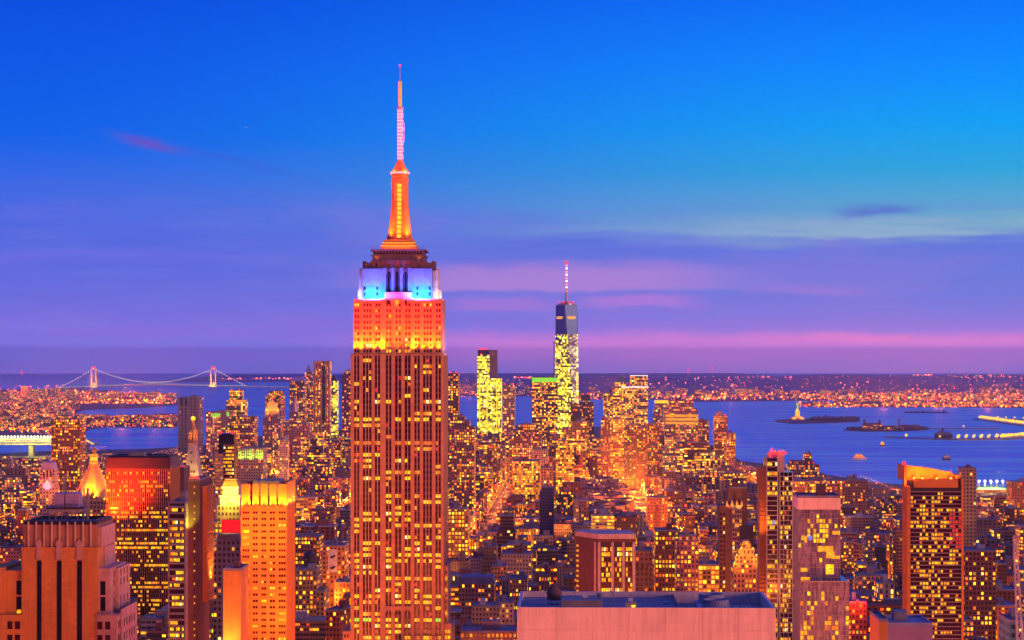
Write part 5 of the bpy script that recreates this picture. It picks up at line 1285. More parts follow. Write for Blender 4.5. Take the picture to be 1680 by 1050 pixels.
def clock(t, x0, x1, y0, y1, z):
    part('cupola', 'violet_metal', t.T, lambda b: (b.taper(x0 + 1, x1 - 1, y0 + 1, y1 - 1, z, z + 9, .8), b.taper(x0 + 2.6, x1 - 2.6, y0 + 2.6, y1 - 2.6, z + 9, t.z(757), .35), b.cyl(0, (y0 + y1) / 2, 2.4, t.z(757), t.z(749), .3, 8)))
    for q in (-5, 0, 5): part('arch_opening', 'glass_black', t.T, lambda b: b.box(q - 1.1, q + 1.1, -.1, .3, t.z(783), t.z(774)))
    part('clock_face', 'white_paint', t.T, lambda b: [b.poly([(0, -.4, t.z(797)), (5.2 * cos(a), -.4, t.z(797) + 5.2 * sin(a)), (5.2 * cos(a + pi / 8), -.4, t.z(797) + 5.2 * sin(a + pi / 8))]) for a in np.arange(0, 2 * pi, pi / 8)])
    part('clock_ring', 'lamp_pink', t.T, lambda b: [b.bar((5.3 * cos(a), -.5, t.z(797) + 5.3 * sin(a)), (5.3 * cos(a + pi / 8), -.5, t.z(797) + 5.3 * sin(a + pi / 8)), .3) for a in np.arange(0, 2 * pi, pi / 8)])
    spot('flood_clock', (0, -16, t.z(806)), (0, 0, t.z(795)), 12000, (1, .3, .8), t.T, 60, .8, 1)
simple('clock_tower', 'violet clock tower with lit clock face and stepped cupola, upper left of the golden pyramid', 'the violet clock tower', 65, 90, 770, 2900, 22, (.4, .28, .34), .2, (4, 5), roof=clock, bottom=815)
def greenlit(t, x0, x1, y0, y1, z):
    roof_kit(t.T, x0, x1, y0, y1, z, seed=44)
    part('colonnade', 'limestone_pale', t.T, lambda b: [b.box(x0 + q, x0 + q + 1.6, -1.2, 0, z - 16, z - 1) for q in np.arange(0, x1 - x0, 3.4)])
    for q in (.12, .5, .88): spot('flood_green', (x0 + (x1 - x0) * q, -6, z - 18), (x0 + (x1 - x0) * q, 0, z - 6), 26000, (.35, 1, .03), t.T, 120, .9, 1)
simple('colonnaded_block', 'mid-rise with green floodlit colonnade beneath its roof', 'the green floodlit colonnade', 391, 432, 736, 3300, 44, (.4, .34, .26), .1, (4, 4.5), roof=greenlit, bottom=770, cat='building')
simple('office_block', 'dark block dotted with gold windows between green-signed slab and courthouse', 'the gold-dotted dark block', 376, 418, 684, 4400, 46, (.17, .1, .09), .55, (4.6, 4.6), mark=False, bottom=740)
simple('office_block', 'white round-topped tower below the golden-capped courthouse', 'the white round-topped tower', 456, 472, 722, 3700, 20, (.6, .5, .46), .3, (3.6, 4), bottom=770, roof=lambda t, x0, x1, y0, y1, z: part('roof_drum', 'roof_pale', t.T, lambda b: (b.cyl(0, 10, 7, z, z + 4, n=14), b.cyl(0, 10, 5, z + 4, z + 6, n=14))), cat='tower')
# lit mid-rises right of the skyscraper
simple('office_block', 'dark broad stepped block with gold window rows, right of the narrow dark tower', 'the dark stepped block', 737, 778, 700, 3300, 50, (.16, .09, .1), .45, (3.8, 4.2), tiers=[(737, 770, 690, 8), (742, 762, 684, 14)], bottom=780)
simple('office_block', 'dark sloping-topped block lit in short rows left of the terraced gold block', 'the dark sloped block', 836, 888, 716, 3900, 60, (.15, .08, .1), .5, (4, 4.2), tiers=[(843, 884, 706, 8), (850, 876, 697, 14)], bottom=760)
simple('office_block', 'yellow grid block with dark flat top and window-filled facade', 'the yellow grid block', 912, 942, 731, 3700, 40, (.3, .2, .05), .98, (3.4, 4), 'gold_wall', unit=True, bottom=790, tiers=[(915, 940, 724, 6)])
simple('loft_block', 'broad gold-lit warehouse loft with crenellated roofline', 'the broad gold-lit loft', 841, 886, 757, 3500, 60, (.46, .3, .1), .8, (3.4, 4), 'gold_wall', tank=True, bottom=785, cat='building')
simple('loft_block', 'pale pink loft block with small even windows above the gold-lit loft', 'the pale pink loft', 872, 899, 738, 3800, 40, (.6, .38, .3), .15, (4, 4), bottom=757, cat='building')
simple('loft_block', 'orange-lit block with blank bright wall above the glowing avenue', 'the blank orange-lit block', 887, 906, 768, 3400, 40, (.6, .36, .16), .1, (5, 5), bottom=785, cat='building')
simple('glass_block', 'blue glass tower with sloped top among low brick houses', 'the blue glass tower', 885, 909, 806, 2500, 26, (.05, .09, .3), .05, (3, 3.6), 'glass_wall', bottom=873, tiers=[(888, 907, 801, 4)])
simple('apartment_block', 'grid of gold windows glowing beside the right edge of the floodlit skyscraper', 'the gold window grid block', 735, 768, 839, 2100, 30, (.36, .17, .07), .75, (3.3, 4), tiers=[(735, 766, 836, 1)], bottom=895, cat='building')
simple('church_tower_block', 'tall orange-red lit block with pointed turret above the avenue', 'the orange-red turreted block', 1062, 1095, 817, 2600, 30, (.6, .2, .09), .2, (3.6, 4), bottom=870, fn=lambda t, x0, x1, y0, y1, z: part('turret', 'red_brick', t.T, lambda b: (b.box(-2.6, 2.6, -3, 1.5, t.z(870), t.z(838)), b.taper(-2.8, 2.8, -3.2, 1.6, t.z(838), t.z(827), .04))))
simple('riverside_block', 'dark terraced office block by the river with long gold window bands', 'the dark terraced riverside block', 1291, 1356, 779, 3600, 70, (.10, .08, .10), .5, (4, 4.5), tiers=[(1296, 1345, 763, 8), (1300, 1338, 757, 14), (1322, 1334, 746, 22)], bottom=790)
simple('riverside_block', 'gold-lit brick warehouse below the dark terraced riverside block', 'the gold-lit warehouse', 1328, 1357, 789, 3250, 40, (.5, .32, .1), .5, (3.8, 4.4), 'gold_wall', tank=True, bottom=822, cat='building')
simple('riverside_block', 'long orange brick warehouse right of the gold-lit warehouse', 'the long orange warehouse', 1357, 1424, 789, 3200, 50, (.45, .2, .08), .35, (4, 4.4), tank=True, bottom=815, cat='building')
simple('riverside_block', 'orange-lit warehouse left of the gold-lit warehouse', 'the orange-lit warehouse', 1300, 1329, 790, 3220, 50, (.5, .24, .1), .4, (4, 4.4), bottom=818, cat='building')
simple('tan_tower', 'plain tan tower by the river right of the sloped golden crown', 'the plain tan riverside tower', 1579, 1602, 769, 2300, 26, (.46, .32, .2), .05, (4, 4), bottom=930, cat='tower')
simple('apartment_house', 'dark red apartment house rising at the far right by the river', 'the dark red house at the river', 1660, 1700, 792, 2900, 36, (.24, .09, .07), .3, (3.6, 4), tank=True, bottom=840, cat='building')
simple('apartment_house', 'brick-red block with even gold windows right of the sloped golden crown', 'the even-windowed red block', 1583, 1634, 905, 1500, 30, (.26, .1, .07), .33, (2.9, 3.5), tank=True, cat='building')
simple('red_lit_house', 'low house glowing red under red lamps, right of the mirror glass tower', 'the red-glowing house', 1391, 1422, 990, 1380, 30, (.34, .09, .06), .4, (2.7, 3.4), cat='building', fn=lambda t, x0, x1, y0, y1, z: (point('red_glow', (0, -5, z + 3), 26000, (1, .03, .01), t.T, .6), part('beacon', 'lamp_red', t.T, lambda b: b.ball(0, -.6, z + 1.5, 1.1, 8))))
simple('pink_house', 'pink crenellated house glowing in a dark hollow right of the mirror tower', 'the pink crenellated house', 1408, 1456, 945, 1750, 26, (.6, .34, .28), .3, (3.4, 4), cat='building')
simple('banded_tower', 'red-brown apartment tower full of gold windows right of the white-piered block', 'the red-brown gold-windowed tower', 1075, 1113, 872, 1550, 26, (.24, .09, .04), .55, (2.6, 3.4), cat='apartment tower', tank=True)
simple('pink_apartments', 'pink apartment house of small lit windows left of the black-brown tower', 'the pink apartment house', 1110, 1146, 888, 1500, 26, (.5, .26, .22), .5, (2.5, 3.3), cat='apartment house', tiers=[(1114, 1142, 880, 3)])
simple('gold_loft', 'gold-windowed loft wall between pink apartment house and black-brown tower', 'the gold-windowed loft', 1146, 1180, 928, 1600, 30, (.46, .28, .1), .85, (3, 3.6), 'gold_wall', cat='building')
simple('arcade_house', 'orange stone house with tall arches beside the white-piered block', 'the orange arcaded house', 1042, 1071, 905, 1500, 28, (.6, .3, .1), .08, (3, 3.6), cat='building', fn=lambda t, x0, x1, y0, y1, z: [part('arch_opening', 'win_dark', t.T, lambda b: b.box(t.x(px) - .9, t.x(px) + .9, -.1, .3, t.z(935), t.z(924))) for px in (1046, 1054, 1062)])
# bottom centre, between the amber tower and the skyscraper
simple('loft_house', 'orange brick loft with white painted advertising panel on its flank', 'the loft with the white panel', 529, 566, 897, 1650, 30, (.5, .24, .1), .35, (2.8, 3.6), cat='building', tank=True,
       fn=lambda t, x0, x1, y0, y1, z: (part('panel', 'white_paint', t.T, lambda b: b.box(t.x(538), t.x(553), -.4, -.05, t.z(939), t.z(901))), part('panel_motif', 'black', t.T, lambda b: [b.ball(t.x(c_), -.3, t.z(r), 1.7, 8, squash=.6) or b.ball(t.x(c_) + 1.6, -.3, t.z(r - 2), 1.3, 8, squash=.6) for c_, r in ((545, 914), (545, 932))])))
simple('loft_house', 'fiery orange lit corner house left of the floodlit skyscraper', 'the fiery orange corner house', 549, 574, 957, 1600, 26, (.55, .2, .07), .2, (2.8, 3.6), cat='building', fn=lambda t, x0, x1, y0, y1, z: point('street_glow', (t.x(545), -6, z - 10), 60000, (1, .2, .01), t.T, 1))
simple('loft_house', 'dark-roofed red house at the bottom edge left of the floodlit skyscraper', 'the dark-roofed red house', 534, 558, 1003, 1350, 30, (.5, .16, .06), .15, (2.6, 3.4), cat='building', rot=rad(-14))
simple('loft_house', 'tan loft with rows of gold windows right of the amber tower', 'the tan gold-rowed loft', 484, 520, 945, 1480, 28, (.34, .22, .13), .45, (2.6, 3.4), cat='building', tiers=[(484, 518, 937, 4)])
simple('loft_house', 'narrow tan house with arched gold windows right of the gold-rowed loft', 'the narrow tan house', 518, 532, 971, 1440, 26, (.4, .25, .13), .4, (2.6, 3.4), cat='building')
simple('loft_house', 'long brown warehouse with gold windows behind the dark water tank', 'the long brown warehouse', 484, 524, 881, 1900, 30, (.28, .15, .09), .5, (2.8, 3.6), cat='building', tank=True)
def big_tank():
    Y = 1560; T = thing('water_tower', 'large dark water tank with conical cap right of the amber tower', 'water tower', (X(506, Y), Y, 0), 0)
    part('support', 'dark_metal', T, lambda b: b.box(-7, 7, 1, 20, 0, Z(939, Y)))
    part('tank', 'black', T, lambda b: b.cyl(0, 7, X(516, Y) - X(506, Y), Z(938, Y), Z(912, Y), n=18)); part('tank_cap', 'dark_metal', T, lambda b: b.cyl(0, 7, X(517, Y) - X(506, Y), Z(912, Y), Z(903, Y), .2, 18))
    reg('the dark water tank', 496, 516, 903, Y, 20, True, 938)
big_tank()
# bottom right of the skyscraper
simple('mansion_block', 'white stone loft with rows of small windows and dark cornice, below the blue glass tower', 'the white stone loft', 822, 872, 910, 1900, 30, (.58, .42, .32), .2, (2.8, 3.6), cat='building', tank=True)
simple('mansion_block', 'orange lit town house with arched top floor left of the white stone loft', 'the arched orange town house', 806, 831, 930, 1800, 26, (.55, .3, .12), .4, (2.8, 3.6), cat='building')
simple('mansion_block', 'pinkish mansion block with dark mansard roof right of the skyscraper foot', 'the mansard mansion block', 752, 811, 958, 1600, 28, (.45, .26, .2), .15, (2.5, 3.4), cat='building', roof=lambda t, x0, x1, y0, y1, z: part('mansard_roof', 'roof_tar', t.T, lambda b: (b.box(x0 - .5, x1 + .5, -.5, y1 + .5, z, z + 1), b.taper(x0, x1, 0, y1, z + 1, z + 5, .92))))
simple('mansion_block', 'orange framed narrow house right of the mansard mansion block', 'the narrow orange framed house', 836, 865, 951, 1620, 26, (.52, .28, .14), .3, (2.4, 3.4), cat='building')
simple('mansion_block', 'white rounded-corner house at the bottom, left of the white foreground slab', 'the white rounded house', 816, 842, 990, 1450, 26, (.66, .48, .42), .1, (2.8, 3.5), cat='building')
simple('mansion_block', 'plain tan house with orange box roof right of the skyscraper foot', 'the plain tan house', 774, 820, 996, 1440, 26, (.4, .27, .2), .12, (2.5, 3.4), cat='building')
simple('mansion_block', 'dark flat-roofed house with gold windows at the bottom edge by the skyscraper', 'the dark house at the bottom', 755, 848, 1038, 1300, 30, (.3, .2, .14), .5, (2.8, 3.6), cat='building')
def violet_box():
    t = Tower('corrugated_block', 'low block with violet corrugated wall and flat blue roof at bottom right', 'the violet corrugated block', 1443, 1530, 1020, 800, 26, cat='building')
    T = t.T; x, z = t.x, t.z
    part('wall', 'orange_stone', T, lambda b: b.box(x(1443), x(1457), 0, 26, 0, z(1020)))
    def co(b):
        b.box(x(1457), x(1530), .3, 26, 0, z(1027))
        for i in range(40): px = 1457.6 + i * 1.83; b.box(x(px), x(px + .9), .05, .3, 0, z(1027))
    part('corrugated_wall', 'violet_metal', T, co)
    roof_kit(T, x(1457), x(1530), .3, 26, z(1027), seed=21, mat='roof_pale'); roof_kit(T, x(1443), x(1457), 0, 26, z(1020), seed=22, unit=False)
violet_box()
def crane():
    Y = 700; T = thing('crane', 'white lattice crane boom rising at the right edge', 'crane', (X(1678, Y), Y, 0), 0)
    x = lambda px: X(px, Y) - X(1678, Y); z = lambda r: Z(r, Y)
    p0, p1 = Vector((x(1679), 4, z(1070))), Vector((x(1665), 0, z(884)))
    def boom(b):
        n = 20
        for dx_, dy_ in ((-.9, -.9), (.9, -.9), (.9, .9), (-.9, .9)): b.bar(p0 + Vector((dx_, dy_, 0)), p1 + Vector((dx_ * .5, dy_ * .5, 0)), .22)
        for i in range(n):
            a, c = p0 + (p1 - p0) * (i / n), p0 + (p1 - p0) * ((i + 1) / n); k0, k1 = .9 - .4 * i / n, .9 - .4 * (i + 1) / n
            b.bar(a + Vector((-k0, -k0, 0)), c + Vector((k1, -k1, 0)), .13); b.bar(a + Vector((k0, -k0, 0)), a + Vector((-k0, -k0, 0)), .08); b.bar(a + Vector((k0, k0, 0)), c + Vector((k1, -k1, 0)), .08); b.bar(a + Vector((-k0, k0, 0)), c + Vector((-k1, -k1, 0)), .08)
    part('boom', 'white_paint', T, boom)
    part('mast', 'white_paint', T, lambda b: [b.bar((p0.x + sx, p0.y + sy, 0), (p0.x + sx, p0.y + sy, p0.z), .15) for sx in (-1, 1) for sy in (-1, 1)] + [b.bar((p0.x - 1, p0.y - 1, q * 4.0), (p0.x + 1, p0.y - 1, q * 4.0 + 4), .09) for q in range(int(p0.z / 4))])
    for r in (920, 960, 1000, 1035): part('boom_lamp', 'lamp_warm', T, lambda b: b.ball(*(p0 + (p1 - p0) * ((1070 - r) / 186.0) + Vector((0, -1, 0))), .35, 8))
    part('hook_line', 'dark_metal', T, lambda b: b.bar(p1, (p1.x - 6, p1.y, p1.z - 1), .05))
    part('jib_tip', 'steel', T, lambda b: b.box(p1.x - .6, p1.x + .6, -.6, .6, p1.z, p1.z + .9))
    MARKS.append(('the lattice crane', 1668, 960, 1660, 1680, 884, 1050))
crane()
simple('teal_block', 'teal-lit low house at the foot of the crane', 'the teal house', 1657, 1690, 1022, 900, 24, (.1, .3, .4), .05, (3, 3.6), cat='building')

# ================================================================== bridges, harbour, islands
def suspension_bridge():
    Y = 17500; k = Y / F
    T = thing('suspension_bridge', 'long suspension bridge across the far narrows with lights along its cables', 'bridge', (X(252, Y), Y, 0), 0)
    MARKS.append(('the far suspension bridge', 252, 625, 100, 470, 604, 645))
    x = lambda px: X(px, Y) - X(252, Y); z = lambda r: Z(r, Y)
    ang = rad(62)
    for px in (154, 350):
        def tw(b):
            for s in (-1, 1):
                cx, cy = x(px) + s * 19 * sin(ang), s * 19 * cos(ang)
                b.taper(cx - 5.5, cx + 5.5, cy - 6, cy + 6, 0, z(604), .78)
            for r0, r1 in ((606, 604), (631, 628.5), (644.5, 642)):
                b.prism([(x(px) - 15 * sin(ang) - 3, -15 * cos(ang)), (x(px) - 15 * sin(ang) + 3, -15 * cos(ang) - 1), (x(px) + 15 * sin(ang) + 3, 15 * cos(ang)), (x(px) + 15 * sin(ang) - 3, 15 * cos(ang) + 1)], max(0, z(r0)), z(r1))
        o = part('bridge_tower', 'limestone', T, tw)
        spot('tower_flood', (x(px) - 30, -110, z(634)), (x(px), 0, z(620)), 5000000, (1, .5, .05), T, 80, .9, 5)
        part('beacon', 'lamp_red', T, lambda b: (b.ball(x(px) - 8, -12, z(603), 9, 8), b.ball(x(px) + 9, 10, z(603), 9, 8)))
    def deckrow(px): return np.interp(px, [40, 100, 154, 252, 350, 420, 480], [642, 636.5, 633.5, 630.2, 632.5, 634, 635.5])
    def cable(px):
        if 154 <= px <= 350: return 605 + (627.5 - 605) * (1 - ((px - 252) / 98.0) ** 2)
        if px < 154: return np.interp(px, [98, 125, 154], [636, 622.5, 605])
        return np.interp(px, [350, 372, 402], [605, 617, 633])
    P = list(np.arange(98, 403, 4.0))
    part('deck', 'steel', T, lambda b: [b.box(x(a), x(a + 20), -14, 14, z(deckrow(a + 10)) - 8, z(deckrow(a + 10))) for a in range(40, 480, 20)])
    part('cable', 'steel', T, lambda b: [b.bar((x(a), 0, z(cable(a))), (x(c), 0, z(cable(c))), 1.6) for a, c in zip(P, P[1:])])
    part('hangers', 'steel', T, lambda b: [b.bar((x(a), 0, z(cable(a))), (x(a), 0, z(deckrow(a))), .5) for a in P[1:-1]])
    lm = MB(); lm.ball(0, 0, 0, 3.4, 6); me = lm.mesh('cable_lamp', ['lamp_white'])
    for a in np.arange(99, 403, 4.2): place(me, 'cable_lamp', T, (x(a), -3, z(cable(a)) + 2))
    b = MB()
    for a in np.arange(40, 478, 4.4): b.ball(x(a), -16, z(deckrow(a)) + 3, 3.2 if a < 400 else 2.4, 6, mat=(0 if int(a) % 3 else 1))
    o = b.build('deck_lamp', ['lamp_yellow', 'lamp_green'], T); o['kind'] = 'stuff'
suspension_bridge()
def river_bridge():
    Y = 5600; T = thing('river_bridge', 'river bridge at the left edge with two bright rows of deck lights', 'bridge', (X(30, Y), Y, 0), 0)
    MARKS.append(('the lit river bridge', 40, 723, 0, 83, 712, 735))
    x = lambda px: X(px, Y) - X(30, Y); z = lambda r: Z(r, Y)
    part('deck', 'steel', T, lambda b: (b.box(x(-80), x(160), 0, 30, z(730), z(727.5)), b.box(x(-80), x(160), 2, 28, z(722), z(721))))
    part('truss', 'steel', T, lambda b: [b.bar((x(p), 0, z(727)), (x(p + 3), 0, z(722)), .5) for p in range(-80, 160, 6)] + [b.bar((x(p + 3), 0, z(722)), (x(p + 6), 0, z(727)), .5) for p in range(-80, 160, 6)])
    for p in (-60, 50, 140): part('pier', 'grey_stone', T, lambda b: b.box(x(p) - 6, x(p) + 6, 2, 26, 0, z(730)))
    la = MB(); la.ball(0, 0, 0, 3.0, 8); ma = la.mesh('deck_lamp', ['lamp_white']); lb = MB(); lb.box(-4, 4, -.5, .5, -1.3, 1.3); mb_ = lb.mesh('deck_lamp', ['lamp_yellow'])
    for p in np.arange(-8, 84, 5.4): place(ma, 'deck_lamp', T, (x(p), -1.5, z(716.5)))
    for p in np.arange(-8, 84, 5.4): place(mb_, 'deck_lamp', T, (x(p) + 2, -1.2, z(724.6)))
    for i, p in enumerate(np.arange(136, 156, 4.0)): place(la.mesh('deck_lamp', ['lamp_green']) if i == 0 else place.last, 'deck_lamp', T, (x(p), -1.5, z(719 + i * 2.2))) if False else place(mb_, 'deck_lamp', T, (x(p), -1.5, z(719 + i * 2.2)))
    part('lamp_rail', 'steel', T, lambda b: [b.bar((x(p), -1.5, z(727)), (x(p), -1.5, z(717)), .35) for p in np.arange(-8, 84, 5.4)])
    b = MB(); b.box(x(-80), x(84), -.9, -.4, z(721.9), z(719.5)); b.build('parapet', 'limestone', T)
    for p in (5, 30, 55, 78): point('deck_glow', (x(p), -14, z(715)), 260000, (.95, .9, .12), T, 3)
river_bridge()

def island(name, pts, label, short, h=3):
    P = [(X(px, GY(r)), GY(r)) for px, r in pts]; b = MB(); b.prism(P, -1, h, tcol=(.1, .1, .1, 0)); o = b.build(name, 'land'); o['kind'] = 'structure'; return o
island('island', [(1270, 692), (1300, 695.5), (1360, 694.5), (1412, 692.5), (1408, 690), (1350, 688.5), (1300, 688), (1276, 690)], '', '')
island('island', [(1384, 706), (1420, 708.5), (1480, 708), (1524, 705), (1520, 701.5), (1470, 700), (1420, 700), (1398, 703)], '', '')
def clumps(name, spots, label, cat, seed):
    r = random.Random(seed); b = MB()
    for (px, row, w, h) in spots:
        Y = GY(row); c = Vector((X(px, Y), Y, 3))
        for i in range(int(30 + w * 2)):
            a, q = r.uniform(0, 2 * pi), r.random() ** .5; s = h * r.uniform(.12, .3)
            p = c + Vector((w * q * cos(a), w * .5 * q * sin(a), h * r.uniform(.05, 1) * (1 - .5 * q)))
            for _ in range(5):
                d = Vector((r.gauss(0, 1), r.gauss(0, 1), r.gauss(0, 1))).normalized() * s; e_ = Vector((r.gauss(0, 1), r.gauss(0, 1), r.gauss(0, 1))).normalized() * s * .6
                b.poly([p + d, p - d + e_, p - e_])
    o = b.build(name, 'leaf'); o['kind'] = 'stuff'; o['label'] = label; o['category'] = cat
clumps('trees', [(1333 + i * 7.5, 691 + (i % 3) * .5, 26, 16 + 7 * (i % 2)) for i in range(10)], 'dark line of trees on the statue island', 'trees', 1)
clumps('trees', [(1398 + i * 9, 705.5 + (i % 2), 24, 12) for i in range(14)], 'dark trees round the brick halls on the nearer island', 'trees', 2)
def statue():
    Y = 9000; T = thing('statue_monument', 'small yellow-lit robed statue with raised arm on a tall pedestal, on its island', 'statue', (X(1308, Y), Y, 3), 0)
    MARKS.append(('the harbour statue', 1308, 677, 1300, 1316, 660, 692))
    part('fort_base', 'limestone', T, lambda b: (b.cyl(0, 0, 34, 0, 8, 33, 11), b.box(-20, 20, -20, 20, 8, 13)))
    part('pedestal', 'limestone', T, lambda b: (b.taper(-10, 10, -10, 10, 13, 34, .8), b.box(-9, 9, -9, 9, 34, 36), b.taper(-7.5, 7.5, -7.5, 7.5, 36, 42, .9)))
    def fig(b):
        b.lathe(0, 0, [(5.6, 42), (5.0, 50), (4.5, 58), (4.3, 64), (4.8, 69), (4.2, 72), (1.6, 74), (1.4, 75)], 12)
        b.ball(0, 0, 77, 2.2, 10)
        b.bar((-3.6, 0, 70), (-6.2, -.5, 78), 1.4, 8, r2=1.1); b.bar((-6.2, -.5, 78), (-6.0, -.5, 86), 1.1, 8, r2=.8)
        b.bar((4.2, -1, 70), (5.6, -2.5, 64), 1.3, 8); b.bar((5.6, -2.5, 64), (3.4, -4.4, 65), 1.0, 8); b.box(2.6, 5.6, -5.2, -4.4, 62, 68)
        for i in range(7): a = pi * i / 6; b.bar((2.0 * cos(a), 0, 78.6 + 1.0 * sin(a)), (4.0 * cos(a), 0, 79.4 + 2.8 * sin(a)), .25)
    part('robed_figure', 'green_copper', T, fig)
    part('torch', 'lamp_yellow', T, lambda b: (b.cyl(-6.0, -.5, .9, 86, 88, 1.7, 8), b.cyl(-6.0, -.5, 1.5, 88, 92, .1, 8, top=False)))
    for s in (-1, 1):
        spot('statue_flood', (s * 40, -60, 6), (0, 0, 30), 500000, (1, .5, .02), T, 60, .9, 2); spot('statue_flood', (s * 30, -40, 12), (0, 0, 66), 600000, (1, .75, .04), T, 40, .9, 2)
statue()
def halls():
    def bl(label, px, r, w, h, d=30, roof='red_brick'):
        Y = GY(r); t = thing('island_hall', label, 'building', (X(px, Y), Y, 3), 0)
        part('wall', 'city_wall', t, lambda b: b.box(-w / 2, w / 2, 0, d, 0, h, 0, (.3, .13, .09, .35), (5, 5)))
        part('roof', roof, t, lambda b: b.taper(-w / 2 - 1, w / 2 + 1, -1, d + 1, h, h + 7, .75, .2))
        return t
    t = bl('brick hall with four dark turrets on the nearer island', 1432, 706.5, 70, 18)
    part('turret', 'red_brick', t, lambda b: [(b.box(sx * 28 - 3.5, sx * 28 + 3.5, sy * 10 + 10, sy * 10 + 17, 0, 28), b.lathe(sx * 28, sy * 10 + 13.5, [(3.4, 28), (3.8, 31), (2, 35), (.1, 40)], 8)) for sx in (-1, 1) for sy in (0, 1)])
    bl('long low brick hall at the right end of the nearer island', 1492, 706, 90, 10)
    bl('small lit brick house in the middle of the nearer island', 1462, 707, 40, 10)
    t = thing('water_tower', 'slender tower rising from the nearer island', 'tower', (X(1475, 7900), 7900, 3), 0); part('shaft', 'grey_stone', t, lambda b: b.cyl(0, 0, 4, 0, 30, 3, 8)); part('cap', 'red_brick', t, lambda b: b.cyl(0, 0, 5, 30, 37, .5, 8))
halls()
def boat(label, px, r, L, H, cab, hull='black'):
    Y = GY(r); t = thing('boat', label, 'boat', (X(px, Y), Y, 0), rad(random.uniform(-15, 15)), 'boats on the bay')
    part('hull', hull, t, lambda b: b.prism([(-L / 2, 0), (-L * .42, -H * .7), (L * .35, -H * .7), (L / 2, 0), (L * .35, H * .7), (-L * .42, H * .7)], -.5, H * .6))
    part('cabin', cab, t, lambda b: (b.box(-L * .32, L * .28, -H * .5, H * .5, H * .6, H * 1.3), b.box(-L * .22, L * .12, -H * .4, H * .4, H * 1.3, H * 1.9)))
    part('mast', 'steel', t, lambda b: b.bar((0, 0, H * 1.9), (0, 0, H * 2.8), .3))
    for q in (-.2, 0.1): part('deck_lamp', 'lamp_warm', t, lambda b: b.ball(q * L, -H * .55, H * 1.45, H * .16, 8))
    return t
boat('orange-lit ferry heading across the bay, largest of the boats', 1410, 754, 44, 7.5, 'win_orange', 'white_paint')
boat('small gold-lit boat farthest out, above the ferry', 1448, 732, 18, 7, 'win_amber')
boat('dim dark boat with few lights above the sloped golden crown', 1553, 755, 26, 7, 'concrete')
for (px, r, L, lab) in ((1502, 677.5, 110, 'dark barge riding low near the far shore, left one of two'), (1536, 677.5, 110, 'dark barge riding low near the far shore, right one of two')):
    Y = GY(r); t = thing('barge', lab, 'barge', (X(px, Y), Y, 0), 0, 'barges near the far shore'); part('hull', 'black', t, lambda b: (b.box(-L / 2, L / 2, -8, 8, -1, 5), b.box(-L * .45, L * .4, -6, 6, 5, 7))); part('wheelhouse', 'brown_wall', t, lambda b: b.box(L * .3, L * .38, -4, 4, 7, 13))
def pier(name, label, pts, wdt, lampm, step, rows=1, off=0):
    '''a quay on piles with a line of lamps; pts are photo pixels on the water'''
    P = [Vector((X(px, GY(r)), GY(r), 3)) for px, r in pts]; T = thing(name, label, 'pier', P[0], 0); o = P[0]
    def dk(b):
        for a, c in zip(P, P[1:]):
            a, c = a - o, c - o; n = Vector((-(c - a).y, (c - a).x, 0)).normalized() * wdt / 2
            if n.y < 0: n = -n
            q = [(a - n)[:2], (c - n)[:2], (c + n)[:2], (a + n)[:2]]
            if (q[1][0] - q[0][0]) < 0: q = q[::-1]
            b.prism(q, -4, 1)
    part('deck', 'concrete', T, dk)
    lm = {m_: None for m_ in lampm}; i = 0
    for m_ in lampm: b = MB(); b.ball(0, 0, 0, .5, 6); b.bar((0, 0, -.5), (0, 0, -6), .05); lm[m_] = b.mesh('lamp', [m_])
    for a, c in zip(P, P[1:]):
        n = max(1, int((c - a).length / step))
        for k in range(n):
            for w_ in range(rows):
                p = a + (c - a) * (k + .5) / n - o; q = place(lm[lampm[(i + w_) % len(lampm)]], 'lamp', T, (p.x, p.y - w_ * 20, 8 + w_ * 4)); s = 7.5 * random.uniform(.7, 1.3); q.scale = (s, s, s); i += 1
    return T
pier('pier', 'far right quay outlined by yellow-green lamps, upper branch', [(1700, 701), (1655, 695), (1606, 688)], 50, ['lamp_yellow', 'lamp_green', 'lamp_yellow', 'lamp_warm'], 34, 2)
pier('pier', 'short lamp-lit quay behind the yellow-green quay', [(1700, 690), (1630, 688)], 40, ['lamp_warm', 'lamp_yellow'], 40)
pier('pier', 'long terminal quay with two rows of warm lamps reaching into the bay', [(1700, 716), (1640, 721), (1565, 722)], 70, ['lamp_yellow', 'lamp_warm', 'lamp_yellow', 'lamp_green'], 26, 2)
pier('pier', 'low dark breakwater pointing left from the terminal quay', [(1565, 722), (1520, 720.5), (1454, 718)], 24, ['lamp_yellow'], 190)
pier('pier', 'thin line of widely spaced lamps behind the domed terminal', [(1640, 704), (1522, 704)], 16, ['lamp_warm', 'lamp_yellow'], 140)
def terminal():
    Y = GY(721); t = thing('ferry_terminal', 'dark gabled ferry terminal with a pointed tower on the quay', 'terminal', (X(1550, Y), Y, 3), 0)
    part('wall', 'brown_wall', t, lambda b: b.box(-26, 26, 0, 40, 0, 14))
    part('roof', 'roof_tar', t, lambda b: b.taper(-28, 28, -2, 42, 14, 22, .5, .4)); part('tower', 'brown_wall', t, lambda b: (b.box(-10, -3, 2, 9, 14, 28), b.taper(-11, -2, 1, 10, 28, 36, .05)))
    for q in (-2, -1, 0, 1, 2): part('doorway', 'black', t, lambda b: b.box(q * 9 - 3, q * 9 + 3, -.2, .3, 0, 9))
terminal()
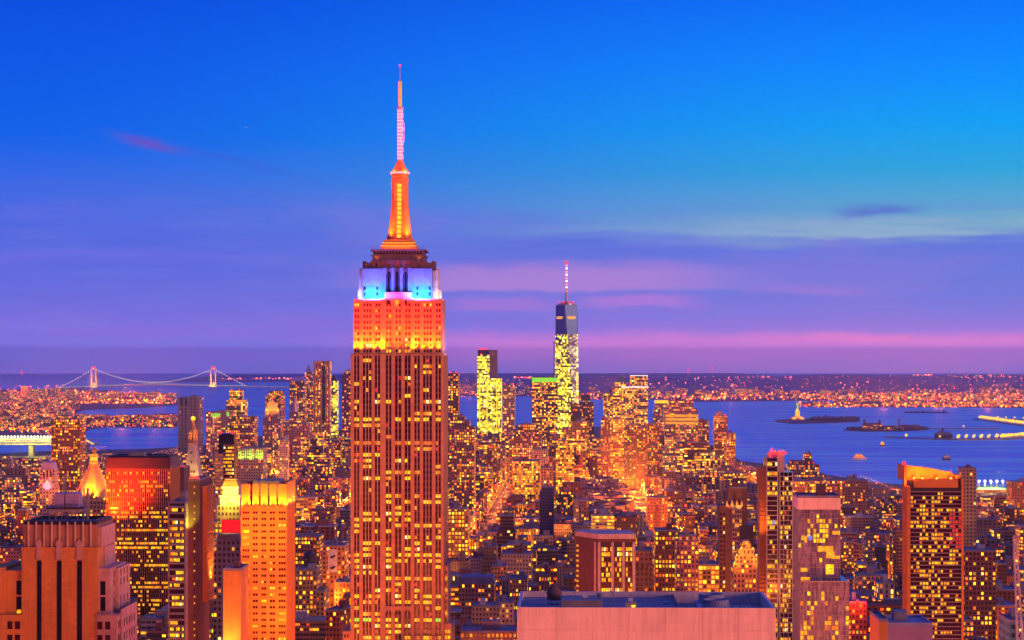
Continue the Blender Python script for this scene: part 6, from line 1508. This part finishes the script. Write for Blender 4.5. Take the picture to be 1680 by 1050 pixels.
def sports_pier():
    Y = 4080; t = thing('sports_pier', 'floodlit sports pier with a row of violet-white lamps over green pitch', 'sports pier', (X(1632, Y), Y, 2), 0)
    MARKS.append(('the floodlit sports pier', 1632, 802, 1605, 1660, 790, 812))
    w2 = X(1662, Y) - X(1632, Y)
    part('wall', 'city_wall', t, lambda b: b.box(-w2, w2, 0, 120, 0, Z(806, Y), 0, (.35, .3, .1, .6), (5, 6)))
    part('pitch', 'green_copper', t, lambda b: b.box(-w2 + 2, w2 - 2, 4, 116, Z(806, Y) + .01, Z(806, Y) + .5))
    for i in range(6):
        xx = -w2 * .82 + i * w2 * .33; part('light_mast', 'steel', t, lambda b: b.bar((xx, 60, Z(806, Y)), (xx, 60, Z(795, Y)), .5)); part('lamp', 'lamp_violet', t, lambda b: b.ball(xx, 59, Z(794, Y), 2.6, 8))
        point('pitch_light', (xx, 50, Z(794, Y)), 70000, (.8, .95, .2), t, 2)
sports_pier()
def airliner():
    Y = 21000; c = (X(404, Y), Y, Z(209, Y)); t = thing('airliner', 'tiny distant airliner high in the blue sky left of the spire', 'aeroplane', c, rad(8))
    part('fuselage', 'white_paint', t, lambda b: (b.bar((-17, 0, 0), (15, 0, 0), 2, 8), b.bar((15, 0, 0), (19, 0, -.4), 2, 8, r2=.4), b.bar((-17, 0, 0), (-22, 0, 1), 2, 8, r2=.3)))
    for s in (-1, 1): part('wing', 'white_paint', t, lambda b: b.poly([(4, 0, -.6), (-3, 0, -.6), (-9, s * 17, .6), (-6, s * 17, .6)] if s > 0 else [(-6, s * 17, .6), (-9, s * 17, .6), (-3, 0, -.6), (4, 0, -.6)]) or b.box(-4, 0, s * 6 - .9, s * 6 + .9, -2.6, -.9))
    part('tail', 'white_paint', t, lambda b: (b.box(-21, -17, -.25, .25, 1, 7), b.box(-21, -18, -6, 6, 1, 1.3)))
    part('nav_lamp', 'lamp_white', t, lambda b: b.ball(18, 0, -2, 1.6, 6))
airliner()
def radio_mast(label, px, r0, r1, Y):
    t = thing('radio_mast', label, 'mast', (X(px, Y), Y, 0), 0)
    part('mast', 'steel', t, lambda b: b.bar((0, 0, 0), (0, 0, Z(r0, Y)), Y * .00009, 4))
    for r in np.linspace(r0, r1, 3): part('beacon', 'lamp_red', t, lambda b: b.ball(0, 0, Z(r, Y), Y * .00030, 6))
radio_mast('red-lit radio mast on the far left horizon', 36, 609, 614, 22000); radio_mast('red-lit radio mast on the far hills, left one', 1129, 604, 611, 24000); radio_mast('red-lit radio mast on the far hills, right one', 1169, 602, 610, 24000)

# ================================================================== far lights (too many to count)
from mathutils.bvhtree import BVHTree
_v, _f = [], []
for vv, ff in HILLF: n0 = len(_v); _v += vv; _f += [tuple(i + n0 for i in f) for f in ff]
HILLS = BVHTree.FromPolygons(_v, _f)
def ground_under(px, row):
    '''the spot of land under a point of the view: on a hillside where there is one, else on the flat'''
    d = Vector(((px - CX) / F, 1, -(row - EY) / F)).normalized(); hit = HILLS.ray_cast(Vector((0, 0, CH)), d)[0]; Y = GY(row, 10)
    if hit is not None and hit.y < Y: return hit.x, hit.y, hit.z
    return X(px, Y), Y, 2.0
def far_lights(name, label, areas, seed):
    r = random.Random(seed); b = MB(); mats = ['lamp_far', 'lamp_far_red', 'lamp_yellow', 'lamp_white', 'lamp_red', 'lamp_green', 'lamp_dim']
    wts = [48, 26, 14, 3, 3, 1, 22]
    for (px0, px1, r0, r1, n, size) in areas:
        for _ in range(n):
            px = r.uniform(px0, px1); row = r.uniform(r0, r1); gx, Y, gz = ground_under(px, row); s = Y / F * size * r.choice([.35, .45, .55, .7, 1.15]) * .64
            b.blob(gx, Y - 2 * s, gz + 6 + s, s, r.choices(range(7), wts)[0])
    o = b.build(name, mats); o['kind'] = 'stuff'; o['label'] = label; o['category'] = 'lights'
glow('lamp_dim', (1, .09, .0), 6, .4); glow('lamp_far', (1, .13, .0), 16, .3); glow('lamp_far_red', (1, .05, .0), 10, .3)
far_lights('city_lights', 'dense orange lights of the flat shore on the left', [(-30, 290, 643, 662, 600, 1.9), (-30, 125, 662, 708, 560, 2.0), (120, 288, 683, 700, 230, 2.0), (40, 130, 700, 713, 40, 1.9), (-20, 110, 632, 643, 60, 1.2), (182, 292, 656, 662, 70, 1.9)], 1)
far_lights('city_lights', 'scattered orange lights of the hilly far shore on the right', [(730, 880, 622, 650, 110, 1.3), (730, 800, 642, 652, 60, 1.6), (950, 1330, 619, 648, 200, 1.1), (950, 1330, 645, 656, 300, 1.9), (1150, 1190, 642, 656, 70, 2.2), (1330, 1690, 646, 657, 480, 1.9), (1310, 1690, 660, 668, 380, 2.0), (1430, 1690, 640, 662, 250, 1.6), (1330, 1690, 618, 646, 170, 1.1)], 2)
far_lights('city_lights', 'thin strings of lights along the horizon shore behind the bridge', [(362, 488, 621.5, 623.6, 60, 1.5), (842, 874, 619.5, 621.5, 40, 1.4), (1495, 1530, 616, 618, 30, 1.4), (1560, 1690, 616.5, 621, 60, 1.2), (1210, 1300, 618.5, 622, 34, 1.1)], 3)
for px, r, p in ((20, 655, 1), (90, 650, 1), (150, 655, 1), (210, 650, 1), (265, 655, 1), (30, 680, 1), (80, 690, .8), (200, 690, .8), (255, 690, .8), (1200, 650, 1.4), (1320, 650, 1.4), (1400, 650, 2), (1480, 652, 2), (1560, 652, 2.4), (1640, 654, 2.4), (1450, 664, 1.4), (1540, 664, 1.4), (1620, 664, 1.4), (1000, 650, 1.2), (1090, 650, 1.2), (770, 645, 1.2)):
    Y = GY(r); point('district_glow', (X(px, Y), Y, 70), 2.2e6 * p * (Y / 10000) ** 2 * (1 if px < 300 else .5), (1, .16, .006), None, 20).data.specular_factor = 0
def far_blocks(name, label, areas, seed):
    r = random.Random(seed); b = MB()
    for (px0, px1, r0, r1, n, hmin, hmax) in areas:
        for _ in range(n):
            px, row = r.uniform(px0, px1), r.uniform(r0, r1); Y = GY(row); w_, d_, h = r.uniform(18, 70), r.uniform(20, 50), hmin + (hmax - hmin) * r.random() ** 2.5
            xx = X(px, Y); c = r.choice([(.16, .06, .03), (.11, .05, .05), (.2, .09, .04), (.12, .07, .08)])
            b.box(xx - w_ / 2, xx + w_ / 2, Y, Y + d_, 2, h, 0, c + (r.uniform(.25, .7),), (6, 5))
    o = b.build(name, 'city_wall'); o['kind'] = 'stuff'; o['label'] = label; o['category'] = 'buildings'
far_blocks('far_houses', 'low buildings massed on the flat shore at the left', [(-60, 290, 646, 663, 420, 6, 30), (-60, 122, 662, 706, 380, 8, 34), (120, 288, 684, 700, 160, 6, 24), (-10, 120, 652, 660, 12, 60, 90)], 5)
far_blocks('far_houses', 'low buildings massed on the hilly far shore at the right', [(730, 880, 628, 652, 80, 8, 40), (950, 1330, 630, 656, 260, 8, 50), (1330, 1700, 640, 657, 260, 8, 30), (1320, 1700, 661, 668, 160, 8, 26)], 6)

# ================================================================== the ordinary city between the towers
def inside(x, y, P):
    c = False; j = len(P) - 1
    for i in range(len(P)):
        if (P[i][1] > y) != (P[j][1] > y) and x < (P[j][0] - P[i][0]) * (y - P[i][1]) / (P[j][1] - P[i][1]) + P[i][0]: c = not c
        j = i
    return c
ENV = ([-100, 0, 60, 140, 180, 290, 330, 430, 560, 640, 740, 860, 1000, 1090, 1150, 1215, 1290, 1360, 1440, 1500, 1600, 1800],
       [748, 748, 752, 744, 744, 742, 745, 735, 712, 705, 703, 716, 716, 712, 722, 762, 775, 786, 797, 802, 812, 818])
KIND = [('brick-red', (.30, .09, .05)), ('brown brick', (.20, .095, .055)), ('tan brick', (.42, .27, .15)), ('grey', (.30, .27, .27)), ('cream', (.55, .44, .31)), ('dark brick', (.11, .055, .05)), ('pale grey', (.48, .44, .44)), ('orange brick', (.45, .19, .07)), ('rosy', (.45, .24, .20)), ('slate-dark', (.10, .09, .12))]
R = random.Random(21)
ct, st = cos(ROT), sin(ROT)
def world(u, v): return (u * ct - v * st, u * st + v * ct)
AV0 = 115.0
cands = []
v = 1230.0
while v < 6350:
    for k in range(-9, 10):
        u0, u1 = AV0 + k * 245 + 15, AV0 + (k + 1) * 245 - 15
        for half in (0, 1):
            va = v + 9 + half * 31; u = u0
            while u < u1 - 8:
                wd = min(R.choice([9, 12, 16, 20, 24, 30, 38]) * (1 + .25 * (v > 3500)), u1 - u)
                if wd < 7: break
                dp = R.uniform(23, 30)
                x, y = world(u + wd / 2, va)
                u += wd + (0 if R.random() < .8 else R.uniform(2, 9))
                px = CX + F * x / y
                if not (-110 < px < 1790) or not inside(x, y + 15, MAN): continue
                if any(f[0] < x + wd / 2 and x - wd / 2 < f[1] and f[2] < y + dp and y < f[3] for f in FOOT): continue
                q = R.random()
                if y < 1900: h = R.choice([45, 55, 64, 72, 80, 88]) * R.uniform(.75, 1.1)
                elif y < 2700: h = (R.uniform(18, 48) if q < .72 else R.uniform(45, 72) if q < .96 else R.uniform(70, 95))
                elif y < 4300: h = (R.uniform(12, 26) if q < .66 else R.uniform(22, 46) if q < .95 else R.uniform(45, 68))
                elif 400 < px < 1215: h = (R.uniform(20, 45) if q < .55 else R.uniform(40, 80) if q < .9 else R.uniform(80, 125))
                else: h = R.uniform(14, 34) if q < .75 else R.uniform(30, 60)
                ax = CX + F * 205 / y
                if 2550 < y < 4300 and abs(px - 1030) < 80 and 205 - 100 < x < 205 + 16: h = min(h, 24)
                env = np.interp(px, *ENV) + R.uniform(0, 14)
                if y < 2000: env = max(env, 905 + R.uniform(-10, 70))
                if y < 1300: env = max(env, 985)
                # leave the river bands and landmarks in view
                h = min(h, Z(env, y))
                if h < 8: continue
                name, col = R.choice(KIND)
                j = R.uniform(.55, .85)
                lit = R.choice([.05, .1, .16, .24, .34, .5, .75] if y < 4300 else [.25, .4, .55, .7, .8])
                cands.append([y, px, x, wd, dp, h, name, tuple(min(.8, c * j) for c in col), lit])
    v += 80
cands.sort()
# what the camera can see of each, with the named towers in front
SC = 3; buf = np.zeros((350, 660), bool)
occ = sorted(OCC, key=lambda o: o[3]); oi = 0
def cover(x0, x1, y0, y1, test=True):
    a, b_, c, d = int((x0 + 150) / SC), int(math.ceil((x1 + 150) / SC)), int(y0 / SC), int(math.ceil(y1 / SC))
    a, b_, c, d = max(50, a), min(610, b_), max(0, c), min(350, d)
    if a >= b_ or c >= d: return 0
    w_ = buf[c:d, a:b_]; n = int((~w_).sum()); w_[:] = True; return n
seen = []
for c in cands:
    y, px, x, wd, dp, h = c[:6]
    while oi < len(occ) and occ[oi][3] < y: cover(occ[oi][0], occ[oi][1], occ[oi][2], 1050); oi += 1
    hw = wd / 2 / y * F
    top = EY + (CH - h) * F / (y + dp * .8); bot = EY + (CH - 2) * F / y
    n = cover(px - hw, px + hw, top, bot)
    seen.append(n)
order = sorted(range(len(cands)), key=lambda i: -seen[i])
NBIG = 190
chosen = set(i for i in order[:NBIG] if seen[i] > 3)
PITCH = lambda y: (2.5, 3.5) if y < 2200 else (3.0, 3.8) if y < 3200 else (3.8, 4.2) if y < 4300 else (5, 5)
# labels: each building is named by its look and by where it stands next to a landmark
def pick_mark(px, row):
    best = None
    for (short, mx, my, x0, x1, y0, y1) in MARKS:
        if x1 - x0 > 900: continue
        cxm = min(max(px, x0), x1); cym = min(max(row, y0), y1)
        d = math.hypot(px - cxm, (row - cym) * 1.2) + .15 * abs(row - my)
        if best is None or d < best[0]: best = (d, short, mx, my, x0, x1, y0, y1)
    _, short, mx, my, x0, x1, y0, y1 = best
    if px < x0: rel = 'left of'
    elif px > x1: rel = 'right of'
    elif row < my: rel = 'behind'
    else: rel = 'below'
    return short, rel
groups = {}
for i in chosen:
    y, px, x, wd, dp, h, nm, col, lit = cands[i]
    row = EY + (CH - h) * F / y
    short, rel = pick_mark(px, row)
    groups.setdefault((short, rel), []).append((abs(px - [m_ for m_ in MARKS if m_[0] == short][0][1]) + .3 * row, i))
LAB = {}
ORD = ['nearest', 'second', 'third', 'fourth', 'fifth', 'sixth', 'seventh', 'eighth', 'ninth', 'tenth', 'eleventh', 'twelfth', 'thirteenth', 'fourteenth', 'fifteenth', 'sixteenth']
for (short, rel), L in groups.items():
    L.sort()
    cnt = {}
    for _, i in L:
        y, px, x, wd, dp, h, nm, col, lit = cands[i]
        size = 'slim' if wd < 13 and h > 25 else 'tall' if h > 62 else 'low' if h < 24 else 'broad' if wd > 32 else 'mid-height'
        lt = 'brightly lit' if lit > .35 else 'half lit' if lit > .12 else 'mostly dark'
        key = f'{size} {nm} block, {lt}'
        cnt.setdefault(key, []).append(i)
    for key, ii in cnt.items():
        for k, i in enumerate(ii):
            o = '' if len(ii) == 1 else (ORD[k] + ' such ' if k < len(ORD) else f'outermost such ')
            LAB[i] = f'{key}, {o}{rel} {short}'
stuff = MB(); WALLS = ['city_wall', 'city_wall', 'ribbon_wall', 'slit_wall', 'gold_wall']
def generic(i):
    y, px, x, wd, dp, h, nm, col, lit = cands[i]; r = random.Random(i); pit = PITCH(y); pit = (pit[0] * r.choice([.85, 1, 1, 1.3, 1.9]), pit[1])
    T = thing('city_block', LAB[i], 'building', (x, y, 2), ROT, 'ordinary city buildings')
    h -= 2; c4 = col + (lit,); x0, x1 = -wd / 2, wd / 2; d = dp
    tiers = h > 42 and wd > 15 and r.random() < .6
    h1 = h * r.uniform(.72, .88) if tiers else h
    def wl(b):
        b.box(x0, x1, 0, d, 0, h1, 0, c4, pit)
        if tiers: b.box(x0 + wd * .14, x1 - wd * .1, 2.5, d - 2, h1, h, 0, c4, pit)
        if r.random() < .6: b.box(x0 - .3, x1 + .3, -.45, .5, h1 - 1.0, h1 + .02, 0, tuple(min(.8, q * 1.25) for q in col) + (0,))
    part('wall', r.choice(WALLS[:4]) if lit < .35 or y < 2400 else r.choice(WALLS), T, wl)
    if tiers: bx = (x0 + wd * .14, x1 - wd * .1, 2.5, d - 2, h)
    else: bx = (x0, x1, 0, d, h)
    small = y > 3400
    roof_kit(T, *bx, unit=(not small) and wd > 9, tank=(not small) and r.random() < .35, seed=i, mat=r.choice(['roof_tar', 'roof_tar', 'roof_pale', 'red_brick']), para=not small)
    if not small and y < 2400:
        for _ in range(r.randint(1, 4)):
            ax, ay = r.uniform(bx[0] + 1, bx[1] - 2.5), r.uniform(bx[2] + 2, bx[3] - 4); s = r.uniform(.8, 2.2); part('roof_unit', 'steel', T, lambda b: b.box(ax, ax + s, ay, ay + s * 1.3, h + .26, h + .26 + s * .8))
for i in range(len(cands)):
    if i in chosen: generic(i); continue
    y, px, x, wd, dp, h, nm, col, lit = cands[i]; r = random.Random(i); pit = PITCH(y); pit = (pit[0] * r.choice([.85, 1, 1, 1.3, 1.9]), pit[1])
    P = [(-wd / 2, 0), (wd / 2, 0), (wd / 2, dp), (-wd / 2, dp)]
    P = [(x + a * ct - b_ * st, y + a * st + b_ * ct) for a, b_ in P]
    stuff.prism(P, 2, h, r.choice((0, 0, 1, 2) if lit < .35 else (0, 1, 3)), col + (lit,), pit)
    if y < 4500 and wd > 10:
        q = r.uniform(.15, .5); s = r.uniform(.2, .35); Q = [(-wd / 2 + wd * q, dp * q), (-wd / 2 + wd * (q + s), dp * q), (-wd / 2 + wd * (q + s), dp * (q + s)), (-wd / 2 + wd * q, dp * (q + s))]
        stuff.prism([(x + a * ct - b_ * st, y + a * st + b_ * ct) for a, b_ in Q], h, h + r.uniform(2.5, 6), 0, (.3, .22, .22, 0))
o = stuff.build('city_fabric', WALLS[1:]); o['kind'] = 'stuff'; o['label'] = 'close-packed low houses and lofts filling the city between the towers'; o['category'] = 'buildings'

# street lamps and traffic: long strings of small lights along the avenues and cross streets
lm = MB(); rl = random.Random(4)
def on_land(x, y): return inside(x, y, MAN) and abs(x) < .26 * y + 60 and not any(f[0] < x < f[1] and f[2] < y < f[3] for f in FOOT)
AVS = [AV0 + k * 245 for k in range(-9, 10)]
for u in AVS:
    v = 1300.0
    while v < 6000:
        x, y = world(u, v)
        if on_land(x, y):
            for s in (-11, 11):
                lm.blob(x + s, y + rl.uniform(-9, 9), 11, .45 + y * .0001, rl.choice([0, 1, 1, 3]))
            for _ in range(2): q = rl.uniform(-8, 8); yy = y + rl.uniform(-12, 12); lm.blob(x + q, yy, 3.0, .4 + y * .00008, rl.choice([2, 4, 4, 0]))
        v += 34
for k in range(60):
    v = 1230 + 80 * k
    for u in np.arange(-1700, 1700, 42.0):
        x, y = world(u, v)
        if y < 4600 and on_land(x, y) and rl.random() < .8: lm.blob(x, y, 10, .5 + y * .0001, rl.choice([0, 1, 1, 3]))
o = lm.build('street_lamps', ['lamp_warm', 'lamp_orange', 'lamp_white', 'lamp_yellow', 'lamp_red']); o['kind'] = 'stuff'; o['label'] = 'countless street lamps and car lights along the streets'; o['category'] = 'street lamps'
SG = (1, .17, .010)
for u in AVS:
    v = 1420.0
    while v < 4700:
        x, y = world(u, v); x += 0
        if on_land(x, y) and abs(CX + F * x / y - 840) < 900:
            k = 1.0
            if abs(u - AV0) < 5: k = 3.0
            point('street_glow', (x, y, 14), 190000 * k * rl.uniform(.5, 1.5), SG, None, 2.5)
        v += 150
for _ in range(230):
    v = 1230 + 80 * rl.randint(3, 38); u = rl.uniform(-900, 900); x, y = world(u, v)
    if on_land(x, y): point('street_glow', (x, y, 14), rl.choice([80000, 180000, 380000, 700000]), rl.choice([SG, (1, .28, .03), (1, .11, .006)]), None, 2)

for px, row, p in ((925, 782, 1), (955, 789, 1), (985, 798, 1.2), (1012, 812, 1.2), (1035, 830, 1.2), (1052, 850, 1.2), (1064, 870, 1), (1073, 890, 1), (1078, 915, .8), (975, 775, .8), (905, 775, .6)):
    Y = GY(row, 14); point('street_glow', (X(px, Y), Y, 16), 420000 * p, (1, .13, .004), None, 3)
# the street lamps of the blocks below the camera, whose glow reaches the nearest towers
for (x, y, z_, p) in ((-150, 330, 12, 2.2), (-60, 300, 12, 2.4), (40, 330, 12, 2.4), (130, 300, 12, 2.4), (230, 360, 12, 2.0), (-240, 520, 12, 1.4), (-110, 760, 12, 2.2), (-40, 900, 12, 2.2), (-130, 960, 12, 1.8), (-60, 1120, 12, 1.6), (-110, 1150, 12, 1.2), (60, 900, 12, 1.4), (160, 880, 12, 1.6), (260, 900, 12, 1.6)):
    point('street_glow', (x, y, z_), p * (.33e6 if y < 600 else .36e6), (1, .16, .03), None, 6)

# ================================================================== haze
hb = MB(); hb.box(-22000, 22000, -3000, 39000, -1, 447, bottom=True)
hm = bpy.data.materials.new('haze'); hm.use_nodes = True; M['haze'] = hm; hn = hm.node_tree; hn.nodes.clear()
hv = hn.nodes.new('ShaderNodeVolumePrincipled'); hv.inputs['Color'].default_value = (.50, .62, 1.0, 1); hv.inputs['Density'].default_value = 3.1e-5; hv.inputs['Anisotropy'].default_value = .8
hout = hn.nodes.new('ShaderNodeOutputMaterial'); hn.links.new(hv.outputs[0], hout.inputs['Volume'])
o = hb.build('haze', 'haze'); o['kind'] = 'stuff'
